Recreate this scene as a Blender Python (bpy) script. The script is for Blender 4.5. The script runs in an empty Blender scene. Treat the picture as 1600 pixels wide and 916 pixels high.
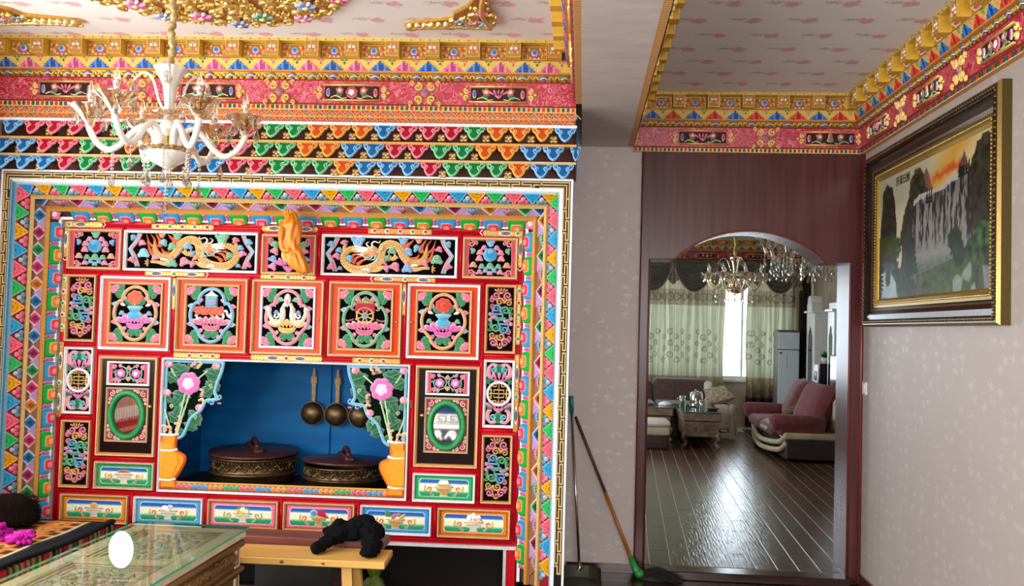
import bpy, bmesh, math, random
from math import sin, cos, pi, sqrt, atan2
from mathutils import Vector, Matrix, noise
random.seed(7)
S = bpy.context.scene
COL = S.collection
# ------------------------------------------------------------------ camera, world, lights, exposure
cam_d = bpy.data.cameras.new('camera'); cam = bpy.data.objects.new('camera', cam_d); COL.objects.link(cam)
YAW, PITCH, ROLL = -0.07691314, 0.03774847, 0.02703976
_f = Vector((sin(YAW)*cos(PITCH), cos(YAW)*cos(PITCH), sin(PITCH)))
_r0 = Vector((cos(YAW), -sin(YAW), 0)); _u0 = _r0.cross(_f)
_r = _r0*cos(ROLL) + _u0*sin(ROLL); _u = -_r0*sin(ROLL) + _u0*cos(ROLL)
cam.matrix_world = Matrix(((_r.x, _u.x, -_f.x, 0), (_r.y, _u.y, -_f.y, 0), (_r.z, _u.z, -_f.z, 1.6), (0, 0, 0, 1)))
cam_d.sensor_width = 36.0; cam_d.lens = 36.0*1450/1600; cam_d.clip_start = .05
S.camera = cam
S.view_settings.view_transform = 'Standard'; S.view_settings.look = 'None'
S.view_settings.gamma = 1.0; S.view_settings.exposure = 0.0
wd = bpy.data.worlds.new('sky'); S.world = wd; wd.use_nodes = True
wd.node_tree.nodes['Background'].inputs[0].default_value = (.86, .93, 1, 1)
wd.node_tree.nodes['Background'].inputs[1].default_value = 6.0
def area(name, loc, rot, sx, sy, watts, col=(1, 1, 1), spread=None):
    l = bpy.data.lights.new(name, 'AREA'); l.shape = 'RECTANGLE'; l.size = sx; l.size_y = sy
    l.energy = watts; l.color = col
    if spread: l.spread = spread
    o = bpy.data.objects.new(name, l); COL.objects.link(o); o.location = loc; o.rotation_euler = rot
    return o
# daylight entering by the windows of the room (left wall, rear wall) and of the room beyond the arch
area('window_light_left', (-3.6, 2.85, 1.93), (0, -pi/2, 0), 1.5, 3.2, 98, (1, .98, .95))
area('window_light_left_near', (-3.6, -1.0, 1.3), (0, -pi/2, 0), 2.3, 2.8, 330, (1, .98, .95))
area('window_light_rear', (.75, -2.74, 1.7), (pi/2, 0, 0), 1.8, 1.9, 140, (1, .98, .96))
area('window_light_beyond', (1.2, 16.75, 1.6), (-pi/2, 0, 0), 5.4, 2.4, 200, (.88, .94, 1))
area('window_light_beyond_left', (-1.35, 11.5, 1.7), (0, -pi/2, 0), 1.5, 2.6, 22, (.9, .95, 1))

# ------------------------------------------------------------------ helpers: colour, meshes, objects
def lin(h):
    if isinstance(h, (tuple, list)): return tuple(h[:3])
    h = h.lstrip('#'); out = []
    for i in (0, 2, 4):
        c = int(h[i:i+2], 16)/255
        out.append(c/12.92 if c <= .04045 else ((c+.055)/1.055)**2.4)
    return tuple(out)
def mixc(a, b, t): a = lin(a); b = lin(b); return tuple(a[i]*(1-t)+b[i]*t for i in range(3))

class MB:
    """collects coloured faces and links them as ONE mesh object"""
    def __init__(s): s.v = []; s.f = []; s.c = []; s.m = []; s.sm = []
    def add(s, vs, fs, col, mi=0, smooth=False):
        b = len(s.v); s.v += [tuple(v) for v in vs]
        if isinstance(col, list): s.c += [lin(c) for c in col]
        else:
            c = lin(col); s.c += [c]*len(vs)
        for f in fs: s.f.append([b+i for i in f]); s.m.append(mi); s.sm.append(smooth)
        return s
    def mesh(s, name, mats, off=(0, 0, 0)):
        me = bpy.data.meshes.new(name)
        o = off
        me.from_pydata([(v[0]-o[0], v[1]-o[1], v[2]-o[2]) for v in s.v], [], s.f)
        for m in mats: me.materials.append(m)
        me.polygons.foreach_set('material_index', s.m); me.polygons.foreach_set('use_smooth', s.sm)
        a = me.color_attributes.new('Col', 'FLOAT_COLOR', 'POINT')
        fl = []
        for c in s.c: fl += [c[0], c[1], c[2], 1.0]
        a.data.foreach_set('color', fl); me.update()
        return me
    def build(s, name, mats, parent=None, off=(0, 0, 0)):
        if not isinstance(mats, (list, tuple)): mats = [mats]
        return link(name, s.mesh(name, mats, off), parent)
def link(name, me, parent=None, loc=None, mat=None):
    o = bpy.data.objects.new(name, me); COL.objects.link(o)
    if parent is not None: o.parent = parent
    if mat is not None: o.matrix_local = mat
    elif loc is not None: o.location = loc
    return o
def thing(name, label, cat, loc=(0, 0, 0), rotz=0, group=None):
    o = bpy.data.objects.new(name, None); COL.objects.link(o); o.empty_display_size = .1
    o.location = loc; o.rotation_euler = (0, 0, rotz); o['label'] = label; o['category'] = cat
    if group: o['group'] = group
    return o
def tag(o, label, cat, group=None):
    o['label'] = label; o['category'] = cat
    if group: o['group'] = group
    return o
def struct(o, label=None):
    o['kind'] = 'structure'
    if label: o['label'] = label
    return o
def stuff(o): o['kind'] = 'stuff'; return o
def dup(root, loc=None, rotz=None, label=None):
    r = root.copy(); COL.objects.link(r)
    if loc is not None: r.location = loc
    if rotz is not None: r.rotation_euler[2] = rotz
    if label: r['label'] = label
    for ch in list(root.children):
        c = ch.copy(); COL.objects.link(c); c.parent = r
        for g in list(ch.children):
            d = g.copy(); COL.objects.link(d); d.parent = c
    return r
# ---- solids
BOXF = [(0, 3, 2, 1), (4, 5, 6, 7), (0, 1, 5, 4), (1, 2, 6, 5), (2, 3, 7, 6), (3, 0, 4, 7)]
def box(mb, x0, y0, z0, x1, y1, z1, col, mi=0):
    if x0 > x1: x0, x1 = x1, x0
    if y0 > y1: y0, y1 = y1, y0
    if z0 > z1: z0, z1 = z1, z0
    mb.add([(x0, y0, z0), (x1, y0, z0), (x1, y1, z0), (x0, y1, z0), (x0, y0, z1), (x1, y0, z1), (x1, y1, z1), (x0, y1, z1)], BOXF, col, mi)
def bbox(mb, x0, y0, z0, x1, y1, z1, col, b=.004, mi=0, smooth=False):
    """box with chamfered edges"""
    bm = bmesh.new(); bmesh.ops.create_cube(bm, size=1)
    sx, sy, sz = x1-x0, y1-y0, z1-z0
    for v in bm.verts: v.co = Vector(((v.co.x+.5)*sx+x0, (v.co.y+.5)*sy+y0, (v.co.z+.5)*sz+z0))
    bmesh.ops.bevel(bm, geom=bm.edges[:], offset=b, segments=1 if not smooth else 3, affect='EDGES', profile=.5)
    addbm(mb, bm, col, mi, smooth); bm.free()
def addbm(mb, bm, col, mi=0, smooth=False):
    bm.verts.index_update()
    mb.add([v.co[:] for v in bm.verts], [[v.index for v in f.verts] for f in bm.faces], col, mi, smooth)
def tube(mb, pts, r, col, n=8, mi=0, cap=True, smooth=True, squash=1):
    pts = [Vector(p) for p in pts]; N = len(pts)
    rr = r if isinstance(r, (list, tuple)) else [r]*N
    vs = []; fs = []
    t = (pts[1]-pts[0]).normalized()
    ref = Vector((0, 0, 1)) if abs(t.z) < .9 else Vector((1, 0, 0))
    nrm = t.cross(ref).normalized()
    for i, p in enumerate(pts):
        a = pts[max(0, i-1)]; b = pts[min(N-1, i+1)]
        t2 = (b-a).normalized() if (b-a).length > 1e-9 else t
        nrm = (nrm - t2*nrm.dot(t2))
        nrm = nrm.normalized() if nrm.length > 1e-6 else t2.orthogonal().normalized()
        bn = t2.cross(nrm); t = t2
        for k in range(n):
            an = 2*pi*k/n
            vs.append(p + nrm*cos(an)*rr[i] + bn*sin(an)*rr[i]*squash)
    for i in range(N-1):
        for k in range(n):
            fs.append((i*n+k, i*n+(k+1) % n, (i+1)*n+(k+1) % n, (i+1)*n+k))
    if cap:
        fs.append(tuple(reversed(range(n)))); fs.append(tuple((N-1)*n+k for k in range(n)))
    if isinstance(col, list): col = [c for c in col for _ in range(n)]
    mb.add(vs, fs, col, mi, smooth)
def lathe(mb, prof, col, n=24, c=(0, 0, 0), mi=0, smooth=True, flute=None, M=None):
    vs = []; fs = []; N = len(prof)
    for i, (r, z) in enumerate(prof):
        for k in range(n):
            a = 2*pi*k/n; q = r*(1+(flute(a, i) if flute else 0))
            v = Vector((q*cos(a), q*sin(a), z))
            if M is not None: v = M @ v
            vs.append((c[0]+v.x, c[1]+v.y, c[2]+v.z))
    for i in range(N-1):
        for k in range(n): fs.append((i*n+k, i*n+(k+1) % n, (i+1)*n+(k+1) % n, (i+1)*n+k))
    if isinstance(col, list): col = [x for x in col for _ in range(n)]
    mb.add(vs, fs, col, mi, smooth)
def ell(mb, c, r, col, mi=0, n=10, m=6, M=None):
    prof = [(max(1e-4, cos(a)), sin(a)) for a in [(-pi/2+pi*i/m) for i in range(m+1)]]
    vs = []; fs = []
    for pr, z in prof:
        for k in range(n):
            a = 2*pi*k/n; v = Vector((r[0]*pr*cos(a), r[1]*pr*sin(a), r[2]*z))
            if M is not None: v = M @ v
            vs.append((c[0]+v.x, c[1]+v.y, c[2]+v.z))
    for i in range(m):
        for k in range(n): fs.append((i*n+k, i*n+(k+1) % n, (i+1)*n+(k+1) % n, (i+1)*n+k))
    mb.add(vs, fs, col, mi, True)
# ---- flat carving toolkit: drawn in the x,z plane, raised towards -y
def area2(p): return sum(p[i][0]*p[(i+1) % len(p)][1]-p[(i+1) % len(p)][0]*p[i][1] for i in range(len(p)))/2
def inset(p, d):
    n = len(p); out = []
    for i in range(n):
        a, b, c = Vector(p[i-1]), Vector(p[i]), Vector(p[(i+1) % n])
        e1 = (b-a); e2 = (c-b)
        if e1.length < 1e-9 or e2.length < 1e-9: out.append((b.x, b.y)); continue
        e1.normalize(); e2.normalize()
        n1 = Vector((-e1.y, e1.x)); n2 = Vector((-e2.y, e2.x)); m = n1+n2
        if m.length < 1e-6: m = n1
        m.normalize(); k = max(.4, m.dot(n1))
        q = b+m*(d/k); out.append((q.x, q.y))
    return out
def slab(mb, poly, y0, h, col, bev=0., edge=None, mi=0, rim=None):
    """plate: outline poly, back at y0, front at y0-h; optional chamfer and rim band of another colour"""
    p = list(poly)
    if area2(p) < 0: p.reverse()
    n = len(p); edge = edge or col
    q = inset(p, bev) if bev else p
    yf = y0-h; yb = yf+bev*.8
    vs = [(x, y0, z) for x, z in p]+[(x, yb, z) for x, z in p]
    mb.add(vs, [(i, (i+1) % n, n+(i+1) % n, n+i) for i in range(n)], edge, mi)
    if bev:
        mb.add([(x, yb, z) for x, z in p]+[(x, yf, z) for x, z in q], [(i, (i+1) % n, n+(i+1) % n, n+i) for i in range(n)], edge, mi)
    if rim:
        q2 = inset(q, rim)
        mb.add([(x, yf, z) for x, z in q]+[(x, yf, z) for x, z in q2], [(i, (i+1) % n, n+(i+1) % n, n+i) for i in range(n)], edge, mi)
        q = q2
    mb.add([(x, yf, z) for x, z in q], [tuple(range(n))], col, mi)
def rect(x0, z0, x1, z1): return [(x0, z0), (x1, z0), (x1, z1), (x0, z1)]
def dome(mb, poly, y0, h, col, edge=None, mid=None, c=None, mi=0):
    """raised cushion over an outline, colours graded rim > mid > centre as painted"""
    p = list(poly)
    if area2(p) < 0: p.reverse()
    n = len(p); edge = edge or col
    if c is None: c = (sum(x for x, z in p)/n, sum(z for x, z in p)/n)
    if mid is None: mid = mixc(edge, col, .75)
    L = [(1, 0, edge), (.93, .58, edge), (.78, .82, mid), (.45, .97, col), (.02, 1, col)]
    vs = []; cs = []
    for s, hh, cc in L:
        for x, z in p: vs.append((c[0]+(x-c[0])*s, y0-h*hh, c[1]+(z-c[1])*s)); cs.append(cc)
    fs = []
    for k in range(4):
        for i in range(n): fs.append((k*n+i, k*n+(i+1) % n, (k+1)*n+(i+1) % n, (k+1)*n+i))
    fs.append(tuple(4*n+i for i in range(n)))
    mb.add(vs, fs, cs, mi, True)
def circ(cx, cz, r, n=14, rz=None, a0=0):
    rz = rz or r
    return [(cx+r*cos(a0+2*pi*i/n), cz+rz*sin(a0+2*pi*i/n)) for i in range(n)]
def lobed(cx, cz, r, k=5, depth=.18, n=30, a0=0, sz=1):
    return [(cx+r*(1-depth+depth*abs(cos(k*(t)/2)))*cos(t+a0), cz+sz*r*(1-depth+depth*abs(cos(k*t/2)))*sin(t+a0)) for t in [2*pi*i/n for i in range(n)]]
def ribbon(mb, path, w, y0, h, col, edge=None, mi=0, smooth=True, closed=False):
    """rounded raised stroke along a path; pale edges, coloured crest"""
    edge = edge or col
    P = [Vector(p) for p in path]; N = len(P)
    ww = w if isinstance(w, (list, tuple)) else [w]*N
    vs = []; cs = []; fs = []
    for i, p in enumerate(P):
        if closed: a, b = P[i-1], P[(i+1) % N]
        else: a, b = P[max(0, i-1)], P[min(N-1, i+1)]
        t = b-a
        t = t.normalized() if t.length > 1e-9 else Vector((1, 0))
        nn = Vector((-t.y, t.x))
        for k, hh, cc in ((-.5, 0, edge), (-.36, .75, edge), (0, 1, col), (.36, .75, edge), (.5, 0, edge)):
            q = p+nn*k*ww[i]; vs.append((q.x, y0-h*hh, q.y)); cs.append(cc)
    M = N if closed else N-1
    for i in range(M):
        j = (i+1) % N
        for k in range(4): fs.append((i*5+k+1, i*5+k, j*5+k, j*5+k+1))
    if not closed:
        fs.append((0, 1, 2, 3, 4)); fs.append(tuple((N-1)*5+k for k in (4, 3, 2, 1, 0)))
    mb.add(vs, fs, cs, mi, smooth)
def spiral(cx, cz, r, turns=1.4, a0=0, d=1, n=16, r1=.12):
    """from the outside in"""
    return [(cx+r*(1-(1-r1)*t)*cos(a0+d*turns*2*pi*t), cz+r*(1-(1-r1)*t)*sin(a0+d*turns*2*pi*t)) for t in [i/(n-1) for i in range(n)]]
def bez(pts, n=8):
    """Catmull-Rom through points"""
    out = []; P = [pts[0]]+list(pts)+[pts[-1]]
    for i in range(1, len(P)-2):
        p0, p1, p2, p3 = [Vector(q) for q in P[i-1:i+3]]
        for k in range(n):
            t = k/n
            out.append(tuple(.5*((2*p1)+(p2-p0)*t+(2*p0-5*p1+4*p2-p3)*t*t+(3*p1-p0-3*p2+p3)*t**3)))
    out.append(tuple(P[-2])); return out
def lighten(c, t): return mixc(c, 'ffffff', t*.78)
def darken(c, t): return mixc(c, '000000', t)
def cloud(mb, cx, cz, r, col, y0=0, h=.008, a=0, pale=None):
    pale = pale or lighten(col, .5)
    R = Matrix.Rotation(a, 2)
    for dx, dz, k in ((-.66, -.34, .44), (.66, -.34, .44), (0, .12, .80)):
        q = R @ Vector((dx*r, dz*r))
        dome(mb, circ(cx+q.x, cz+q.y, r*k, 10), y0, h*(1 if k > .6 else .85), col, pale)
    q = R @ Vector((0, .12*r)); ribbon(mb, spiral(cx+q.x, cz+q.y, r*.62, 1.6, pi*.2+a, 1, 15), r*.17, y0-h*.85, h*.4, pale, pale)
    for s in (-1, 1):
        q = R @ Vector((s*.66*r, -.34*r)); ribbon(mb, spiral(q.x+cx, q.y+cz, r*.3, 1.2, pi/2, s, 9), r*.11, y0-h*.75, h*.35, pale, pale)
def tear(cx, cz, ln, wd, a, n=12, tip=.0):
    """petal outline, base at (cx,cz), growing in direction a"""
    ca, sa = cos(a), sin(a); out = []
    for i in range(n):
        t = 2*pi*i/n; x = .5-.5*cos(t); w = sin(t)*(x**.6)*(1.25-x*.55) if True else 0
        X = ln*x; Y = wd*.5*w
        out.append((cx+X*ca-Y*sa, cz+X*sa+Y*ca))
    return out
def leafp(cx, cz, ln, wd, a, n=16):
    ca, sa = cos(a), sin(a); out = []
    for i in range(n):
        t = i/n
        if t < .5: x = t*2; s = 1
        else: x = 2-2*t; s = -1
        w = sin(pi*min(.999, max(.001, x)))*(1+.22*sin(x*19))
        X = ln*x; Y = wd*.5*w*s
        out.append((cx+X*ca-Y*sa, cz+X*sa+Y*ca))
    return out
def leaf(mb, cx, cz, ln, wd, a, col='0f6a38', y0=0, h=.005, edge=None):
    dome(mb, leafp(cx, cz, ln, wd, a), y0, h, col, edge or lighten(col, .22))
    e = (cx+ln*.85*cos(a), cz+ln*.85*sin(a))
    ribbon(mb, [(cx, cz), ((cx+e[0])/2, (cz+e[1])/2), e], wd*.06, y0-h*.8, h*.4, lighten(col, .25))
def blossom(mb, cx, cz, r, col='d667a8', core='f4c6dc', y0=0, h=.012, k=6, a0=.3):
    for i in range(k):
        a = a0+2*pi*i/k
        dome(mb, circ(cx+.55*r*cos(a), cz+.55*r*sin(a), r*.47, 12), y0, h*.7, col, lighten(col, .35))
    for i in range(5):
        a = a0+.6+2*pi*i/5
        dome(mb, circ(cx+.26*r*cos(a), cz+.26*r*sin(a), r*.3, 10), y0-h*.45, h*.5, core, lighten(core, .4))
    dome(mb, circ(cx, cz, r*.22, 10), y0-h*.8, h*.3, lighten(core, .3), lighten(core, .6))
def lotus(mb, cx, cz, w, hgt, col='e2679b', tipc='f8c9dc', y0=0, h=.01, k=7):
    """lotus seat: fan of upper petals over hanging lower petals"""
    for row, (sgn, ln) in enumerate(((-1, .55), (1, .85))):
        for i in sorted(range(k), key=lambda i: -abs(i-(k-1)/2)):
            t = (i-(k-1)/2)/((k-1)/2)
            a = sgn*(pi/2-t*1.02*sgn)
            L = hgt*ln*(1-.12*abs(t)); b = cx+t*w*.28
            L *= 1+.45*abs(t)
            dome(mb, tear(b, cz, L, w*.24, a), y0-(.003 if row else 0)-.002*(1-abs(t)), h*.7, col, tipc, c=(b+L*.35*cos(a), cz+L*.35*sin(a)))
def scroll(mb, x, z, r, d, col, edge, y0=0, h=.008, w=None, turns=1.5, a0=None, tail=None):
    w = w or r*.38
    p = spiral(x, z, r, turns, a0 if a0 is not None else -pi/2, d, 15)
    if tail: p = bez(tail+[p[0]], 5)[:-1]+p
    N = len(p); ribbon(mb, p, [w*(1-.45*i/N) for i in range(N)], y0, h, col, edge)
def moulding(mb, x0, z0, x1, z1, wd, y0, h, col, edge=None, mi=0, step=True):
    """mitred rectangular picture moulding with a stepped section"""
    edge = edge or lighten(col, .25)
    prof = [(0, 0), (.08, 1), (.4, 1), (.55, .72), (.8, .72), (1, .1)] if step else [(0, 0), (.15, 1), (.85, 1), (1, 0)]
    cor = [(x0, z0, 1, 1), (x1, z0, -1, 1), (x1, z1, -1, -1), (x0, z1, 1, -1)]
    n = len(prof); vs = []; cs = []
    for cx, cz, sx, sz in cor:
        for d, hh in prof: vs.append((cx+sx*d*wd, y0-hh*h, cz+sz*d*wd)); cs.append(edge if hh > .9 else col)
    fs = []
    for i in range(4):
        j = (i+1) % 4
        for k in range(n-1): fs.append((i*n+k, j*n+k, j*n+k+1, i*n+k+1))
    mb.add(vs, fs, cs, mi)
# ------------------------------------------------------------------ materials (all procedural)
def newmat(name):
    m = bpy.data.materials.new(name); m.use_nodes = True
    nt = m.node_tree; b = nt.nodes['Principled BSDF']; return m, nt, b
def nd(nt, t, **kw):
    n = nt.nodes.new(t)
    for k, v in kw.items(): setattr(n, k, v)
    return n
def paintmat(name, rough=.38, metal=0., bump=.15, var=.1, spec=.5, scale=60, coat=0):
    """colour of the piece itself (attribute) with brush variation"""
    m, nt, b = newmat(name); L = nt.links
    at = nd(nt, 'ShaderNodeVertexColor', layer_name='Col')
    tc = nd(nt, 'ShaderNodeTexCoord'); nz = nd(nt, 'ShaderNodeTexNoise'); nz.inputs['Scale'].default_value = scale; nz.inputs['Detail'].default_value = 3
    L.new(tc.outputs['Object'], nz.inputs['Vector'])
    mr = nd(nt, 'ShaderNodeMapRange'); mr.inputs[3].default_value = 1-var; mr.inputs[4].default_value = 1+var
    mr.inputs[1].default_value = .3; mr.inputs[2].default_value = .7
    L.new(nz.outputs['Fac'], mr.inputs[0])
    mx = nd(nt, 'ShaderNodeMix', data_type='RGBA', blend_type='MULTIPLY'); mx.inputs[0].default_value = 1
    L.new(at.outputs['Color'], mx.inputs[6]); L.new(mr.outputs[0], mx.inputs[7]); L.new(mx.outputs[2], b.inputs['Base Color'])
    b.inputs['Roughness'].default_value = rough; b.inputs['Metallic'].default_value = metal
    b.inputs['Specular IOR Level'].default_value = spec
    if coat: b.inputs['Coat Weight'].default_value = coat; b.inputs['Coat Roughness'].default_value = .12
    if bump:
        bp = nd(nt, 'ShaderNodeBump'); bp.inputs['Strength'].default_value = bump; bp.inputs['Distance'].default_value = .002
        L.new(nz.outputs['Fac'], bp.inputs['Height']); L.new(bp.outputs[0], b.inputs['Normal'])
    return m
def mat(name, c1, c2=None, rough=.5, metal=0., scale=(8, 8, 8), detail=4, bump=.1, dist=.003, coat=0, kind='noise', spec=.5, lo=.35, hi=.65, coord='Object', **kw):
    """two-tone procedural: noise, or stretched noise for grain"""
    m, nt, b = newmat(name); L = nt.links
    tc = nd(nt, 'ShaderNodeTexCoord'); mp = nd(nt, 'ShaderNodeMapping'); mp.inputs['Scale'].default_value = scale
    L.new(tc.outputs[coord], mp.inputs['Vector'])
    if kind == 'noise':
        t = nd(nt, 'ShaderNodeTexNoise'); t.inputs['Scale'].default_value = 1; t.inputs['Detail'].default_value = detail; fac = t.outputs['Fac']
    elif kind == 'voronoi':
        t = nd(nt, 'ShaderNodeTexVoronoi'); t.inputs['Scale'].default_value = 1; fac = t.outputs['Distance']
    else:
        t = nd(nt, 'ShaderNodeTexWave'); t.inputs['Scale'].default_value = 1; t.inputs['Distortion'].default_value = kw.get('distort', 4); t.inputs['Detail'].default_value = 3; fac = t.outputs['Fac']
    L.new(mp.outputs[0], t.inputs['Vector'])
    r = nd(nt, 'ShaderNodeValToRGB'); r.color_ramp.elements[0].position = lo; r.color_ramp.elements[1].position = hi
    r.color_ramp.elements[0].color = (*lin(c1), 1); r.color_ramp.elements[1].color = (*lin(c2 or c1), 1)
    L.new(fac, r.inputs[0]); L.new(r.outputs[0], b.inputs['Base Color'])
    b.inputs['Roughness'].default_value = rough; b.inputs['Metallic'].default_value = metal; b.inputs['Specular IOR Level'].default_value = spec
    if coat: b.inputs['Coat Weight'].default_value = coat; b.inputs['Coat Roughness'].default_value = .08
    if bump:
        bp = nd(nt, 'ShaderNodeBump'); bp.inputs['Strength'].default_value = bump; bp.inputs['Distance'].default_value = dist
        L.new(fac, bp.inputs['Height']); L.new(bp.outputs[0], b.inputs['Normal'])
    if kw.get('sheen'): b.inputs['Sheen Weight'].default_value = kw['sheen']
    if kw.get('trans'): b.inputs['Transmission Weight'].default_value = kw['trans']
    if kw.get('ior'): b.inputs['IOR'].default_value = kw['ior']
    if kw.get('alpha'): b.inputs['Alpha'].default_value = kw['alpha']
    return m
PAINT = paintmat('carved_paint', .48, spec=.16)
GILT = paintmat('gilt', .3, .62, .3, .18, scale=120)
MATTE = paintmat('matte_paint', .7, spec=.3)
CLOTHC = paintmat('cloth_colour', .9, bump=.5, var=.18, spec=.15, scale=220)
GLOSSC = paintmat('gloss_paint', .24, spec=.14, bump=.06)
BLACKG = paintmat('dark_ground_paint', .85, spec=.03, bump=0)
PG = [PAINT, GILT]
def ceiling_paper():
    """cream paper printed with scattered pink roses and grey leaf sprays"""
    m, nt, b = newmat('rose_ceiling_paper'); L = nt.links
    tc = nd(nt, 'ShaderNodeTexCoord')
    def mth(op, a, c=None, d=None):
        n = nd(nt, 'ShaderNodeMath', operation=op)
        for i, x in enumerate((a, c, d)):
            if x is None: continue
            if isinstance(x, (int, float)): n.inputs[i].default_value = x
            else: L.new(x, n.inputs[i])
        return n.outputs[0]
    sp = nd(nt, 'ShaderNodeSeparateXYZ'); L.new(tc.outputs['Object'], sp.inputs[0])
    px, py = .285, .25
    row = mth('FLOOR', mth('DIVIDE', sp.outputs[1], py))
    off = mth('MULTIPLY', mth('MODULO', mth('ADD', row, 400), 2), px*.5)
    X = mth('ADD', mth('ADD', sp.outputs[0], off), 40*px); Y = mth('ADD', sp.outputs[1], 40*py)
    fx = mth('SUBTRACT', mth('MODULO', X, px), px/2); fy = mth('SUBTRACT', mth('MODULO', Y, py), py/2)
    nz = nd(nt, 'ShaderNodeTexNoise'); nz.inputs['Scale'].default_value = 32; nz.inputs['Detail'].default_value = 3
    L.new(tc.outputs['Object'], nz.inputs['Vector'])
    nz2 = nd(nt, 'ShaderNodeTexNoise'); nz2.inputs['Scale'].default_value = 70; nz2.inputs['Detail'].default_value = 2
    L.new(tc.outputs['Object'], nz2.inputs['Vector'])
    d1 = mth('SQRT', mth('ADD', mth('POWER', mth('MULTIPLY', fx, 1.0), 2), mth('POWER', fy, 2)))
    w1 = mth('ADD', d1, mth('MULTIPLY', mth('SUBTRACT', nz.outputs['Fac'], .5), .085))
    rose = nd(nt, 'ShaderNodeMapRange'); rose.inputs[1].default_value = .048; rose.inputs[2].default_value = .03; L.new(w1, rose.inputs[0])
    gx = mth('ADD', fx, .085); gy = mth('ADD', fy, .02)
    d2 = mth('SQRT', mth('ADD', mth('POWER', mth('MULTIPLY', gx, .6), 2), mth('POWER', mth('MULTIPLY', gy, 1.3), 2)))
    w2 = mth('ADD', d2, mth('MULTIPLY', mth('SUBTRACT', nz2.outputs['Fac'], .5), .11))
    lf = nd(nt, 'ShaderNodeMapRange'); lf.inputs[1].default_value = .03; lf.inputs[2].default_value = .015; L.new(w2, lf.inputs[0])
    c1 = nd(nt, 'ShaderNodeMix', data_type='RGBA'); c1.inputs[6].default_value = (*lin('efebe3'), 1); c1.inputs[7].default_value = (*lin('b9a9a4'), 1)
    L.new(mth('MULTIPLY', lf.outputs[0], .7), c1.inputs[0])
    pk = nd(nt, 'ShaderNodeMix', data_type='RGBA'); pk.inputs[6].default_value = (*lin('d98a98'), 1); pk.inputs[7].default_value = (*lin('e8b4b8'), 1)
    L.new(nz2.outputs['Fac'], pk.inputs[0])
    c2 = nd(nt, 'ShaderNodeMix', data_type='RGBA'); L.new(c1.outputs[2], c2.inputs[6]); L.new(pk.outputs[2], c2.inputs[7])
    L.new(mth('MULTIPLY', rose.outputs[0], .85), c2.inputs[0])
    L.new(c2.outputs[2], b.inputs['Base Color']); b.inputs['Roughness'].default_value = .55
    return m
def wallpaper(name, base, base2, leafc, sc=1.0, rough=.55):
    """damask paper: dull ground with small glossy leaf sprigs"""
    m, nt, b = newmat(name); L = nt.links
    tc = nd(nt, 'ShaderNodeTexCoord')
    mp = nd(nt, 'ShaderNodeMapping'); mp.inputs['Scale'].default_value = (9*sc, 9*sc, 14*sc); L.new(tc.outputs['Object'], mp.inputs['Vector'])
    vo = nd(nt, 'ShaderNodeTexVoronoi'); vo.inputs['Scale'].default_value = 1; vo.inputs['Randomness'].default_value = .55; L.new(mp.outputs[0], vo.inputs['Vector'])
    nz = nd(nt, 'ShaderNodeTexNoise'); nz.inputs['Scale'].default_value = 48*sc; nz.inputs['Detail'].default_value = 2; L.new(tc.outputs['Object'], nz.inputs['Vector'])
    ad = nd(nt, 'ShaderNodeMath', operation='MULTIPLY_ADD'); L.new(nz.outputs['Fac'], ad.inputs[0]); ad.inputs[1].default_value = .95; L.new(vo.outputs['Distance'], ad.inputs[2])
    mr = nd(nt, 'ShaderNodeMapRange'); mr.inputs[1].default_value = .76; mr.inputs[2].default_value = .62; L.new(ad.outputs[0], mr.inputs[0])
    n2 = nd(nt, 'ShaderNodeTexNoise'); n2.inputs['Scale'].default_value = 5; n2.inputs['Detail'].default_value = 5; L.new(tc.outputs['Object'], n2.inputs['Vector'])
    g = nd(nt, 'ShaderNodeMix', data_type='RGBA'); g.inputs[6].default_value = (*lin(base), 1); g.inputs[7].default_value = (*lin(base2), 1); L.new(n2.outputs['Fac'], g.inputs[0])
    mx = nd(nt, 'ShaderNodeMix', data_type='RGBA'); L.new(g.outputs[2], mx.inputs[6]); mx.inputs[7].default_value = (*lin(leafc), 1)
    sc2 = nd(nt, 'ShaderNodeMath', operation='MULTIPLY'); sc2.inputs[1].default_value = .42; L.new(mr.outputs[0], sc2.inputs[0]); L.new(sc2.outputs[0], mx.inputs[0])
    L.new(mx.outputs[2], b.inputs['Base Color'])
    rr = nd(nt, 'ShaderNodeMapRange'); rr.inputs[3].default_value = rough; rr.inputs[4].default_value = rough*.82; L.new(mr.outputs[0], rr.inputs[0]); L.new(rr.outputs[0], b.inputs['Roughness'])
    return m
CEIL = ceiling_paper()
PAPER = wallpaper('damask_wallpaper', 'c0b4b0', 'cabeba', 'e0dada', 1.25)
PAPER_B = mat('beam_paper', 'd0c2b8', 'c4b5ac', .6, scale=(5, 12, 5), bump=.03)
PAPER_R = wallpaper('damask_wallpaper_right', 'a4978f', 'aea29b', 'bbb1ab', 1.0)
PAPER_F = mat('far_wallpaper', 'a9987e', '95846b', .6, scale=(7, 7, 3), detail=6, bump=.05)
VENEER = mat('red_brown_veneer', '46211f', '562d29', .27, scale=(26, 26, 1.6), detail=6, bump=.06, spec=.32)
TRIM_RED = mat('red_bead', '6a2626', '743030', .3, scale=(20, 20, 20), bump=0)
DARKWOOD = mat('dark_lacquered_wood', '2a1512', '3b1e18', .25, scale=(4, 30, 30), detail=5, bump=.08)
REDWOOD = mat('worn_red_brown_wood', '5a2a22', '77423a', .35, scale=(3, 18, 18), detail=6, bump=.15)
PINE = mat('yellow_pine', 'd09a45', 'e0b465', .4, scale=(2.2, 26, 26), detail=5, bump=.1, lo=.3, hi=.75)
GLASS = None
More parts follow.
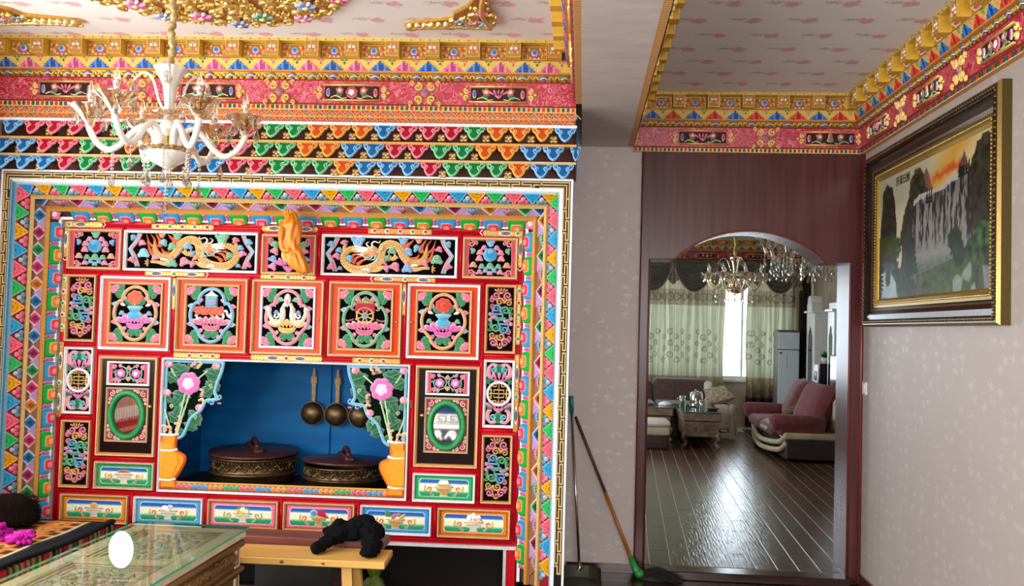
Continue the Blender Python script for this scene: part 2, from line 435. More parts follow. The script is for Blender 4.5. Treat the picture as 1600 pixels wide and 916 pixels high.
# ------------------------------------------------------------------ the setting
ZF, HC, DY, XR = -.06, 3.24, 6.49, 1.90       # near floor, ceiling, arch wall, right wall
def boxobj(name, b, m, label=None, parent=None):
    mb = MB(); box(mb, *b, 'ffffff'); o = mb.build(name, m, parent)
    if parent is None: struct(o, label)
    return o
FLOORM = mat('dark_floor_board', '2b1a17', '3a2520', .16, scale=(2, 30, 2), detail=5, bump=.05, spec=.5)
fl = boxobj('floor', (-3.7, -2.8, ZF-.1, 2.0, DY, ZF-.006), mat('floor_joint', '120b0a', rough=.6), 'dark glossy board floor in front of the archway')
mb = MB(); bbox(mb, 0, 0, -.006, .9, .118, 0, 'ffffff', .002); pm = mb.mesh('floor_board', [FLOORM])
for j in range(12):
    for i in range(-1, 2):
        x = .15+i*.903+(.45 if j % 2 else 0)
        if x > 1.75: continue
        if x+.9 > XR: continue
        link('floor_board', pm, fl, (x, DY-.02-.12*(j+1), ZF))
boxobj('ceiling', (-3.7, -2.8, HC, 2.0, 6.6, HC+.1), CEIL, 'cream ceiling papered with small pink roses')
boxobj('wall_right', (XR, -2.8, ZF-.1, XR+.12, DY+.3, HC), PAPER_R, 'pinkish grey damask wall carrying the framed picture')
def wall_open(name, axis, at, th, lo, hi, ops, m, label):
    """wall in plane x=at or y=at from lo to hi with rectangular openings (a0,z0,a1,z1)"""
    mb = MB(); cuts = [lo]
    def bx(a0, z0, a1, z1):
        if a1-a0 < 1e-4 or z1-z0 < 1e-4: return
        if axis == 'x': box(mb, at, a0, z0, at+th, a1, z1, 'ffffff')
        else: box(mb, a0, at, z0, a1, at+th, z1, 'ffffff')
    a = lo
    for (a0, z0, a1, z1) in ops:
        bx(a, ZF-.1, a0, HC); bx(a0, ZF-.1, a1, z0); bx(a0, z1, a1, HC); a = a1
    bx(a, ZF-.1, hi, HC)
    return struct(mb.build(name, m), label)
wall_open('wall_left', 'x', -3.66, .1, -2.8, 6.4, [(-2.4, .1, .4, 2.5), (1.2, 1.18, 4.5, 2.7)], PAPER, 'papered wall with a window left of the cabinet')
wall_open('wall_rear', 'y', -2.8, .1, -3.66, 2.0, [(-.2, .9, 1.7, 2.7)], PAPER, 'papered wall with one window behind the viewer')
WHITE = mat('white_paint', 'e8e8e6', 'dcdcda', .35, bump=0)
def window(name, axis, at, a0, z0, a1, z1, nm, label):
    mb = MB(); t = .05
    def bx(p0, q0, p1, q1, d=.06):
        if axis == 'x': bbox(mb, at-d/2, p0, q0, at+d/2, p1, q1, 'ffffff', .005)
        else: bbox(mb, p0, at-d/2, q0, p1, at+d/2, q1, 'ffffff', .005)
    bx(a0, z0, a1, z0+t); bx(a0, z1-t, a1, z1); bx(a0, z0, a0+t, z1); bx(a1-t, z0, a1, z1)
    for i in range(1, nm):
        c = a0+(a1-a0)*i/nm; bx(c-.02, z0+t, c+.02, z1-t)
    o = mb.build(name, WHITE); return struct(o, label)
window('window_1', 'x', -3.61, 1.2, 1.18, 4.5, 2.7, 3, 'white window frame in the left wall')
window('window_2', 'x', -3.61, -2.4, .1, .4, 2.5, 3, 'second white window frame in the left wall, nearer the viewer')
window('window_4', 'y', -2.78, -.2, .9, 1.7, 2.7, 3, 'white window frame in the wall behind the viewer')
boxobj('wall_back', (-3.66, DY, ZF-.1, .386, DY+.29, HC), PAPER, 'narrow strip of damask wall between cabinet and archway')
boxobj('trim_1', (-.035, -2.7, 2.886, .285, DY, HC-.002), PAPER_B, 'papered ceiling beam running towards the arch wall')
mb = MB(); box(mb, .386, DY+.001, 2.86, XR+.1, DY+.29, HC, 'ffffff'); box(mb, XR, DY+.05, ZF-.1, 4.0, DY+.29, HC, 'ffffff')
struct(mb.build('wall_arch', PAPER), 'wall above the archway, hidden by the cornice')
# archway: veneered wall panel with a flat-arched opening
arc = []
xc, zc = 1.131, 2.313-.725; Rr = .725
a1 = math.acos(.507/Rr)
for i in range(25):
    a = a1+(pi-2*a1)*i/24; arc.append((xc-Rr*cos(a)*-1*-1, zc+Rr*sin(a)))
arc = sorted(arc)
zs = arc[0][1]
opening = [(.452, ZF), (.452, zs)]+arc+[(1.81, zs), (1.81, ZF)]
# panel assembled from upright strips so that every face stays convex
door = MB(); yf, yb = DY-.02, DY+.31
def strip(x0, x1, zl0, zl1, zt):
    vs = [(x0, yf, zl0), (x1, yf, zl1), (x1, yf, zt), (x0, yf, zt), (x0, yb, zl0), (x1, yb, zl1), (x1, yb, zt), (x0, yb, zt)]
    door.add(vs, [(0, 1, 2, 3), (5, 4, 7, 6), (0, 4, 5, 1)], 'ffffff')
box(door, .386, yf, ZF, .452, yb, zs, 'ffffff'); box(door, 1.81, yf, ZF, XR-.001, yb, zs, 'ffffff')
ZT = 2.872
xs = [(.386, zs), (.452, zs)]+arc+[(1.81, zs), (XR-.001, zs)]
for p, q in zip(xs, xs[1:]): strip(p[0], q[0], p[1], q[1], ZT)
d1 = struct(door.build('door_1', VENEER), 'red-brown veneered archway with a flat arched opening')
mb = MB(); tube(mb, [(x, yf-.002, z) for x, z in opening], .008, 'ffffff', 6); mb.build('edge_bead', TRIM_RED, d1)
mb = MB(); tube(mb, [(XR-.012, yf-.004, ZF), (XR-.012, yf-.004, ZT)], .011, 'ffffff', 6); tube(mb, [(.39, yf-.002, ZF), (.39, yf-.002, ZT)], .006, 'ffffff', 6); mb.build('edge_bead', TRIM_RED, d1)
mb = MB(); bbox(mb, .453, 6.36, ZF, 1.809, DY+.03, -.002, 'ffffff', .006); mb.build('threshold_board', FLOORM, d1)
BASEM = mat('baseboard_wood', '4a201d', '5a2a25', .22, scale=(3, 3, 25), bump=.04)
def baseboard(name, b, axis):
    mb = MB(); box(mb, *b, 'ffffff')
    o = mb.build(name, BASEM); struct(o, 'dark red glossy baseboard'); return o
baseboard('baseboard_back', (-.075, DY-.014, ZF, .386, DY+.001, .0), 'x')
baseboard('baseboard_right', (XR-.014, -2.6, ZF, XR+.001, DY-.02, .012), 'y')
# the room beyond
boxobj('floor_beyond', (-1.5, DY+.02, -.12, 4.0, 16.6, -.0025), mat('pale_grout', 'b5a899', 'c4b8aa', .5, bump=0), 'wood-look tiled floor of the room beyond the arch')
fb = bpy.data.objects['floor_beyond']
TILE = [mat('wood_tile_%s' % n, a, b, .2, scale=(70, 4, 10), detail=3, bump=.6, dist=.004, lo=.3, hi=.7, spec=.34) for n, a, b in (('warm', '4a3226', '593d2e'), ('mid', '4a362b', '584234'), ('dark', '3c2a20', '4a3529'))]
pw, pl_ = .1445, .82
mb = MB(); bbox(mb, .0022, .0016, -.006, pw-.0022, pl_-.0016, 0, 'ffffff', .0015)
tms = [mb.mesh('floor_tile', [t]) for t in TILE]
th = -.0505
n = 0; YS = DY+.035; rest = []
def tile_cut(L):
    mb = MB(); bbox(mb, .003, .001, -.006, pw-.003, L-.001, 0, 'ffffff', .0015); return mb.mesh('floor_tile', [TILE[1]])
for i in range(-15, 22):
    for j in range(13):
        y = 6.15+j*pl_+(pl_/2 if i % 2 else 0)+.37-2*pl_
        x = .667+i*pw+.0505*(y-7); L = pl_
        me_ = tms[random.choice((0, 0, 1, 1, 2))]
        if y+pl_ < YS+.02 or y > 16.1 or x > 3.85 or n >= 300: continue
        if y < DY+.3 and not (.31 < x < 1.80): continue
        if x < .1+(y-6.5)*.04: rest.append((x, y)); continue
        if y < YS: L = y+pl_-YS; x += .0505*(YS-y); y = YS; me_ = tile_cut(L)
        o = link('floor_tile', me_, fb, (x, y, 0)); o.rotation_euler[2] = th; n += 1
mb = MB()
for x, y in rest:
    m_ = Matrix.Translation((x, y, 0)) @ Matrix.Rotation(th, 4, 'Z'); q_ = MB(); box(q_, .0022, .0016, -.006, pw-.0022, pl_-.0016, 0, 'ffffff')
    if x > -1.35: mb.add([m_ @ Vector(v) for v in q_.v], q_.f, 'ffffff')
stuff(mb.build('far_left_tiles', TILE[1], fb))
boxobj('ceiling_beyond', (-1.5, DY+.27, HC, 4.0, 16.6, HC+.1), CEIL, 'papered ceiling of the room beyond the arch')
boxobj('wall_right_beyond', (3.9, DY+.2, -.1, 4.0, 16.6, HC), PAPER_F, 'olive beige wall behind the white wall unit')
wall_open('wall_left_beyond', 'x', -1.5, .1, DY+.29, 16.6, [(9.9, .9, 13.1, 2.5)], PAPER_F, 'beige left wall of the room beyond')
wall_open('wall_window_beyond', 'y', 16.45, .12, -1.5, 4.0, [(-1.35, .82, 3.6, 2.75)], mat('pale_plaster', 'b7a892', 'c4b7a2', .6, scale=(5, 5, 5), bump=.04), 'window wall of the room beyond with curtains')
w4 = window('window_3', 'y', 16.5, -1.35, .82, 3.6, 2.75, 6, 'white framed window between the far curtains')
mb = MB(); bbox(mb, -1.4, 16.36, .77, 3.7, 16.5, .82, 'ffffff', .006); mb.build('sill', WHITE, w4)
# ------------------------------------------------------------------ painted cornices
GOLD, GOLD2 = 'd9a648', 'b8822c'
def stepped(mb, cx, z0, wd, rows, hh, y0, cols):
    """stepped triangle of small bricks"""
    bw = wd/(2*rows-1)
    for r in range(rows):
        k = 2*(rows-r)-1
        for i in range(k):
            x = cx+(i-k/2)*bw
            dd = abs(i-(k-1)/2)/max(1, (k-1)/2); c = cols[0] if (r+i) % 3 == 0 else (cols[1] if dd > .6 else cols[2])
            box(mb, x+.0006, y0-.006-.002*((i+r) % 2), z0+r*hh+.0005, x+bw-.0006, y0, z0+(r+1)*hh-.0005, c)
def tri_mesh(cols):
    mb = MB(); stepped(mb, 0, 0, .118, 5, .0112, 0, cols); return mb.mesh('stepped_triangle', [PAINT])
TRI = {'blue': tri_mesh(('4a90d8', '2a6cc4', '17479b')), 'pink': tri_mesh(('e28ab4', 'd8609a', 'b53a78')), 'red': tri_mesh(('e0574e', 'd43c36', 'b3242a'))}
def jewel_panel():
    mb = MB(); w, h = .142, .078
    box(mb, -w/2, -.004, 0, w/2, .004, h, 'a4762e')
    moulding(mb, -w/2, 0, w/2, h, .006, -.004, .006, GOLD, 'efcf86', 1)
    dome(mb, circ(0, .04, .02, 12, .021), -.004, .012, '3d6fc6', 'e9eef2', '9cc0e8')
    ribbon(mb, [(-.03, .022), (-.015, .017), (.015, .017), (.03, .022)], .011, -.004, .012, 'b02a48', 'e06a80')
    for s in (-1, 1):
        dome(mb, circ(s*.049, .05, .012, 9, .014), -.004, .008, 'b8402e', 'e8a08a')
        for (x, z, r, d) in ((s*.03, .061, .008, s), (s*.046, .025, .010, -s), (s*.06, .063, .006, s), (s*.061, .035, .006, s)):
            scroll(mb, x, z, r, d, 'e0b254', 'f4dc9c', -.004, .008, .005, 1.2, None)
    for x in (-.025, 0, .025): dome(mb, circ(x, .009, .006, 7), -.004, .005, 'e9dcc0', 'f6ecd2')
    return mb.mesh('jewel_panel', PG)
def mask_box():
    """projecting bracket end with a small carved face panel"""
    mb = MB(); w, h, d = .078, .088, .068
    box(mb, -w/2, -d, 0, w/2, 0, h, 'd9ab3e', 0)
    moulding(mb, -w/2, 0, w/2, h, .007, -d, .005, GOLD, 'f0d68f', 1)
    box(mb, -w/2+.007, -d-.001, .007, w/2-.007, -d+.002, h-.007, 'b08238')
    for s in (-1, 1):
        dome(mb, circ(s*.012, .052, .009, 8), -d, .007, 'efe6e2', 'ffffff')
        scroll(mb, s*.02, .03, .008, s, 'e2b658', 'f6dfa0', -d, .007, .005, 1.2)
        dome(mb, circ(s*.025, .066, .005, 7), -d, .005, 'c8523e', 'eaa692')
    dome(mb, circ(0, .03, .011, 9, .008), -d, .008, 'd6506a', 'f2aab4')
    dome(mb, circ(0, .07, .006, 8), -d, .006, '5a7ac8', 'dfe6f4')
    return mb.mesh('bracket_box', PG)
def pendant(col):
    mb = MB()
    dome(mb, circ(0, -.014, .006, 8, .009), 0, .006, col, lighten(col, .2))
    for s in (-1, 1): dome(mb, tear(0, 0, .022, .012, pi/2-s*1.45), 0, .005, col, lighten(col, .25))
    return mb.mesh('pendant_flower', [PAINT])
PEND = [pendant('3b7c3c'), pendant('d0708c')]
def crest(col, col2):
    """unit of the scroll moulding"""
    mb = MB()
    ribbon(mb, [(-.028, .026), (0, .037), (.028, .026)], .01, 0, .008, col, lighten(col, .35))
    ribbon(mb, [(-.024, .017), (0, .027), (.024, .017)], .006, 0, .009, 'f0e2c4', 'fff6e0')
    dome(mb, circ(0, .009, .012, 9, .009), 0, .009, col2, 'c8323a')
    for s in (-1, 1):
        ribbon(mb, [(s*(.044+.013*cos(a)), .014+.017*sin(a)) for a in [pi*t/8 for t in range(9)]], .008, 0, .01, 'e4b44e', 'f8e2a0', 1)
        dome(mb, circ(s*.044, .008, .007, 8, .008), 0, .008, '2f5b2e' if s > 0 else '5a2b1a', '8f6a2a')
    return mb.mesh('crest_scroll', PG)
CREST = [crest('3f3a86', '4c58b8'), crest('2d6a35', '4d7d4a')]
def cartouche(v):
    mb = MB(); w, h = .17, .045
    box(mb, -w+.01, -.004, -h+.008, w-.01, .003, h-.008, '3a1c18')
    for s in (-1, 1):
        ribbon(mb, [(-w, s*h), (w, s*h)], .013, 0, .016, 'e2af42', 'f3d488', 1)
        for q in (-1, 1):
            scroll(mb, s*(w+.016), q*.018, .017, -s*q, 'e3b34c', 'f7dd98', 0, .014, .011, 1.3, pi/2 if q > 0 else -pi/2)
        dome(mb, circ(s*(w+.045), 0, .012, 9), 0, .012, 'd99f38', 'f2d488', mi=1)
        dome(mb, circ(s*(w-.03), 0, .012, 10, .026), -.003, .01, ('3f6ab4', 'c03a5a')[(v+(s > 0)) % 2], 'f0d8dc')
        for q in (-1, 1): leaf(mb, s*.05, 0, .055, .03, (0 if s > 0 else pi)+q*.5*s, '2a6a36', -.003, .007)
        ribbon(mb, bez([(s*.125, -.03), (s*.09, -.018), (s*.06, -.034), (s*.03, -.03)], 4), .006, -.003, .008, 'e8c88a', 'fbeecb', 1)
    for x in (-.07, .07): blossom(mb, x, .012, .022, 'c24a4a', 'f0b8a8', -.006, .007, 5)
    if v == 0: lotus(mb, 0, -.004, .08, .036, 'd6587a', 'f6c0cc', -.006, .01, 5)
    elif v == 1:
        dome(mb, circ(0, .008, .016, 9, .03), -.006, .012, 'c8544a', 'f2c0a8'); dome(mb, circ(0, -.012, .024, 9, .014), -.006, .012, '3e8a58', 'bfe0c4')
    else: blossom(mb, 0, 0, .035, 'b53a52', 'f4dccb', -.006, .012, 7)
    return mb.mesh('cartouche', PG)
CART = [cartouche(i) for i in range(3)]
def knot():
    mb = MB()
    dome(mb, circ(0, 0, .02, 8, .02), 0, .012, '4f6f9c', 'd98a3c'); dome(mb, circ(0, .0, .01, 8), -.009, .006, 'b84a6a', 'e8a0a0')
    for sx in (-1, 1):
        for sz in (-1, 1):
            scroll(mb, sx*.034, sz*.03, .021, sx*sz, 'dba53a', 'f3d68a', 0, .014, .012, 1.4, pi/2*sz)
            scroll(mb, sx*.066, sz*.05, .013, -sx*sz, 'dba53a', 'f3d68a', 0, .012, .008, 1.2)
            leaf(mb, sx*.022, sz*.01, .028, .014, atan2(sz*.4, sx), '3a6a3c', 0, .007)
    return mb.mesh('gilt_knot', PG)
KNOT, JEWEL, MASK = knot(), jewel_panel(), mask_box()
def brocade_mat(name, red, pk, dk):
    m, nt, b = newmat(name); L = nt.links
    tc = nd(nt, 'ShaderNodeTexCoord')
    nz = nd(nt, 'ShaderNodeTexNoise'); nz.inputs['Scale'].default_value = 16; nz.inputs['Detail'].default_value = 1.5; nz.inputs['Distortion'].default_value = 1.6
    L.new(tc.outputs['Object'], nz.inputs['Vector'])
    w = nd(nt, 'ShaderNodeMath', operation='MULTIPLY'); w.inputs[1].default_value = 46; L.new(nz.outputs['Fac'], w.inputs[0])
    sn = nd(nt, 'ShaderNodeMath', operation='SINE'); L.new(w.outputs[0], sn.inputs[0])
    r = nd(nt, 'ShaderNodeMapRange'); r.inputs[1].default_value = .3; r.inputs[2].default_value = .55; L.new(sn.outputs[0], r.inputs[0])
    v = nd(nt, 'ShaderNodeTexVoronoi'); v.inputs['Scale'].default_value = 7.5; L.new(tc.outputs['Object'], v.inputs['Vector'])
    vr = nd(nt, 'ShaderNodeMapRange'); vr.inputs[1].default_value = .42; vr.inputs[2].default_value = .36; L.new(v.outputs['Distance'], vr.inputs[0])
    c = nd(nt, 'ShaderNodeMix', data_type='RGBA'); c.inputs[6].default_value = (*lin(pk), 1); c.inputs[7].default_value = (*lin(dk), 1)
    t = nd(nt, 'ShaderNodeTexNoise'); t.inputs['Scale'].default_value = 9; L.new(tc.outputs['Object'], t.inputs['Vector'])
    tr = nd(nt, 'ShaderNodeMapRange'); tr.inputs[1].default_value = .55; tr.inputs[2].default_value = .62; L.new(t.outputs['Fac'], tr.inputs[0]); L.new(tr.outputs[0], c.inputs[0])
    mx = nd(nt, 'ShaderNodeMix', data_type='RGBA'); mx.inputs[6].default_value = (*lin(red), 1); L.new(c.outputs[2], mx.inputs[7])
    L.new(r.outputs[0], mx.inputs[0])
    L.new(mx.outputs[2], b.inputs['Base Color']); b.inputs['Roughness'].default_value = .42
    return m
BROC = brocade_mat('red_brocade_print', 'a50d22', 'd8687a', 'b83048')
def cornice(name, length, label, pair=('blue', 'pink'), detail_from=0., detail_to=None, chevron=False, phase=0., cphase=0.):
    """painted cornice along local +x, facing -y, z absolute; wall face at y=0"""
    detail_to = length if detail_to is None else detail_to
    mb = MB(); l = length
    def lay(y0, z0, y1, z1, yb, col, mi=0):   # sloped face from (y0,z0) up to (y1,z1)
        mb.add([(0, y0, z0), (l, y0, z0), (l, y1, z1), (0, y1, z1), (0, yb, z0), (l, yb, z0), (l, yb, z1), (0, yb, z1)],
               [(0, 1, 2, 3), (0, 4, 5, 1), (3, 2, 6, 7), (4, 0, 3, 7), (1, 5, 6, 2), (4, 7, 6, 5)], col, mi)
    lay(-.034, 2.852, -.034, 2.88, .0, 'e2c277')
    lay(-.036, 2.88, -.05, 2.886, .02, 'a33a22'); lay(-.05, 3.018, -.055, 3.024, .02, '8e2f1c')
    lay(-.045, 3.02, -.062, 3.064, .02, 'a5722a', 1)
    lay(-.085, 3.062, -.085, 3.072, .02, 'd08a35'); lay(-.08, 3.07, -.1, 3.134, .02, 'd7b45a')
    lay(-.103, 3.132, -.103, 3.137, .02, 'b9822f'); lay(-.09, 3.137, -.09, 3.225, .02, 'a6742e')
    lay(-.158, 3.223, -.158, 3.2399, .02, 'd8b050')
    x = .0
    while x < l-.01:
        box(mb, x, -.032, 2.8512, x+.008, -.002, 2.853, 'a0522a'); x += .02
    x = .02; k = 0
    while x < l-.02:
        box(mb, x, -.161, 3.229, x+.006, -.157, 3.235, '8a5a28' if k % 2 else '4f6a3a'); x += .055; k += 1
    x = .006; k = 0
    while x < l-.015:
        box(mb, x, -.0405, 2.856, x+.0145, -.033, 2.877, ('c83a28', '2a5a38', '3a4a80')[k % 3]); x += .0285; k += 1
    root = mb.build(name, PG); struct(root, label)
    b2 = MB(); b2.add([(0, -.037, 2.884), (l, -.037, 2.884), (l, -.05, 3.02), (0, -.05, 3.02)], [(0, 1, 2, 3)], 'ffffff')
    b2.build('brocade_band', BROC, root)
    if chevron:
        c = MB()
        for z0, z1, ph in ((2.812, 2.852, 0), (2.77, 2.81, .03)):
            box(c, 0, -.03, z0, l, .02, z1, 'b24a30'); box(c, 0, -.038, z1-.004, l, -.028, z1, 'e0a44a'); box(c, 0, -.038, z0, l, -.028, z0+.004, 'e0a44a')
            x = ph-.06; k = 0
            while x < l-.02:
                p = [(x, z0+.005), (x+.03, z1-.005), (x+.06, z0+.005)]
                if x >= 0:
                    ribbon(c, p, .006, -.03, .006, 'd9a04a', 'efc886', smooth=False)
                    dome(c, circ(x+.03, z0+.012, .010, 7, .009), -.03, .005, ('5d7f9c', 'c8404a')[k % 2], 'f3e4d8')
                    dome(c, circ(x+.06 if x+.06 < l-.012 else x+.03, z1-.012, .009, 7, .008), -.03, .005, ('c8404a', '4a6a8a')[k % 2], 'f3dcd0')
                x += .06; k += 1
        stuff(c.build('chevron_band', PAINT, root))
    # pieces, one object each
    x = .06+phase; k = 0
    while x < l-.05:
        if detail_from <= x <= detail_to: link('bracket_box', MASK, root, (x, -.09, 3.1375))
        if x+.116 < l-.07 and detail_from <= x <= detail_to: link('jewel_panel', JEWEL, root, (x+.1165, -.09, 3.141))
        x += .233
    x = .07+cphase; k = 0
    slope = Matrix.Rotation(math.atan2(.02, .066), 4, 'X')
    while x < l-.06:
        if detail_from <= x <= detail_to:
            link('stepped_triangle', TRI[pair[k % 2]], root, mat=Matrix.Translation((x, -.081, 3.073)) @ slope)
            if x+.07 < l-.02: link('pendant_flower', PEND[k % 2], root, mat=Matrix.Translation((x+.07, -.0985, 3.126)) @ slope)
        x += .14; k += 1
    x = .062; k = 0
    while x < l-.06:
        if detail_from <= x <= detail_to: link('crest_scroll', CREST[k % 2], root, mat=Matrix.Translation((x, -.052, 3.023)) @ Matrix.Rotation(.3, 4, 'X'))
        x += .123; k += 1
    x = .42+cphase; k = 0
    while x < l-.2:
        if detail_from <= x <= detail_to: link('cartouche', CART[k % 3], root, (x, -.045, 2.951))
        x += .86; k += 1
    x = -.01+cphase; k = 0
    while x < l-.08:
        if detail_from <= x <= detail_to and x > .08: link('gilt_knot', KNOT, root, mat=Matrix.Translation((x, -.046, 2.952)) @ Matrix.Scale(1.2, 4))
        x += .86
    return root
DEL = 0.02141442; FO = Vector((0, 5.37, 0))      # the cabinet front stands very slightly askew
def FR(u, w=0, z=0): return Vector((u*cos(DEL)-w*sin(DEL), FO.y+u*sin(DEL)+w*cos(DEL), z))
c = cornice('trim_2', 3.45, 'painted and gilded cornice above the petal eaves', chevron=True); c.location = FR(-3.52, 0); c.rotation_euler[2] = DEL
c = cornice('trim_3', 1.555, 'painted cornice above the archway', pair=('blue', 'red'), cphase=.05); c.location = (.325, DY, 0)
c = cornice('trim_4', 6.3, 'painted cornice sloping out over the framed picture', pair=('red', 'blue'), detail_to=2.9); c.location = (XR, DY-.02, 0); c.rotation_euler[2] = -pi/2
c = cornice('trim_5', 4.4, 'painted cornice on the left face of the ceiling beam', detail_to=2.2); c.location = (-.035, 5.26-4.4, 0); c.rotation_euler[2] = -pi/2
c.location = (-.035, 5.26, .035); 
c = cornice('trim_6', 4.4, 'painted cornice on the right face of the ceiling beam', pair=('blue', 'pink'), detail_from=1.2); c.location = (.285, DY-4.42, .035); c.rotation_euler[2] = pi/2
c = cornice('trim_7', 3.9, 'painted cornice of the room beyond, above the curtains', pair=('red', 'blue')); c.location = (0, 16.44, 0)
# ------------------------------------------------------------------ petal eaves over the cabinet
def froot(name, label, cat, u, w=0, z=ZF):
    return thing(name, label, cat, FR(u, w, z), DEL), (u, w, z)
ev, eo = froot('petal_eave', 'three stepped rows of painted lotus petals under the cornice', 'eave', -1.78, 0, 2.466)
def petal_eave(c, pale):
    """hanging petal: a three-lobed tongue sloping back to its tip, a carved curl on each side"""
    mb = MB(); L = .1045
    right = [(.062, 0), (.0615, -.014), (.055, -.034), (.041, -.044), (.0375, -.058), (.030, -.077), (.018, -.097), (0, -.109)]
    pts = right+[(-x, z) for x, z in right[-2::-1]]
    slab(mb, pts, .004, .012, c, .0025, pale, rim=.0055)
    for s in (-1, 1):
        p = bez([(s*.028, -.064), (s*.021, -.05), (s*.016, -.038), (s*.024, -.028), (s*.031, -.038), (s*.025, -.044)], 4)
        ribbon(mb, p, .006, -.008, .005, pale, lighten(pale, .25))
        p = bez([(s*.03, -.03), (s*.036, -.02), (s*.034, -.011), (s*.043, -.006), (s*.048, -.013), (s*.043, -.017)], 4)
        ribbon(mb, p, .0055, -.008, .005, pale, lighten(pale, .25))
    return mb.mesh('eave_petal', [PAINT])
EC = {'o': petal_eave('c9541c', 'e8b04c'), 'b': petal_eave('1c63a4', '86c0e6'), 'r': petal_eave('a8182f', 'ea8a98'), 'g': petal_eave('137a3c', '86cf9c')}
mb = MB()
for zz, c1 in ((2.648, 'd69a4c'), (2.546, 'cdaa74')):
    box(mb, -3.53, -.07, zz, -.062, .05, zz+.013, c1)
mb.build('eave_rail', PAINT, ev, eo)
mb = MB(); box(mb, -3.53, -.068, 2.757, -.062, .05, 2.772, 'e6e2dc'); mb.build('white_rail', PAINT, ev, eo)
mb = MB(); box(mb, -3.53, .022, 2.474, -.062, .06, 2.76, '4a2620'); box(mb, -.0645, -.06, 2.466, -.058, .06, 2.757, '14324f'); mb.build('back_board', PAINT, ev, eo)
mb = MB()
for i in range(4):
    a = pi/4+pi/2*i; dome(mb, circ(.015*cos(a), .015*sin(a), .0135, 9), 0, .014, 'c69a5a', 'e8cf9a', mi=1)
dome(mb, circ(0, 0, .0065, 8), -.009, .006, 'efe0b8', 'fbf2d8', mi=1)
FLW = mb.mesh('gilt_flower', PG)
tilt = Matrix.Rotation(-.6, 4, 'X')
rows = [(2.756, -.051-.13*.5, 'row1'), (2.646, -.109, 'row2'), (2.545, -.071-.0642, 'row3')]
seqs = ['bogrrggooobbbrrrrggoooborrrgooob'[::-1], '', '']
R1 = list('boooogrrrboooggrrbbogrrrrbo')     # read from the right-hand end leftwards
R1 = list('booogrrrboooggrrrbbogrrrrbbo'[:26])
R2 = list('bboogg rrbboogg rrbboogg rrbbo'.replace(' ', ''))
R3 = list('bbogggrbbbogggrrbboggrgrbbbo')
gap1 = {i for i in range(26)} - {25, 24}
gap2 = {3, 4, 6, 7, 8, 9, 10, 11, 12, 13, 14, 16, 17, 18, 20, 21, 22, 23, 24, 25}
gap3 = {2, 5, 8, 9, 10, 13, 14, 17, 21, 24}
def erow(z, u_right, sp, seq, n, wtop, fl):
    for i in range(n):
        u = u_right-sp*(i+.5)
        if u < -3.5: break
        k = seq[i % len(seq)]
        m = Matrix.Translation((u-eo[0], wtop, z-eo[2])) @ tilt
        if u+.062 < -.058: link('eave_petal', EC[k], ev, mat=m)
        if i in fl: link('gilt_flower', FLW, ev, (u-sp/2-eo[0], -.012, z-.058-eo[2]))
erow(2.757, -.062, .1312, R1, 26, -.048, gap1)
erow(2.648, -.128, .1306, R2, 26, -.048, gap2)
link('eave_petal', EC['b'], ev, mat=Matrix.Translation((-.128+.0653-.06-eo[0]+.058, -.046, 2.648-eo[2])) @ tilt @ Matrix.Scale(.5, 4, (1, 0, 0)))
erow(2.546, -.070, .1277, R3, 27, -.048, gap3)
# ------------------------------------------------------------------ stepped carved surround
sr, so = froot('carved_surround', 'stepped carved surround with fret border framing the red cabinet', 'surround', -1.79, .1)
UL, UR, ZTOP, ZB = -3.438, -.137, 2.41, .10
k45 = .213
def side_frame(side, t, s):
    """matrix of the point s along the slope of a side, t along it; local -y faces outward, +z outward rim"""
    c = sqrt(.5)
    if side == 'T': p = (t, .21*s, ZTOP-k45*s); X, Y, Z = (1, 0, 0), (0, c, c), (0, -c, c)
    elif side == 'R': p = (UR-k45*s, .21*s, t); X, Y, Z = (0, 0, -1), (c, c, 0), (c, -c, 0)
    else: p = (UL+k45*s, .21*s, t); X, Y, Z = (0, 0, 1), (-c, c, 0), (-c, -c, 0)
    M = Matrix(((X[0], Y[0], Z[0], p[0]-so[0]), (X[1], Y[1], Z[1], p[1]-so[1]), (X[2], Y[2], Z[2], p[2]-so[2]), (0, 0, 0, 1)))
    return M
def band(mb, s0, s1, raise0, col, mi=0, edge=None):
    """mitred strip of the surround between s0 and s1, raised along the outward normal"""
    c = sqrt(.5)*raise0; cols = col if isinstance(col, (list, tuple)) and len(col) == 3 and isinstance(col[0], str) else [col]*3
    def pt(side, s, end):
        u = k45*s+ (0); w = .21*s-c
        o = k45*s+c
        if side == 'L': return (UL+o, w, ZB) if end == 0 else (UL+o, w, ZTOP-o)
        if side == 'R': return (UR-o, w, ZTOP-o) if end == 0 else (UR-o, w, ZB)
        return (UL+o, w, ZTOP-o) if end == 0 else (UR-o, w, ZTOP-o)
    def ptb(side, s, end):
        o = k45*s; w = .21*s
        if side == 'L': return (UL+o, w, ZB) if end == 0 else (UL+o, w, ZTOP-o)
        if side == 'R': return (UR-o, w, ZTOP-o) if end == 0 else (UR-o, w, ZB)
        return (UL+o, w, ZTOP-o) if end == 0 else (UR-o, w, ZTOP-o)
    for i, sd in enumerate('LTR'):
        a = [pt(sd, s0, 0), pt(sd, s0, 1), pt(sd, s1, 1), pt(sd, s1, 0)]
        b = [ptb(sd, s0, 0), ptb(sd, s0, 1), ptb(sd, s1, 1), ptb(sd, s1, 0)]
        mb.add(a+b, [(0, 3, 2, 1), (0, 1, 5, 4), (3, 7, 6, 2), (0, 4, 7, 3), (1, 2, 6, 5)], cols[i], mi)
mb = MB()
band(mb, .04, .10, .001, ['6f9bb4', 'b4d2e4', '9fb8ca']); band(mb, -.03, .045, .004, ['3f7d98', 'f0f2f2', 'e2e4e6'])
mb.build('painted_fillet', PAINT, sr, so)
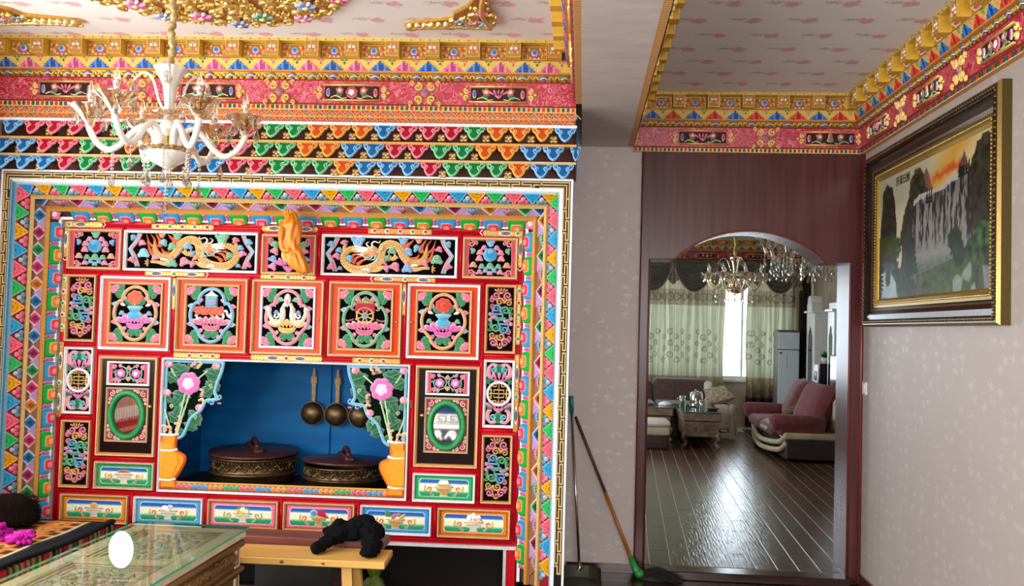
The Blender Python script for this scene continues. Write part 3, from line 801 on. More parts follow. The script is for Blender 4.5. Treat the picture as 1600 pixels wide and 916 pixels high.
mb = MB(); band(mb, .10, .36, -.003, '8f1f2c'); mb.build('petal_ground', PAINT, sr, so)
mb = MB(); band(mb, .42, .65, -.004, '8a5f4c'); mb.build('stud_ground', PAINT, sr, so)
mb = MB(); band(mb, .70, .985, -.004, '4a3428'); mb.build('scallop_ground', PAINT, sr, so)
mb = MB(); band(mb, .352, .422, .022, 'c4a468'); mb.build('gilt_rail', PAINT, sr, so)
mb = MB(); band(mb, .65, .722, .024, 'c08a3e'); mb.build('gilt_rail', PAINT, sr, so)
mb = MB(); box(mb, -3.24, .183, ZB, -3.221, .24, 2.212, 'd2d2d6'); box(mb, -.352, .183, ZB, -.334, .24, 2.212, 'e2e2e4'); box(mb, -3.2401, .1829, 2.196, -.3339, .24, 2.2121, 'eeeeec'); mb.build('white_rail', PAINT, sr, so)
# fret border: black board, white lips, cream keys
mb = MB()
FWD = .05
def frame3(mb, a, b, y0, y1, col):
    box(mb, UL-b, y0, ZB, UL-a, y1, ZTOP+b, col); box(mb, UR+a, y0, ZB, UR+b, y1, ZTOP+b, col); box(mb, UL-a, y0, ZTOP+a, UR+a, y1, ZTOP+b, col)
frame3(mb, 0, FWD, .002, .05, '17110d'); mb.build('fret_board', PAINT, sr, so)
mb = MB(); frame3(mb, FWD, FWD+.012, -.006, .06, 'ecebea'); frame3(mb, -.003, .0035, -.004, .05, 'ecebea'); mb.build('white_lip', PAINT, sr, so)
for a, b in ((UR+.05, UR+.064), (UL-.066, UL-.05)):
    mb = MB(); box(mb, a, .06, ZB, b, 1.1, 2.44, '8d7f80'); mb.build('side_board', PAINT, sr, so)
kp = .1275
def key_mesh(n, mir):
    """one period of the cream key fret"""
    mb = MB(); a, b, c_ = .009, .025, .041; w = .0038; C = 'c8aa70'
    P = [(0, a), (.885, a), (.885, b), (.46, b), (.46, c_), (1.345, c_), (1.345, b), (1.0, b), (1.0, a)]
    for (x0, z0), (x1, z1) in zip(P, P[1:]):
        x0 *= kp; x1 *= kp
        if abs(z0-z1) < 1e-6: box(mb, min(x0, x1)-w, -.005, z0-w, max(x0, x1)+w, .003, z0+w, C)
        else: box(mb, x0-w, -.0049, min(z0, z1)-w, x0+w, .003, max(z0, z1)+w, C)
    return mb.mesh('fret_key', [PAINT])
KEY = key_mesh(1, 0)
n = int((UR-UL)/kp)-1; off = (UR-UL-n*kp)/2
for i in range(n): link('fret_key', KEY, sr, (UL+off+i*kp-.045-so[0], -so[1], ZTOP-so[2]))
for i in range(int((ZTOP-ZB)/kp)):
    z = ZTOP+.005-i*kp
    m = Matrix.Translation((UR-so[0], -so[1], z-so[2])) @ Matrix(((0, 0, 1, 0), (0, 1, 0, 0), (-1, 0, 0, 0), (0, 0, 0, 1)))
    if z-1.4*kp > ZB: link('fret_key', KEY, sr, mat=m)
    z = ZB+.03+i*kp
    m = Matrix.Translation((UL-so[0], -so[1], z-so[2])) @ Matrix(((0, 0, -1, 0), (0, 1, 0, 0), (1, 0, 0, 0), (0, 0, 0, 1)))
    if z+1.4*kp < ZTOP: link('fret_key', KEY, sr, mat=m)
def tri_petal(c):
    mb = MB(); w, h = .104, .076
    pts = [(-w/2, h)]
    for s in range(6):
        t = s/6; pts.append((-w/2*(1-t)*1.0, h*(1-t))); pts.append((-w/2*(1-t-.09), h*(1-t)-.0015))
    pts = pts[1:]+[(0, 0)]
    pts = pts+[(-x, z) for x, z in reversed(pts[:-1])]
    slab(mb, pts, 0, .012, c, .002, lighten(c, .15))
    dk = darken(c, .45)
    slab(mb, [(.014*cos(a), h-.001+.013*sin(a)) for a in [pi+pi*i/8 for i in range(9)]], -.011, .002, dk)
    for i in range(9):
        t_ = (i+.4)/9.4
        for s_ in (-1, 1): dome(mb, circ(s_*w/2*(1-t_)*.97, h*(1-t_)*.97+.003, .006, 7), -.003, .0105, lighten(c, .12), lighten(c, .35))
    for i in range(7):
        a = pi+pi*(i+.5)/7
        for r0, l in ((.020, .017), (.043, .013)):
            if r0 > .03 and i in (0, 6): continue
            x, z = r0*cos(a), h+r0*sin(a)*1.05
            if abs(x) < (w/2)*(z/h)-.006: slab(mb, tear(x, z, l, .0115, a, 8), -.011, .002, dk)
    return mb.mesh('triangle_petal', [PAINT])
TP = [tri_petal(c) for c in ('ea6070', '2f9ccc', 'e0a00a', '2cb45c')]   # pink blue yellow green
def bud(c, c2):
    mb = MB()
    for s in (-1, 1): dome(mb, circ(s*.019, .012, .0145, 10), 0, .014, c2, lighten(c2, .3))
    dome(mb, circ(0, .012, .010, 8), -.006, .012, darken(c2, .25), c2)
    dome(mb, circ(0, .032, .015, 11), 0, .018, c, lighten(c, .45))
    return mb.mesh('bud', [PAINT])
BUD = [bud('e86a8a', 'd0506a'), bud('8fb4c0', '5f8496')]
TOPC = [2, 3, 0, 1]
n = 30; p0 = -1.184+.109*0   # a yellow one stood at -0.967; order from left yellow green pink blue
base = -1.509
ks = []
for i in range(-17, 14):
    u = base+.109*i
    if u < UL+.06 or u > UR-.05: continue
    link('triangle_petal', TP[TOPC[i % 4]], sr, mat=side_frame('T', u, .352) @ Matrix.Translation((0, 0, .0)))
    link('bud', BUD[0 if (i % 4) in (0, 2) else 1], sr, mat=side_frame('T', u+.0545, .345))
RC = [3, 0, 1, 2]
for i in range(0, 21):
    z = 2.345-.111*i
    if z < ZB+.05: break
    link('triangle_petal', TP[RC[i % 4]], sr, mat=side_frame('R', z, .352))
    if z-.055 > ZB+.03: link('bud', BUD[0 if i % 2 == 0 else 1], sr, mat=side_frame('R', z-.055, .345))
LC = [0, 3, 2, 1]
for i in range(0, 21):
    z = 2.33-.114*i
    if z < ZB+.05: break
    link('triangle_petal', TP[LC[i % 4]], sr, mat=side_frame('L', z, .352))
    if z-.057 > ZB+.03: link('bud', BUD[0 if i % 2 == 0 else 1], sr, mat=side_frame('L', z-.057, .345))
def stud(c, kind, half=False):
    """diamond of small cubes stepping up like a ziggurat"""
    mb = MB(); n = 6; d = .0125 if half else .0118; c0 = Vector((0, .053 if half else .036))
    for i in range(n):
        for j in range(n):
            a, b = (i-(n-1)/2)*d, (j-(n-1)/2)*d
            x, z = (a-b)*.7071, (a+b)*.7071
            ring = min(i, j, n-1-i, n-1-j)
            if half and z > .001: continue
            if kind == 0: cc = [lighten(c, .55), c, darken(c, .55)][ring]
            else:
                t = (i+j)/(2*n-2); cc = mixc(darken(c, .6), lighten(c, .78), t) if (i+j) % 2 else mixc(darken(c, .45), lighten(c, .6), t)
            hh = .008+.007*ring; q = d*.46
            P = [(x, z-q*1.414), (x+q*1.414, z), (x, z+q*1.414), (x-q*1.414, z)]
            mb.add([(px, 0, c0.y+pz) for px, pz in P]+[(px, -hh, c0.y+pz) for px, pz in P],
                   [(4, 5, 6, 7), (0, 1, 5, 4), (1, 2, 6, 5), (2, 3, 7, 6), (3, 0, 4, 7)], cc)
    return mb.mesh('stepped_stud', [PAINT])
SC = ['2a6ca8', 'a82a5a', '2c8a4e', 'c0336a', 'c8761e', '8a2a5c']
ST = [[stud(c, k) for k in (0, 1)] for c in SC]; SH = [[stud(c, k, True) for k in (0, 1)] for c in SC]
def ground_tri(c):
    mb = MB(); slab(mb, [(-.05, 0), (.05, 0), (0, .05)], 0, .004, c, .001, lighten(c, .1)); return mb.mesh('ground_triangle', [PAINT])
GT = [ground_tri('b08ac2'), ground_tri('8c604a')]
SEQ = [1, 0, 4, 3, 2, 1, 0, 2, 5, 0, 4, 3, 2, 3]
for i in range(-16, 13):
    u = -1.6136+.105*i
    if u < UL+.17 or u > UR-.15: continue
    link('stepped_stud', SH[SEQ[i % 14] % 6][0 if i % 2 == 0 else 1], sr, mat=side_frame('T', u, .652) @ Matrix.Translation((0, -.0, .0)))
    link('ground_triangle', GT[i % 2], sr, mat=side_frame('T', u+.0525, .648))
for i in range(0, 22):
    z = 2.24-.105*i
    if z < ZB+.05: break
    link('stepped_stud', SH[SEQ[(i*5+2) % 14]][i % 2], sr, mat=side_frame('R', z, .652))
    link('ground_triangle', GT[i % 2], sr, mat=side_frame('R', z-.0525, .648))
    link('stepped_stud', ST[[0, 1, 2, 3, 4, 0, 3][i % 7]][0], sr, mat=side_frame('L', z-.03, .652))
    link('ground_triangle', GT[i % 2], sr, mat=side_frame('L', z-.0825, .648))
def rrect(w, h, r, n=4):
    out = []
    for cx, cz, a0 in ((w/2-r, h/2-r, 0), (-w/2+r, h/2-r, pi/2), (-w/2+r, -h/2+r, pi), (w/2-r, -h/2+r, 3*pi/2)):
        for i in range(n+1): out.append((cx+r*cos(a0+pi/2*i/n), cz+r*sin(a0+pi/2*i/n)))
    return out
def scallop(c, inner):
    """cushion tile: scalloped outer arch, inner field"""
    mb = MB()
    def sh(w, h, dz): return [(x, z+dz) for x, z in rrect(w, h, min(w, h)*.28)]
    def arch(w, h, r, n=5):
        p = [(w/2, 0)]+[(w/2-r+r*cos(pi/2*i/n), h-r+r*sin(pi/2*i/n)) for i in range(n+1)]+[(-w/2+r-r*sin(pi/2*i/n), h-r+r*cos(pi/2*i/n)) for i in range(n+1)]+[(-w/2, 0)]
        return p
    slab(mb, arch(.120, .075, .022), 0, .012, lighten(c, .4), .002, lighten(c, .4))
    slab(mb, arch(.114, .071, .02), -.010, .010, c, .007, darken(c, .12))
    slab(mb, arch(.080, .050, .018), -.0185, .003, lighten(c, .12), .002, c)
    slab(mb, arch(.068, .044, .016), -.020, .004, lighten(inner, .3), .002, lighten(inner, .25))
    slab(mb, arch(.060, .040, .014), -.0215, .006, inner, .004, darken(inner, .15))
    slab(mb, arch(.034, .025, .01), -.0265, .003, lighten(inner, .25), .002, lighten(inner, .15))
    return mb.mesh('scalloped_tile', [PAINT])
def separator():
    mb = MB(); dome(mb, rrect(.022, .07, .009), 0, .016, 'c25a86', 'eaa2bc', c=(0, 0)); me = mb
    dome(mb, circ(0, .02, .009, 9), -.012, .008, 'a83a62', 'f0b4c8'); return mb.mesh('separator', [PAINT])
SCA = [scallop('1f9a34', 'd87818'), scallop('2f8cba', 'd63848')]; SEP = separator()
for i in range(-13, 9):
    u = -1.5369+.1415*i
    if u < UL+.30 or u > UR-.265: continue
    link('scalloped_tile', SCA[i % 2], sr, mat=side_frame('T', u, .975))
    if u+.07 < UR-.25: link('separator', SEP, sr, mat=side_frame('T', u+.0708, .975) @ Matrix.Translation((0, 0, .037)))
for sd, z0 in (('L', 2.115), ('R', 2.115)):
    for i in range(16):
        z = z0-.1425*i
        if z < ZB+.06: break
        link('scalloped_tile', SCA[(i+1) % 2], sr, mat=side_frame(sd, z, .975))
        if z-.071 > ZB: link('separator', SEP, sr, mat=side_frame(sd, z-.0712, .975) @ Matrix.Translation((0, 0, .037)))
# corner pieces
mb = MB(); blossom(mb, 0, 0, .036, 'd8608e', 'f3bcd0', 0, .016, 5); CB = mb.mesh('corner_bud', [PAINT])
for sx, m in ((-1, UL+.185), (1, UR-.185)):
    link('corner_bud', CB, sr, (m-so[0], .165-so[1], ZTOP-.185-so[2]))
    link('stepped_stud', SH[0][0], sr, mat=side_frame('T', UL+.125 if sx < 0 else UR-.125, .652))
def fret_corner():
    mb = MB(); C = 'c8aa70'; w = .0038
    for a in (.009, .025, .041):
        box(mb, -.135, -.005, a-w, a+w, .003, a+w, C); box(mb, a-w, -.0049, -.06, a+w, .003, a+w, C)
    return mb.mesh('fret_corner', [PAINT])
FC = fret_corner()
link('fret_corner', FC, sr, (UR-so[0], -so[1], ZTOP-so[2]))
link('fret_corner', FC, sr, mat=Matrix.Translation((UL-so[0], -so[1], ZTOP-so[2])) @ Matrix.Scale(-1, 4, (1, 0, 0)))
# ------------------------------------------------------------------ the painted cabinet
cb, co = froot('painted_cabinet', 'large red built-in cabinet with carved, painted doors, drawers and an open niche', 'cabinet', -1.79, .2)
CX0, CX1, CZ0, CZ1 = -3.215, -.358, .30, 2.195
FW = .215                                     # plane of the red face frame
RED, REDD = 'b8101c', '8c0c18'
# red face: strips of board left round the openings
NU0, NU1, NZ0, NZ1 = -2.545, -1.033, .575, 1.352
mb = MB()
box(mb, CX0, FW, NZ1, CX1, FW+.03, CZ1, RED); box(mb, CX0, FW, CZ0, CX1, FW+.03, NZ0, RED)
box(mb, CX0, FW, NZ0, NU0, FW+.03, NZ1, RED); box(mb, NU1, FW, NZ0, CX1, FW+.03, NZ1, RED)
mb.build('face_frame', GLOSSC, cb, co)
mb = MB()
box(mb, CX0, FW+.03, CZ0, CX0+.03, FW+.75, CZ1, REDD); mb.build('end_panel', GLOSSC, cb, co)
mb = MB(); box(mb, CX1-.03, FW+.03, CZ0, CX1, FW+.75, CZ1, REDD); mb.build('end_panel', GLOSSC, cb, co)
mb = MB(); box(mb, CX0, FW+.03, CZ1-.03, CX1, FW+.75, CZ1, REDD); mb.build('top_board', GLOSSC, cb, co)
mb = MB(); box(mb, CX0, FW+.03, CZ0-.005, CX1, FW+.75, CZ0+.03, '1c0d0b'); mb.build('bottom_board', PAINT, cb, co)
def rail(x0, z0, x1, z1, c=RED):
    """half-round red frame member with pointed ends"""
    mb = MB(); a = 'd8303a'
    if abs(z1-z0) < 1e-6:
        P = [(x0, z0), (x1, z0)]
    else: P = [(x0, z0), (x1, z1)]
    ribbon(mb, P, .022, FW, .012, c, c); return mb.build('frame_rod', GLOSSC, cb, co)
for z, xa, xb in ((1.876, CX0+.04, CX1-.03), (2.166, CX0+.03, CX1-.03), (1.382, -2.96, -.61), (.535, CX0+.03, CX1-.03), (.735, -2.97, -2.56), (.735, -1.01, -.6), (.322, CX0+.03, CX1-.03), (1.43, CX0+.03, -2.98), (.983, CX0+.03, -2.98), (1.43, -.6, CX1-.02), (.983, -.6, CX1-.02)): rail(xa, z, xb, z)
for x, za, zb in ((-2.977, .56, 1.87), (-.597, .56, 1.87), (-2.836, 1.885, 2.16), (-1.974, 1.885, 2.16), (-1.61, 1.885, 2.16), (-.744, 1.885, 2.16), (-2.502, 1.39, 1.87), (-2.026, 1.39, 1.87), (-1.553, 1.39, 1.87), (-1.072, 1.39, 1.87),
                  (-2.567, .56, 1.37), (-1.01, .56, 1.37), (-2.716, .33, .53), (-2.253, .33, .53), (-1.788, .33, .53), (-1.318, .33, .53), (-.853, .33, .53), (CX0+.02, .33, 2.16), (CX1-.02, .33, 2.16)): rail(x, za, x, zb)
mb = MB()
for a in ((CX0-.01, .28, CX1+.01, .299),): box(mb, a[0], FW-.02, a[1], a[2], FW+.03, a[3], 'c9c8ca')
mb.build('white_bottom_edge', GLOSSC, cb, co)
for x in (CX0+.005, CX1-.06):
    mb = MB(); box(mb, x, FW, ZF, x+.055, FW+.05, .29, RED); box(mb, x-.018 if x > -2 else x+.055, FW-.006, ZF+.0, x if x > -2 else x+.073, FW+.05, .282, 'bdbcbe'); mb.build('leg_post', GLOSSC, cb, co)
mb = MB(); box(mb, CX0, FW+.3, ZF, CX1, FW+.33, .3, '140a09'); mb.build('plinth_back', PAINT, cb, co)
# gilt plates with gems on the frame
def gem(mb, x, z, c, r=.011):
    dome(mb, circ(x, z, r*1.45, 12), FW-.014, .004, 'f0d9a0', 'f6e8c4'); dome(mb, circ(x, z, r, 10), FW-.0165, .007, c, lighten(c, .55))
def gplate(x0, z0, x1, z1, gems, pts='', tone='a67e3c'):
    mb = MB(); z1 = min(z1, 2.188); h = (z1-z0) if (x1-x0) > (z1-z0) else (x1-x0); q = h*.32
    if x1-x0 > z1-z0:
        P = [(x0, z0), (x1, z0)]
        P += [(x1+q, (z0+z1)/2)] if 'r' in pts else []
        P += [(x1, z1), (x0, z1)]
        P += [(x0-q, (z0+z1)/2)] if 'l' in pts else []
    else:
        P = [(x0, z1), (x0, z0)]
        P += [((x0+x1)/2, z0-q)] if 'b' in pts else []
        P += [(x1, z0), (x1, z1)]
        P += [((x0+x1)/2, z1+q)] if 't' in pts else []
    slab(mb, P, FW, .014, tone, .003, 'd8b878', 1)
    L = x1-x0 if x1-x0 > z1-z0 else z1-z0; n = int(L/.02)
    for i in range(n):
        t = (i+.5)/n
        for s in (-1, 1):
            x = x0+t*(x1-x0) if x1-x0 > z1-z0 else (x0+x1)/2+s*h*.28
            z = (z0+z1)/2+s*h*.28 if x1-x0 > z1-z0 else z0+t*(z1-z0)
            dome(mb, circ(x, z, .0055, 6), FW-.013, .004, 'b8904a', 'd8bc80', mi=1)
    for g in gems:
        t, k = g
        x = x0+t*(x1-x0) if x1-x0 > z1-z0 else (x0+x1)/2
        z = (z0+z1)/2 if x1-x0 > z1-z0 else z0+t*(z1-z0)
        if k == 'k':
            w_, h_ = (.034, .011) if x1-x0 > z1-z0 else (.010, .04)
            dome(mb, circ(x, z, w_*1.25, 14, h_*1.35), FW-.014, .004, 'f2e6c4', 'f2e6c4'); dome(mb, circ(x, z, w_, 12, h_), FW-.0165, .005, '3a3f48', '8d949c')
            for i in range(-2, 3):
                xx, zz = (x+i*w_*.32, z) if x1-x0 > z1-z0 else (x, z+i*h_*.32)
                dome(mb, circ(xx, zz, .0035, 6), FW-.0205, .002, '9aa4ae', 'c8d0d6')
        else: gem(mb, x, z, {'r': 'a81c30', 'g': '2f8a4e'}[k])
    mb.build('gilt_plate', PG, cb, co)
def tips(x, z, d):
    """white pointed edging where a gilt plate ends"""
    mb = MB(); s = .017
    if d in 'lr':
        k = 1 if d == 'r' else -1; ribbon(mb, [(x, z-s), (x+k*.016, z), (x, z+s)], .006, FW-.012, .004, 'f4f0ea', smooth=False)
    else:
        k = 1 if d == 't' else -1; ribbon(mb, [(x-s, z), (x, z+k*.016), (x+s, z)], .006, FW-.012, .004, 'f4f0ea', smooth=False)
    mb.build('white_tip', PAINT, cb, co)
for m in (-1, 1):
    def X(u): return u if m < 0 else 2*-1.79-u      # mirror about the cabinet's middle
    def gp(x0, z0, x1, z1, g, pts=''):
        if m < 0: gplate(x0, z0, x1, z1, g, pts)
        else: gplate(X(x1), z0, X(x0), z1, [(1-t, k) if x1-x0 > z1-z0 else (t, k) for t, k in g], pts.translate(str.maketrans('lr', 'rl')))
    gp(-3.212, 2.15, -2.98, 2.192, [(.14, 'g'), (.45, 'k')], 'r')
    gp(-3.212, 1.965, -3.186, 2.148, [(.6, 'k')], '')
    gp(-2.66, 2.15, -2.27, 2.184, [(.1, 'r'), (.3, 'g'), (.5, 'r'), (.7, 'g'), (.9, 'r')], '')
    gp(-3.212, 1.50, -3.184, 1.86, [(.1, 'g'), (.3, 'r'), (.5, 'g'), (.7, 'r'), (.9, 'g')], '')
    gp(-2.69, 1.862, -2.32, 1.89, [(.2, 'k'), (.5, 'g'), (.8, 'k')], 'r')
    gp(-2.512, 1.66, -2.492, 1.85, [(.6, 'k')], '')
    gp(-2.49, 1.363, -2.2, 1.396, [(.35, 'r'), (.6, 'g'), (.85, 'r')], '')
    gp(-3.212, .985, -3.184, 1.44, [(.2, 'k'), (.45, 'g'), (.75, 'k')], 'b')
    tips(X(-2.968), 2.171, 'r' if m < 0 else 'l'); tips(X(-2.308), 1.876, 'r' if m < 0 else 'l'); tips(X(-3.199), 1.96, 'b')
gplate(-1.96, 2.15, -1.63, 2.192, [(.2, 'k'), (.8, 'k')], 'lr')
gplate(-1.96, 1.858, -1.63, 1.888, [(.2, 'r'), (.5, 'g'), (.8, 'r')], 'lr')
gplate(-2.0, 1.362, -1.575, 1.397, [(.3, 'k'), (.5, 'r'), (.7, 'k')], 'lr')
WHT, GLD, DRK = 'dcdbdc', 'c08c42', '080505'
PANW = FW-.004
# ---- panel builder: every panel is a part, its moulding and carving are sub-parts
def panel(name, u0, z0, u1, z1, mould, mcol, ground, depth=.006, label=None, mw=.018, mat_=PAINT):
    mb = MB(); box(mb, u0+.004, FW-.006, z0+.004, u1-.004, FW+.002, z1-.004, ground)
    o = mb.build(name, BLACKG if mat_ is PAINT else mat_, cb, co)
    if label: o['label'] = label
    m2 = MB(); moulding(m2, u0, z0, u1, z1, mw, FW-.002, .026, mcol, lighten(mcol, .3)); m2.build('moulding', GLOSSC if mcol == WHT else PG, o, co)
    return o, MB(), ((u0+u1)/2, (z0+z1)/2, (u1-u0)/2-mw, (z1-z0)/2-mw)
Y0 = FW-.006
PK, TL, GR, OR, BL, MG = 'e0607c', '3fa4b8', '2f9a68', 'd8853c', '3f92c8', 'cf5a9a'
def fin(o, mb, name='carving', mats=None): return mb.build(name, mats or PAINT, o, co)
# jewel panels
def jewel(u0, u1, green, label):
    o, mb, (cx, cz, hw, hh) = panel('carved_panel', u0, 1.893, u1, 2.141, 'gold', GLD, DRK, label=label)
    for s in (-1, 1):      # pink carved side frame with curls
        slab(mb, [(cx+s*hw, cz-hh), (cx+s*hw, cz+hh), (cx+s*(hw-.022), cz+hh), (cx+s*(hw-.018), cz), (cx+s*(hw-.022), cz-hh)], Y0, .01, 'b83a52', .003, 'e07a88')
        for q in (-1, 1):
            scroll(mb, cx+s*(hw-.032), cz+q*(hh-.02), .02, s*q, 'd0506a', 'f2aab4', Y0, .011, .011, 1.3, pi/2*q)
            scroll(mb, cx+s*(hw-.058), cz+q*(hh-.012), .013, -s*q, 'd86a80', 'f4b8c0', Y0, .010, .008, 1.2)
        cloud(mb, cx+s*.062, cz+.034, .021, PK, Y0, .012); cloud(mb, cx+s*.106, cz+.045, .019, BL if not green else GR, Y0, .012, s*1.4)
        cloud(mb, cx+s*.038, cz+.062, .02, MG, Y0, .012); cloud(mb, cx+s*.066, cz-.002, .022, 'e0708a', Y0, .012)
        cloud(mb, cx+s*.102, cz-.042, .022, OR, Y0, .012); cloud(mb, cx+s*.05, cz-.05, .02, GR, Y0, .012)
        cloud(mb, cx+s*.062, cz-.084, .019, MG if s < 0 else PK, Y0, .011); cloud(mb, cx+s*.026, cz-.076, .017, BL, Y0, .010)
    cloud(mb, cx, cz-.05, .026, GR, Y0, .013); cloud(mb, cx, cz+.092, .026, GR if not green else BL, Y0, .012, pi)
    cloud(mb, cx, cz-.09, .016, TL if not green else PK, Y0, .010)
    dome(mb, circ(cx, cz+.02, .043, 20), Y0, .03, '2a80b4', '7cc0de', mid='56a6cc')
    ribbon(mb, spiral(cx, cz+.035, .016, 1.3, 0, 1, 12), .004, Y0-.028, .003, 'bfe2f0')
    fin(o, mb)
jewel(-3.182, -2.843, False, 'carved panel with a blue jewel among clouds, upper left')
jewel(-.727, -.397, True, 'carved panel with a blue jewel among clouds, upper right')
# middle top panel, half behind the yellow scarf
o, mb, (cx, cz, hw, hh) = panel('carved_panel', -1.962, 1.889, -1.627, 2.134, 'gold', GLD, DRK, label='carved cloud panel behind the hanging yellow scarf')
for s in (-1, 1):
    slab(mb, [(cx+s*hw, cz-hh), (cx+s*hw, cz+hh), (cx+s*(hw-.02), cz+hh), (cx+s*(hw-.02), cz-hh)], Y0, .01, 'b83a52', .003, 'e07a88')
    for q, c1 in ((.06, GR), (.02, PK), (-.03, BL), (-.075, MG)): cloud(mb, cx+s*(.1-.01*(q > 0)), cz+q, .026, c1, Y0, .012, s*.5)
    scroll(mb, cx+s*(hw-.035), cz+.085, .02, s, 'd0506a', 'f2aab4', Y0, .011, .011)
dome(mb, circ(cx, cz, .05, 18), Y0, .02, 'd8a040', 'f0d088'); lotus(mb, cx, cz-.07, .14, .06, 'd85a94', 'f6c0d8', Y0, .012)
fin(o, mb)
# dragon panels; drawn in picture units of the left one, mirrored for the right
def dragon(u0, u1, mir, label, cc):
    o, mb, (cx, cz, hw, hh) = panel('dragon_panel', u0, 1.890, u1, 2.141, 'white', WHT, DRK, label=label)
    K = 2*hw/1420.; KZ = 2*hh/420.
    def P(x, y): return (cx+mir*(x-800)*K, cz-(y-308)*KZ)
    def path(L, n=6): return bez([P(*q) for q in L], n)
    def wid(N, ws):  # interpolate widths
        out = []
        for i in range(N):
            t = i/(N-1)*(len(ws)-1); k = min(int(t), len(ws)-2); out.append((ws[k]+(ws[k+1]-ws[k])*(t-k))*K)
        return out
    def rib(L, ws, y, h, c, e=None, n=6):
        p = path(L, n); ribbon(mb, p, wid(len(p), ws if isinstance(ws, (list, tuple)) else [ws, ws]), y, h, c, e)
    # broken zigzag borders
    for k in (0, 1):
        fx = (lambda x: x) if k == 0 else (lambda x: 1600-x)
        rib([(fx(240), 100), (fx(205), 190), (fx(150), 270), (fx(140), 300), (fx(185), 380), (fx(225), 500)], 24, Y0, .010, 'd0556e', 'f4b4bc', 3)
        rib([(fx(212), 100), (fx(178), 190), (fx(122), 275), (fx(115), 300), (fx(155), 380), (fx(195), 500)], 24, Y0, .012, '4fa0b8', 'b0dce4', 3)
    FL = 'c0432a'
    for L in ([(420, 330), (380, 260), (330, 210), (300, 110)], [(410, 300), (400, 230), (390, 170), (345, 105)], [(440, 260), (450, 200), (420, 130), (400, 104)], [(400, 370), (350, 320), (330, 260), (310, 190)],
              [(460, 250), (470, 200), (440, 150)], [(620, 250), (600, 180), (560, 130), (540, 110)], [(660, 200), (620, 170), (600, 130)], [(560, 340), (500, 320), (470, 270)], [(1150, 420), (1100, 370), (1040, 350)], [(1200, 400), (1150, 330), (1080, 320)], [(1230, 380), (1190, 300), (1120, 300)]):
        rib(L, [46, 34, 22, 4], Y0-.001, .010, FL, 'dd7a52', 4)
    B, BE = 'c08a4a', 'e6c888'
    # far hind leg, body, tail
    rib([(420, 320), (400, 250), (385, 180)], [50, 30, 6], Y0, .014, B, BE)
    body = [(395, 235), (410, 310), (470, 370), (560, 385), (640, 310), (690, 215), (780, 165), (860, 190), (890, 260), (900, 340), (950, 420), (1060, 470), (1190, 470), (1285, 400), (1300, 310), (1240, 240), (1130, 220)]
    rib(body, [24, 50, 74, 84, 90, 92, 92, 92, 92, 92, 92, 92, 88, 82, 76, 70, 62], Y0, .02, B, BE)
    # belly line and scale dots
    p = path(body, 7)
    for i in range(4, len(p)-3, 2):
        t = Vector(p[i+1])-Vector(p[i-1]); t.normalize(); nn = Vector((-t.y, t.x))
        for k, q in ((-1, .012), (0, 0), (1, -.012)):
            c = Vector(p[i])+nn*q+t*(.004 if k else 0)
            dome(mb, circ(c.x, c.y, .006, 6), Y0-.0155-(.003 if k == 0 else 0), .004, 'a8742f', 'e8cc92')
    rib([(700, 270), (640, 370), (560, 430), (470, 405)], [14, 14, 10, 6], Y0-.014, .008, 'd88a9a', 'f4c8cc')
    rib([(930, 380), (980, 450), (1080, 495), (1200, 495)], [10, 14, 12, 6], Y0-.014, .008, 'd88a9a', 'f4c8cc')
    # legs and claws
    for L, foot in (([(600, 440), (520, 460), (430, 440), (360, 440)], (335, 450)), ([(1000, 470), (920, 470), (870, 440), (850, 430)], (840, 440)), ([(1290, 300), (1300, 230), (1290, 190)], (1290, 170)), ([(720, 300), (760, 340), (800, 330)], (815, 325))):
        rib(L, [62, 48, 36, 30], Y0, .016, B, BE, 4)
        x, z = P(*foot)
        for a in (-1.2, -.4, .4, 1.2): dome(mb, tear(x, z, .026, .014, pi/2+pi/2*mir*(1 if foot[0] < 900 else -.2)+a), Y0-.004, .014, 'cf9a50', 'f0d8a0')
    # head
    x, z = P(985, 255)
    dome(mb, circ(x, z, .038, 16, .034), Y0-.012, .022, 'c48a58', 'ecc694')
    dome(mb, tear(x, z, .075, .042, pi/2+mir*(-pi/2-.3)), Y0-.012, .02, 'cf9a68', 'f0d4a8')
    dome(mb, tear(x-mir*.0, z-.014, .062, .028, -pi/2+mir*(.9)), Y0-.010, .016, 'c88a5a', 'f0d4a8')
    dome(mb, circ(x+mir*.0, z+.012, .011, 10), Y0-.032, .006, 'f6f0e6', 'ffffff'); dome(mb, circ(x, z+.012, .005, 8), Y0-.037, .003, '18120e')
    rib([(1000, 290), (1030, 300), (1040, 285)], [14, 12, 8], Y0-.026, .006, 'c03a30', 'e8907a')
    rib([(960, 225), (990, 170), (960, 140), (910, 155), (900, 125)], [20, 18, 14, 10, 5], Y0-.02, .010, 'e8dcc4', 'fbf6e8')
    rib([(1010, 220), (1050, 170), (1020, 145)], [18, 14, 5], Y0-.02, .010, 'e8dcc4', 'fbf6e8')
    rib([(930, 270), (880, 230), (870, 195)], [14, 10, 5], Y0-.02, .010, 'e8dcc4', 'fbf6e8')
    for L in ([(1030, 230), (1090, 215), (1180, 205)], [(1040, 250), (1110, 240), (1200, 225)], [(1045, 270), (1110, 262), (1190, 268)], [(1050, 290), (1100, 300), (1150, 290)]): rib(L, [26, 24, 4], Y0-.016, .011, 'ece6de', 'ffffff', 4)
    for L in ([(940, 300), (960, 350), (1000, 360)], [(980, 310), (1010, 350), (1050, 350)], [(1060, 330), (1085, 300), (1080, 270)], [(920, 330), (935, 370), (950, 380)]): rib(L, [20, 16, 4], Y0-.016, .010, '6fb0bc', 'bfe2e4', 4)
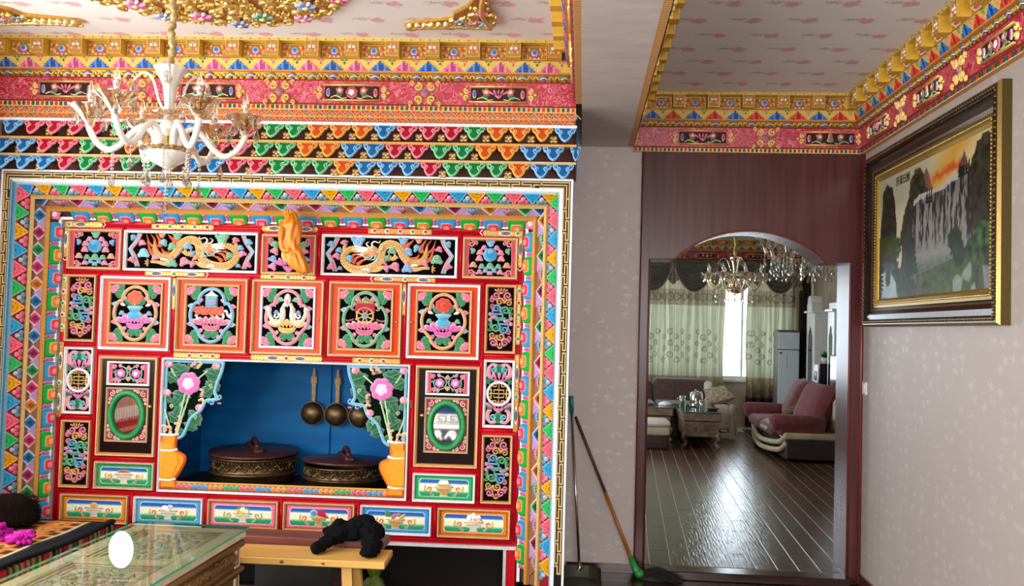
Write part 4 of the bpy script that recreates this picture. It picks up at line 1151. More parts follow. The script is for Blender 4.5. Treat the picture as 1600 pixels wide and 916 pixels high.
    rib([(1000, 480), (1040, 470), (1090, 478)], [26, 30, 8], Y0-.02, .008, 'b8c8d0', 'eef4f6', 3); rib([(480, 415), (520, 408), (560, 420)], [20, 26, 8], Y0-.018, .008, 'b8c8d0', 'eef4f6', 3)
    for (cxp, cyp, r, ci, a) in ((160, 150, 36, 0, .6), (260, 215, 38, 1, .2), (280, 340, 62, 2, 0), (150, 420, 38, 3, -.4), (410, 385, 40, 1, .3), (500, 205, 44, 0, -.5), (595, 250, 50, 4, .3), (480, 118, 36, 5, pi), (650, 122, 50, 4, pi), (770, 245, 46, 6, .1),
                                 (600, 450, 56, 4, 0), (735, 430, 56, 3, .4), (865, 378, 36, 5, .2), (825, 330, 34, 6, 1.2), (830, 455, 38, 7, .7), (1145, 140, 72, 4, pi), (1295, 160, 38, 3, .4), (1350, 250, 36, 0, .2), (1375, 320, 42, 7, .4), (1235, 345, 42, 4, .5), (1440, 180, 40, 0, .2), (1435, 450, 42, 3, 0), (1335, 465, 26, 0, 0), (595, 385, 30, 5, 0)):
        x, z = P(cxp, cyp); cloud(mb, x, z, r*K, cc[ci], Y0-.010, .014, a*mir)
    fin(o, mb)
dragon(-2.826, -1.988, 1, 'carved panel of a golden dragon facing right, left of the yellow scarf', ['4fa8c4', 'd8709c', '62b4d4', 'd8607c', '3fa06c', 'd0803c', '4a94c8', 'cc64a4'])
dragon(-1.592, -.760, -1, 'carved panel of a golden dragon facing left, right of the yellow scarf', ['3f94c4', 'd8567c', '2f9a5c', 'cf4f78', '4a94c4', 'c87a30', '2f9a68', 'c8569c'])
# scroll panels
def scrollpanel(u0, u1, z0, z1, side, label):
    o, mb, (cx, cz, hw, hh) = panel('scroll_panel', u0, z0, u1, z1, 'gold', GLD, '14080a', label=label, mw=.016)
    k = hw/.075
    PKs, ORs, BLs, GRs = ('b02c5c', 'f0a8bc'), ('b8701c', 'ecc080'), ('1f5f9a', '90cbe4'), ('0f6a44', '8ad0a4')
    def sc(x, z, r, d, c, a0=None, w=None, t=1.5): scroll(mb, cx+side*x*k, cz+z, r*k, d*side, c[0], c[1], Y0, .013, (w or .46*r)*k, t, a0)
    def ln(L, c, w=.014): ribbon(mb, [(cx+side*x*k, cz+z) for x, z in L], w*k, Y0, .012, c[0], c[1], smooth=False)
    for s in (1, -1):        # point symmetric top and bottom
        def sc2(x, z, r, d, c, a0=0, t=1.5): sc(s*x, s*z, r, d, c, a0+(0 if s > 0 else pi), t=t)
        sc2(.04, .142, .028, -1, PKs, -.6); sc2(-.03, .142, .026, 1, PKs, pi)
        sc2(-.006, .105, .026, 1, ORs, -.4); sc2(.046, .098, .022, -1, ORs, pi)
        sc2(-.052, .115, .016, 1, PKs, pi/2); sc2(-.048, .078, .016, -1, PKs, -pi/2)
        sc2(-.024, .062, .027, 1, BLs, -.8); sc2(.028, .05, .028, -1, GRs, pi+.6)
        sc2(.06, .06, .014, 1, GRs, 0); sc2(.06, .03, .013, -1, GRs, pi)
        lotus(mb, cx, cz+s*.165, .06*k, .026, 'd8844c', 'f6d0b0', Y0, .01, 5)
        ln([(s*-.046, s*.062), (s*-.046, s*.03), (s*.012, s*.03), (s*.012, s*-.008)], BLs); ln([(s*.054, s*.05), (s*.054, s*-.004), (s*-.03, s*-.004)], GRs)
        blx = cx-side*s*.062*k; dome(mb, tear(blx, cz+s*.012, .045*k, .03*k, 0 if side*s > 0 else pi), Y0, .013, 'd06a9c', 'f4c0d8')
        for q in (-1, 1): dome(mb, circ(blx, cz+s*.012+q*.017, .012*k, 9), Y0, .011, 'd87aa4', 'f4c8da')
    fin(o, mb)
scrollpanel(-3.178, -2.992, 1.446, 1.857, 1, 'tall scrollwork panel at the left edge, upper')
scrollpanel(-.582, -.397, 1.446, 1.857, 1, 'tall scrollwork panel at the right edge, upper')
scrollpanel(-3.172, -2.987, .553, .963, 1, 'tall scrollwork panel at the left edge, lower')
scrollpanel(-.580, -.397, .550, .957, 1, 'tall scrollwork panel at the right edge, lower')
# longevity roundel panels
def roundel(u0, u1, z0, z1, label):
    o, mb, (cx, cz, hw, hh) = panel('roundel_panel', u0, z0, u1, z1, 'white', WHT, '120708', label=label, mw=.017)
    for s in (-1, 1):
        mb = MB()
        lotus(mb, cx, cz+s*.085, .12, .05*1, 'd0609a', 'f6cade', Y0, .012, 5) if s > 0 else lotus(mb, cx, cz-.085, .12, .05, 'd0609a', 'f6cade', Y0, .012, 5)
        dome(mb, circ(cx, cz+s*.145, .03, 12, .034), Y0, .008, '1d6a48', '4c9a70')
        for q in (-1, 1):
            ribbon(mb, bez([(cx+q*.012, cz+s*.168), (cx+q*.045, cz+s*.172), (cx+q*.064, cz+s*.145), (cx+q*.06, cz+s*.11), (cx+q*.04, cz+s*.10)], 6), [.018]*10+[.024]*10+[.016]*5, Y0, .014, 'e07088', 'f6b8bc')
            scroll(mb, cx+q*.034, cz+s*.142, .02, q*s, '2f8ca8', '9ad8e0', Y0-.003, .013, .012, 1.4, pi/2*s)
            leaf(mb, cx+q*.03, cz+s*.075, .05, .032, pi/2*s-q*s*1.0, '1a6a44', Y0, .008)
            leaf(mb, cx+q*.055, cz+s*.05, .04, .022, pi/2*s-q*s*.5, '1a6a44', Y0, .008)
        fin(o, mb, 'lotus_carving')
    mb = MB()
    R_ = .068
    ribbon(mb, circ(cx, cz, R_, 28), .016, Y0, .018, 'e2e0dc', 'f4f2ee', closed=True)
    C = ('c8a252', 'efd898')
    def ln(L):
        for q in (-1, 1): ribbon(mb, [(cx+q*x, cz+z) for x, z in L], .0075, Y0, .014, C[0], C[1], smooth=False)
    ln([(0, -.06), (0, .06)]); ln([(0, .0), (.06, 0)]) ; ln([(0, .022), (.03, .022), (.03, .01)]); ln([(0, -.022), (.03, -.022), (.03, -.01)])
    ln([(.016, .058), (.016, .042), (.036, .042)]); ln([(.016, -.058), (.016, -.042), (.036, -.042)]); ln([(.046, .03), (.046, -.03)]); ln([(.046, .022), (.056, .022)]); ln([(.046, -.022), (.056, -.022)])
    fin(o, mb, 'longevity_emblem')
roundel(-3.172, -2.988, 1.002, 1.411, 'tall panel with a round longevity emblem at the left edge')
roundel(-.581, -.394, 1.001, 1.407, 'tall panel with a round longevity emblem at the right edge')
# knobs
mb = MB(); lathe(mb, [(.0001, -.022), (.008, -.021), (.0115, -.016), (.010, -.009), (.006, -.004), (.0085, 0)], 'd8b45a', 14, M=Matrix.Rotation(pi/2, 4, 'X') @ Matrix.Scale(-1, 4, (0, 0, 1)) if False else Matrix.Rotation(-pi/2, 4, 'X'))
BRASS = mat('brass', 'c89a3a', 'd8ae50', .25, 1, bump=0)
KN = mb.mesh('knob', [BRASS])
def knob(o, u, z, y, s=1):
    k = link('knob', KN, o, mat=Matrix.Translation((u-co[0], y-co[1], z-co[2])) @ Matrix.Scale(s, 4)); return k
# upper doors
def updoor(u0, u1, frame_white, inner_white, ring, kind, knob_side, label):
    z0, z1 = 1.402, 1.854
    o, mb, _ = panel('cabinet_door', u0, z0, u1, z1, '', WHT if frame_white else GLD, 'c83804', label=label, mat_=GLOSSC)
    cx, cz = (u0+u1)/2, (z0+z1)/2
    hw, hh = .158, .178
    g = MB(); box(g, cx-hw, FW-.0075, cz-hh, cx+hw, FW, cz+hh, DRK); g.build('dark_ground', BLACKG, o, co)
    m2 = MB(); moulding(m2, cx-hw-.012, cz-hh-.012, cx+hw+.012, cz+hh+.012, .015, FW-.0065, .014, WHT if inner_white else GLD); m2.build('inner_moulding', PG, o, co)
    Y = FW-.0075
    # corner flowers and leaves
    for sx in (-1, 1):
        for sz in (-1, 1):
            x, z = cx+sx*(hw-.03), cz+sz*(hh-.034)
            for a in (0, .9, -.9): leaf(mb, x-sx*.004, z, .062, .042, atan2(-sz*.35, -sx)+a*.9 if sz > 0 else atan2(-sz*.35, -sx)+a*.9, '1c7a48', Y, .007)
            for dx, dz in ((.012, .012), (-.008, .016), (.014, -.008)): dome(mb, circ(x+sx*dx, z+sz*dz, .017, 10), Y-.002, .010, 'd8688e', 'f4b6cc')
            dome(mb, circ(x-sx*.004, z-sz*.004, .010, 8), Y-.008, .007, 'e8905a', 'f6d0a8')
        for q in (-1, 1):
            dome(mb, tear(cx+sx*(hw-.004), cz+q*.055, .045, .05, pi/2+sx*pi/2), Y, .009, ('cf6a9c', '6aa8c8')[(q > 0) ^ (sx > 0)], 'f0c4d8')
    # four-lobed ring
    pts = []
    a_, b_, c_ = .088, .075, .052
    def arcp(ccx, ccz, rx, rz, t0, t1, n=12): return [(cx+ccx+rx*cos(t0+(t1-t0)*i/n), cz+ccz+rz*sin(t0+(t1-t0)*i/n)) for i in range(n+1)]
    pts += arcp(0, .075, .082, .088, -.12*pi+.30, pi+.12*pi-.30)
    pts += arcp(-.05, 0, .082, .095, pi-.95, pi+.95)
    pts += arcp(0, -.075, .082, .088, pi+.12*pi-.10, 2*pi-.12*pi+.10)
    pts += arcp(.05, 0, .082, .095, -.95, .95)
    ribbon(mb, pts, .021, Y, .020, ring, lighten(ring, .45), closed=True)
    for sx in (-1, 1): 
        for q in (-1, 1):
            scroll(mb, cx+sx*.064, cz+q*.092, .012, sx*q, 'e08aa4', 'f6ccd6', Y, .014, .007)
    # lotus seat, foot leaves
    lc = {'vase': ('d060a8', 'f4c8e4'), 'parasol': ('e0607c', 'f8ccd4'), 'fish': ('e8a050', 'fbe2b0'), 'wheel': ('e0567c', 'f8c4d0'), 'vase2': ('cf4f9c', 'f4c0e0')}[kind]
    lotus(mb, cx, cz-.062, .20, .062, lc[0], lc[1], Y-.004, .014, 7)
    for a in (-1.2, -.5, .5, 1.2): leaf(mb, cx, cz-.098, .055, .034, -pi/2+a, '1c7a48', Y, .008)
    for sx in (-1, 1):
        cloud(mb, cx+sx*.045, cz-.13, .013, PK, Y, .010)
        cloud(mb, cx+sx*.112, cz-.04, .015, 'd8904c' if kind in ('wheel', 'parasol', 'fish') else TL, Y, .010)
    if kind in ('vase', 'vase2'):
        dome(mb, [(cx+x, cz+z) for x, z in ((-.045, .035), (-.03, .015), (-.032, -.01), (-.045, -.03), (.045, -.03), (.032, -.01), (.03, .015), (.045, .035))], Y-.006, .018, '3f90b4', '9ad0e0')
        dome(mb, circ(cx, cz-.012, .05, 14, .026), Y-.006, .02, '4a9cc0', 'a8dae6')
        dome(mb, circ(cx, cz+.038, .052, 14, .009), Y-.006, .018, '86b8c8', 'd0e8ee')
        for sx in (-1, 1):
            leaf(mb, cx, cz+.045, .08, .045, pi/2-sx*1.05, '157048', Y-.006, .012); cloud(mb, cx+sx*.085, cz+.0, .018, '2f9a68' if kind == 'vase2' else TL, Y, .011); cloud(mb, cx+sx*.06, cz-.015, .015, PK, Y, .011)
            dome(mb, tear(cx+sx*.06, cz+.045, .04, .03, pi/2-sx*1.2), Y, .010, 'e8d0d8', 'f8f0f2')
        ribbon(mb, [(cx, cz+.035), (cx, cz+.075)], .008, Y-.012, .008, 'bcd0a0')
        fl = 'c8382c' if kind == 'vase2' else 'cf5a3c'
        for i in range(7):
            a = i*2*pi/7; dome(mb, circ(cx+.03*cos(a), cz+.095+.026*sin(a), .023, 10), Y-.008, .012, fl, lighten(fl, .22))
        dome(mb, circ(cx, cz+.095, .02, 10), Y-.014, .010, fl, lighten(fl, .3))
    elif kind == 'parasol':
        box(mb, cx-.036, Y-.018, cz+.05, cx+.036, Y, cz+.118, '6f93ac')
        for i, c1 in enumerate(('3f7a8c', '8a6ab0', '3f9a80')): ribbon(mb, [(cx-.034+.017*j, cz+.062+.018*i+(.006 if j % 2 else 0)) for j in range(5)], .014, Y-.017, .006, c1, lighten(c1, .35))
        slab(mb, [(cx-.042, cz+.118), (cx+.042, cz+.118), (cx+.012, cz+.138), (cx, cz+.152), (cx-.012, cz+.138)], Y-.004, .018, 'ece2cc', .004, 'fbf4e4')
        for i in range(26):
            t = i/25; x = cx-.1+.17*t; z = cz+.028+.018*sin(i*2.4)
            dome(mb, circ(x, z, .013, 8), Y-.004, .014, 'c8503c', 'f2c0ac')
        rb = bez([(cx+.03, cz+.0), (cx+.05, cz-.02), (cx+.075, cz-.01), (cx+.07, cz+.02), (cx+.09, cz+.03), (cx+.1, cz+.005), (cx+.115, cz-.01), (cx+.12, cz+.015)], 5)
        ribbon(mb, rb, .013, Y, .013, 'e6e4e0', 'ffffff')
        ribbon(mb, bez([(cx-.1, cz-.0), (cx-.085, cz-.02), (cx-.105, cz-.035), (cx-.08, cz-.045)], 5), .013, Y, .013, 'e6e4e0', 'ffffff')
        ribbon(mb, [(cx-.01, cz+.01), (cx+.02, cz-.015), (cx+.04, cz-.022)], .013, Y-.003, .012, 'b87a50', 'e4b890')
    elif kind == 'fish':
        for sx in (-1, 1):
            ribbon(mb, bez([(cx+sx*.015, cz+.085), (cx+sx*.03, cz+.05), (cx+sx*.03, cz), (cx+sx*.05, cz-.035), (cx+sx*.085, cz-.03), (cx+sx*.112, cz+.02), (cx+sx*.118, cz+.06)], 6), [.022]*6+[.034]*12+[.03]*8+[.024]*6+[.036]*5, Y-.002, .02, 'b4b09c', 'f2eee0')
            scroll(mb, cx+sx*.07, cz+.01, .022, sx, 'e8e4da', 'ffffff', Y-.004, .014, .012, 1.1, pi/2); cloud(mb, cx+sx*.068, cz+.03, .015, BL, Y-.008, .012)
            for i in range(5): dome(mb, circ(cx+sx*(.03+.002*i), cz+.055-.016*i, .006, 7), Y-.020, .004, 'd8d4c0', 'f6f2e4')
            leaf(mb, cx+sx*.02, cz+.1, .06, .03, pi/2-sx*1.25, '6fae8a', Y, .010); dome(mb, circ(cx+sx*.085, cz+.075, .013, 9), Y, .010, 'e08aa0', 'f6ccd4')
        dome(mb, tear(cx, cz+.06, .085, .062, pi/2), Y-.01, .02, 'e6ded4', 'ffffff'); ribbon(mb, spiral(cx, cz+.115, .02, 1.4, 0, 1, 12), .006, Y-.028, .005, 'cfa06a', 'f0dcb0')
        dome(mb, tear(cx, cz+.075, .04, .02, pi/2), Y-.028, .005, 'c880a8', 'f0c8dc')
    else:
        R_ = .05; wz = cz+.022
        ribbon(mb, circ(cx, wz, R_, 24), .011, Y-.004, .016, 'b89050', 'e8d098', closed=True)
        for i in range(8):
            a = i*pi/4+pi/8; ribbon(mb, [(cx+.016*cos(a), wz+.016*sin(a)), (cx+.062*cos(a), wz+.062*sin(a))], .009, Y-.004, .014, 'b08648', 'e8d098')
        dome(mb, circ(cx, wz, .02, 14), Y-.006, .02, '8fa8b4', 'e4ecee'); ribbon(mb, spiral(cx, wz, .014, 1.4, 0, 1, 11), .004, Y-.025, .003, '4a6a7a')
        slab(mb, [(cx-.062, cz+.06), (cx+.062, cz+.06), (cx+.05, cz+.1), (cx-.05, cz+.1)], Y-.002, .016, '9c2430', .004, 'c84a50')
        for i in range(6): dome(mb, circ(cx-.05+.02*i, cz+.058, .010, 8), Y-.008, .010, 'a82c38', 'd0606a')
        for i in range(7): dome(mb, circ(cx-.045+.015*i, cz+.103, .007, 7), Y-.010, .008, 'b89a58', 'ecd8a0')
        dome(mb, circ(cx, cz+.118, .024, 12, .015), Y-.004, .014, '5f8a6a', 'cfe0c4'); dome(mb, circ(cx, cz+.134, .008, 8), Y-.004, .012, '8a3a4a', 'd89aa4')
        for sx in (-1, 1):
            cloud(mb, cx+sx*.045, cz+.122, .018, PK, Y-.004, .012); ribbon(mb, bez([(cx+sx*.07, cz+.0), (cx+sx*.1, cz-.01), (cx+sx*.125, cz-.005)], 4), .01, Y, .010, '7a3a44', 'c08a90')
            ribbon(mb, bez([(cx+sx*.065, cz+.055), (cx+sx*.085, cz+.06), (cx+sx*.08, cz+.075)], 4), .008, Y, .010, 'd0606a', 'f0b0b4')
    fin(o, mb)
    knob(o, (u1-.03) if knob_side > 0 else (u0+.03), cz-.01, FW-.006, .62)
updoor(-2.962, -2.520, True, False, 'c0903c', 'vase', 1, 'orange door with a vase of flowers in a gold-brown ring, leftmost of the five')
updoor(-2.484, -2.041, False, False, '4a9cc8', 'parasol', 1, 'orange door with a parasol on a lotus in a blue ring')
updoor(-2.011, -1.570, False, True, 'd06a80', 'fish', 1, 'orange door with two white fish on a lotus in a pink ring')
updoor(-1.535, -1.090, False, False, '2f9a5c', 'wheel', 1, 'orange door with a wheel on a lotus in a green ring')
updoor(-1.055, -.615, True, False, 'cf8a2c', 'vase2', -1, 'orange door with a vase and a red flower in an orange ring, rightmost of the five')
# lower doors with oval mirrors
MIRROR, nt_, b_ = newmat('mirror_glass'); b_.inputs['Base Color'].default_value = (.93, .93, .93, 1); b_.inputs['Metallic'].default_value = 1; b_.inputs['Roughness'].default_value = .03
def lowdoor(u0, u1, knob_side, light, label):
    z0, z1 = .754, 1.361
    o, mb, _ = panel('mirror_door', u0, z0, u1, z1, '', GLD, '1c0a0c', label=label, mat_=GLOSSC, mw=.02)
    cx = (u0+u1)/2
    # carved transom
    a0, a1, b0, b1 = cx-.128, cx+.128, 1.19, 1.325
    g = MB(); box(g, a0, FW-.0085, b0, a1, FW, b1, DRK); g.build('dark_ground', BLACKG, o, co); g = MB(); moulding(g, a0-.006, b0-.006, a1+.006, b1+.006, .014, FW-.006, .014, WHT); g.build('transom_frame', GLOSSC, o, co)
    Y = FW-.0085; cz = (b0+b1)/2
    for s in (-1, 1):
        slab(mb, [(cx+s*.12, b0+.012), (cx+s*.12, b1-.012), (cx+s*.096, b1-.012), (cx+s*.102, cz), (cx+s*.096, b0+.012)], Y, .009, 'c04a64', .003, 'ec98a4')
        for q in (-1, 1):
            scroll(mb, cx+s*.085, cz+q*.04, .014, s*q, 'd0607a', 'f4b8c0', Y, .010, .009); scroll(mb, cx+s*.055, cz+q*.047, .011, -s*q, 'd86a84', 'f4b8c0', Y, .010, .008)
            lf = (-1) ** (q > 0)
        blossom(mb, cx+s*.047, cz, .029, 'd0609c', 'f4c0d4', Y-.002, .011, 6)
        ribbon(mb, spiral(cx+s*.047, cz, .042, .85, pi/2, s, 16, .85), .007, Y, .009, '4f9aa4', 'b0d8d0')
        for a in (.4, 1.6, 2.8, 4.2): leaf(mb, cx+s*.047+.036*cos(a), cz+.036*sin(a), .022, .014, a+.8, '4a9a94', Y, .007)
    dome(mb, tear(cx, cz+.05, .03, .045, -pi/2), Y, .010, 'd8844c', 'f6cca0'); dome(mb, tear(cx, cz-.05, .03, .045, pi/2), Y, .010, 'cf9a3c', 'f0d090')
    fin(o, mb, 'transom_carving'); mb = MB()
    # mirror board with white curls and the green oval
    c0, c1, d0, d1 = cx-.128, cx+.128, .845, 1.165
    g = MB(); box(g, c0, FW-.0085, d0, c1, FW, d1, '8a2434'); moulding(g, c0-.006, d0-.006, c1+.006, d1+.006, .014, FW-.006, .013, 'a8874a'); g.build('mirror_board', PG, o, co)
    oz = (d0+d1)/2
    for sx in (-1, 1):
        for sz in (-1, 1):
            for dx, dz, r in ((.098, .128, .019), (.066, .142, .012), (.11, .095, .012), (.045, .149, .008), (.114, .07, .008)):
                scroll(mb, cx+sx*dx, oz+sz*dz, r, sx*sz, 'd8b0b4', 'f4e4e2', Y, .004, .0055, 1.5, pi/2)
    for k in range(2): pass
    n = 40
    ring = MB(); prof = [(0, 0), (.0, .012), (.012, .026), (.03, .022), (.040, .004)]
    vs = []; cs = []
    for i in range(n):
        a = 2*pi*i/n
        for d, hgt in prof: vs.append((cx+(.118-d)*cos(a), Y-hgt, oz+(.152-d)*sin(a))); cs.append(['155a30', '1f7a42', '3f9a5c', '1f7a42', '0f4a28'][prof.index((d, hgt))])
    fs = []
    for i in range(n):
        j = (i+1) % n
        for k in range(4): fs.append((i*5+k, j*5+k, j*5+k+1, i*5+k+1))
    ring.add(vs, fs, cs, 0, True); ring.build('oval_ring', GLOSSC, o, co)
    m3 = MB(); slab(m3, circ(cx, oz, .081, 40, .115), FW-.004, .007, 'ffffff'); m3.build('mirror', MIRROR, o, co)
    stuff(fin(o, mb, 'corner_curls'))
    knob(o, cx+knob_side*.147, oz+.055, FW-.006, 1.15)
lowdoor(-2.951, -2.583, 1, True, 'dark brown door with an oval mirror, left of the niche')
lowdoor(-.990, -.606, -1, False, 'dark brown door with an oval mirror, right of the niche')
# drawers
def drawer(u0, u1, z0, z1, fcol, mcol, kind, label):
    o, mb, (cx, cz, hw, hh) = panel('drawer', u0, z0, u1, z1, '', mcol, darken(fcol, .25), label=label, mw=.015)
    Y = FW-.006; c = hh*.22
    def oct(hw, hh, c): return [(cx-hw+c, cz-hh), (cx+hw-c, cz-hh), (cx+hw, cz-hh+c), (cx+hw, cz+hh-c), (cx+hw-c, cz+hh), (cx-hw+c, cz+hh), (cx-hw, cz+hh-c), (cx-hw, cz-hh+c)]
    slab(mb, rrect(2*hw-.004, 2*hh-.004, .012) and [(cx+x, cz+z) for x, z in rrect(2*hw-.004, 2*hh-.004, .01)], Y, .006, fcol, .005, darken(fcol, .3))
    slab(mb, oct(hw-.022, hh-.016, .012), Y-.006, .002, lighten(fcol, .6), .001, lighten(fcol, .6))
    w, h = hw-.026, hh-.02
    # landscape field: blue sky band fading to cream, cream to green, painted in strips
    yy = Y-.0088; stops = [(1, '1c4f9c'), (.62, '2a6ab0'), (.45, 'cfe0dc'), (.40, 'efe6c8'), (-.25, 'ece4bc'), (-.42, '8ac49a'), (-.55, '2f9a6a'), (-1, '157a54')]
    def xw(t): return w-.011*max(0, (abs(t)-.72)/.28)
    for (t0, c0), (t1, c1) in zip(stops, stops[1:]):
        ks = 3
        for k in range(ks):
            a, b = t0+(t1-t0)*k/ks, t0+(t1-t0)*(k+1)/ks
            mb.add([(cx-xw(b), yy, cz+h*b), (cx+xw(b), yy, cz+h*b), (cx+xw(a), yy, cz+h*a), (cx-xw(a), yy, cz+h*a)], [(0, 1, 2, 3)], [mixc(c0, c1, (k+1)/ks)]*2+[mixc(c0, c1, k/ks)]*2)
    y = yy
    B = {'gold': ('b08a4a', 'e8d49a'), 'white': ('c8bfa8', 'f4eedc')}['gold' if kind in ('green2', 'knot', 'cone') else 'white']
    dome(mb, [(cx+x, cz+z) for x, z in ((-.055, .006), (-.04, -.022), (-.018, -.03), (-.026, -.048), (.026, -.048), (.018, -.03), (.04, -.022), (.055, .006))], y, .005, B[0], B[1])
    ribbon(mb, [(cx-.058, cz+.006), (cx+.058, cz+.006)], .010, y-.002, .004, '8a6a4a', 'efe2c4')
    for i in range(9): dome(mb, circ(cx-.04+.01*i, cz-.008, .0035, 6), y-.004, .002, '8a3a30', 'e0c090')
    for sx in (-1, 1):
        cc = {'blue': '8a8a3a', 'fruit': '3f9a80', 'cone': 'c8442c'}.get(kind, 'b09030')
        ribbon(mb, bez([(cx+sx*.07, cz-.04), (cx+sx*.085, cz-.02), (cx+sx*.075, cz-.003), (cx+sx*.09, cz+.004), (cx+sx*.10, cz-.010)], 5), .011, y, .004, 'b83a34' if kind != 'fruit' else '4fa47c', 'e8b080')
        ribbon(mb, bez([(cx+sx*.10, cz-.02), (cx+sx*.115, cz-.012), (cx+sx*.112, cz+.014)], 5), .010, y, .004, cc, 'd8c880'); ribbon(mb, bez([(cx+sx*.078, cz-.03), (cx+sx*.07, cz-.044), (cx+sx*.055, cz-.04)], 4), .011, y, .004, '2f7a50' if kind != 'cone' else 'd8703c', 'a8c890')
    if kind == 'gold': dome(mb, circ(cx, cz+.022, .024, 14, .017), y-.002, .006, 'd8a02c', 'f0cc70')
    elif kind == 'shell':
        for dx, dz, r in ((-.02, .022, .02), (.012, .028, .018), (.0, .016, .02)): dome(mb, circ(cx+dx, cz+dz, r, 12, r*.8), y-.002, .006, 'e8e8e4', 'ffffff')
        ribbon(mb, spiral(cx+.01, cz+.026, .012, 1.2, 0, 1, 9), .004, y-.008, .002, '7a94a4')
    elif kind == 'fruit':
        for a in (-1.1, -.5, .5, 1.1): leaf(mb, cx, cz+.014, .05, .024, pi/2+a, '2a8a5a', y, .004)
        for dx, dz, cc in ((-.022, .018, 'e0a828'), (.0, .03, 'ece4cc'), (.024, .018, 'bfe0cc'), (-.008, .014, 'f0c040')): dome(mb, circ(cx+dx, cz+dz, .017, 12, .015), y-.003, .005, cc, lighten(cc, .4))
    elif kind == 'cone':
        slab(mb, [(cx-.01, cz+.012), (cx+.06, cz-.004), (cx+.028, cz+.044), (cx-.004, cz+.05)], y-.002, .005, 'b8203c', .002, 'd8586a'); dome(mb, circ(cx-.03, cz+.024, .024, 14, .022), y-.002, .006, '3f8ab8', 'd8ecf0')
    elif kind == 'knot':
        leaf(mb, cx-.03, cz+.022, .05, .036, 2.4, '3f7a3c', y-.002, .005); leaf(mb, cx+.02, cz+.012, .05, .02, .6, 'c8a83c', y-.002, .005)
        for dx, dz in ((-.004, .03), (.018, .034), (-.016, .018)): dome(mb, circ(cx+dx, cz+dz, .011, 9), y-.003, .005, 'b8543c', 'e8c890')
    elif kind == 'peach':
        for dx, dz, r in ((-.026, .02, .03), (.028, .02, .03), (0, .034, .028)): dome(mb, tear(cx+dx, cz+dz-.014, .045, .05, pi/2), y-.002, .006, 'ece4d0', 'fbf6ea'); 
        ribbon(mb, [(cx+.004, cz+.012), (cx+.03, cz+.034), (cx+.056, cz+.012)], .004, y-.008, .002, 'd8706a')
    elif kind == 'green1':
        dome(mb, circ(cx, cz+.022, .04, 14, .014), y-.002, .006, '9a5a34', 'd89a5c'); ribbon(mb, [(cx-.044, cz+.014), (cx+.044, cz+.014)], .010, y-.005, .004, 'f0e6d0')
    else:
        for dx in (-.014, .014, 0): dome(mb, circ(cx+dx, cz+.034, .017, 12, .014), y-.003, .006, 'efece4', 'ffffff')
        dome(mb, circ(cx, cz+.018, .05, 14, .010), y-.002, .006, 'c89a3c', 'f0d890')
    fin(o, mb, 'painted_field')
drawer(-2.953, -2.581, .553, .717, '2f9a5c', 'b5a070', 'green1', 'green bordered drawer under the left mirror door')
drawer(-.990, -.614, .546, .715, '22a05c', WHT, 'green2', 'green bordered drawer under the right mirror door')
for (a, b), f, m, k, l in (((-3.157, -2.734), 'd8841c', GLD, 'gold', 'orange bordered drawer with a gold bowl, leftmost of the bottom row'), ((-2.697, -2.268), '4f9ccc', WHT, 'shell', 'blue bordered drawer with white shells, bottom row'),
        ((-2.236, -1.804), 'dc7086', GLD, 'fruit', 'pink bordered drawer with a bowl of fruit, bottom row'), ((-1.771, -1.337), 'dc6a84', GLD, 'cone', 'pink bordered drawer with a red cone and blue ball, bottom row'),
        ((-1.301, -.872), '3590cc', WHT, 'knot', 'blue bordered drawer with a leafy knot, bottom row'), ((-.834, -.400), 'd8781c', GLD, 'peach', 'orange bordered drawer with white peaches, rightmost of the bottom row')):
    drawer(a, b, .342, .513, f, m, k, l)
# ---- niche
NB = .62
BLUEB = mat('blue_niche_paint', '00528c', '07629c', .5, scale=(3, 3, 12), bump=.05, spec=.12)
mb = MB(); box(mb, NU0-.02, FW+NB, NZ0-.02, NU1+.02, FW+NB+.02, NZ1+.02, 'ffffff')
nb = mb.build('niche_back', BLUEB, cb, co)
mb = MB(); box(mb, -1.8, FW+NB-.018, NZ0, -1.66, FW+NB, NZ1, 'ffffff'); mb.build('batten', BLUEB, nb, co)
mb = MB(); box(mb, NU0-.02, FW+.03, NZ0-.02, NU0, FW+NB, NZ1+.02, 'ffffff'); mb.build('niche_side', BLUEB, cb, co)
mb = MB(); box(mb, NU1, FW+.03, NZ0-.02, NU1+.02, FW+NB, NZ1+.02, 'ffffff'); mb.build('niche_side', BLUEB, cb, co)
mb = MB(); box(mb, NU0, FW+.03, NZ1, NU1, FW+NB, NZ1+.02, 'ffffff'); mb.build('niche_top', BLUEB, cb, co)
mb = MB(); box(mb, NU0-.02, FW+.0, NZ0-.02, NU1+.02, FW+NB, NZ0, '3a1f18'); mb.build('niche_shelf', PAINT, cb, co)
mb = MB(); moulding(mb, -2.555, .548, -1.026, 1.362, .014, FW-.002, .026, 'cfd0d2', 'e8e8e8'); mb.build('niche_moulding', GLOSSC, cb, co)
mb = MB(); box(mb, -2.545, FW-.012, .566, -1.036, FW-.004, .614, 'b86a1c'); box(mb, -2.545, FW-.018, .603, -1.036, FW-.004, .614, 'c89a44'); sh = mb.build('shelf_edge', PAINT, cb, co)
bc = ['d8922c', '2f8a5a', 'd85a7c', '4a92c4']
BD = []
for c1 in ('d8852c', 'cf5070', '3f8cc0', '2f9a5a'):
    mb = MB(); dome(mb, circ(0, 0, .0155, 12, .016), 0, .012, c1, lighten(c1, .6), mid=lighten(c1, .15)); BD.append(mb.mesh('lobe', [PAINT]))
order = [0, 1, 2, 0, 3, 1, 2]
k = 0; x = -2.52; g = 0
while x < -1.06:
    link('lobe', BD[order[g % 7]], sh, (x-co[0], FW-.0125-co[1], .585-co[2])); x += .0325; k += 1
    if k % 3 == 0: g += 1
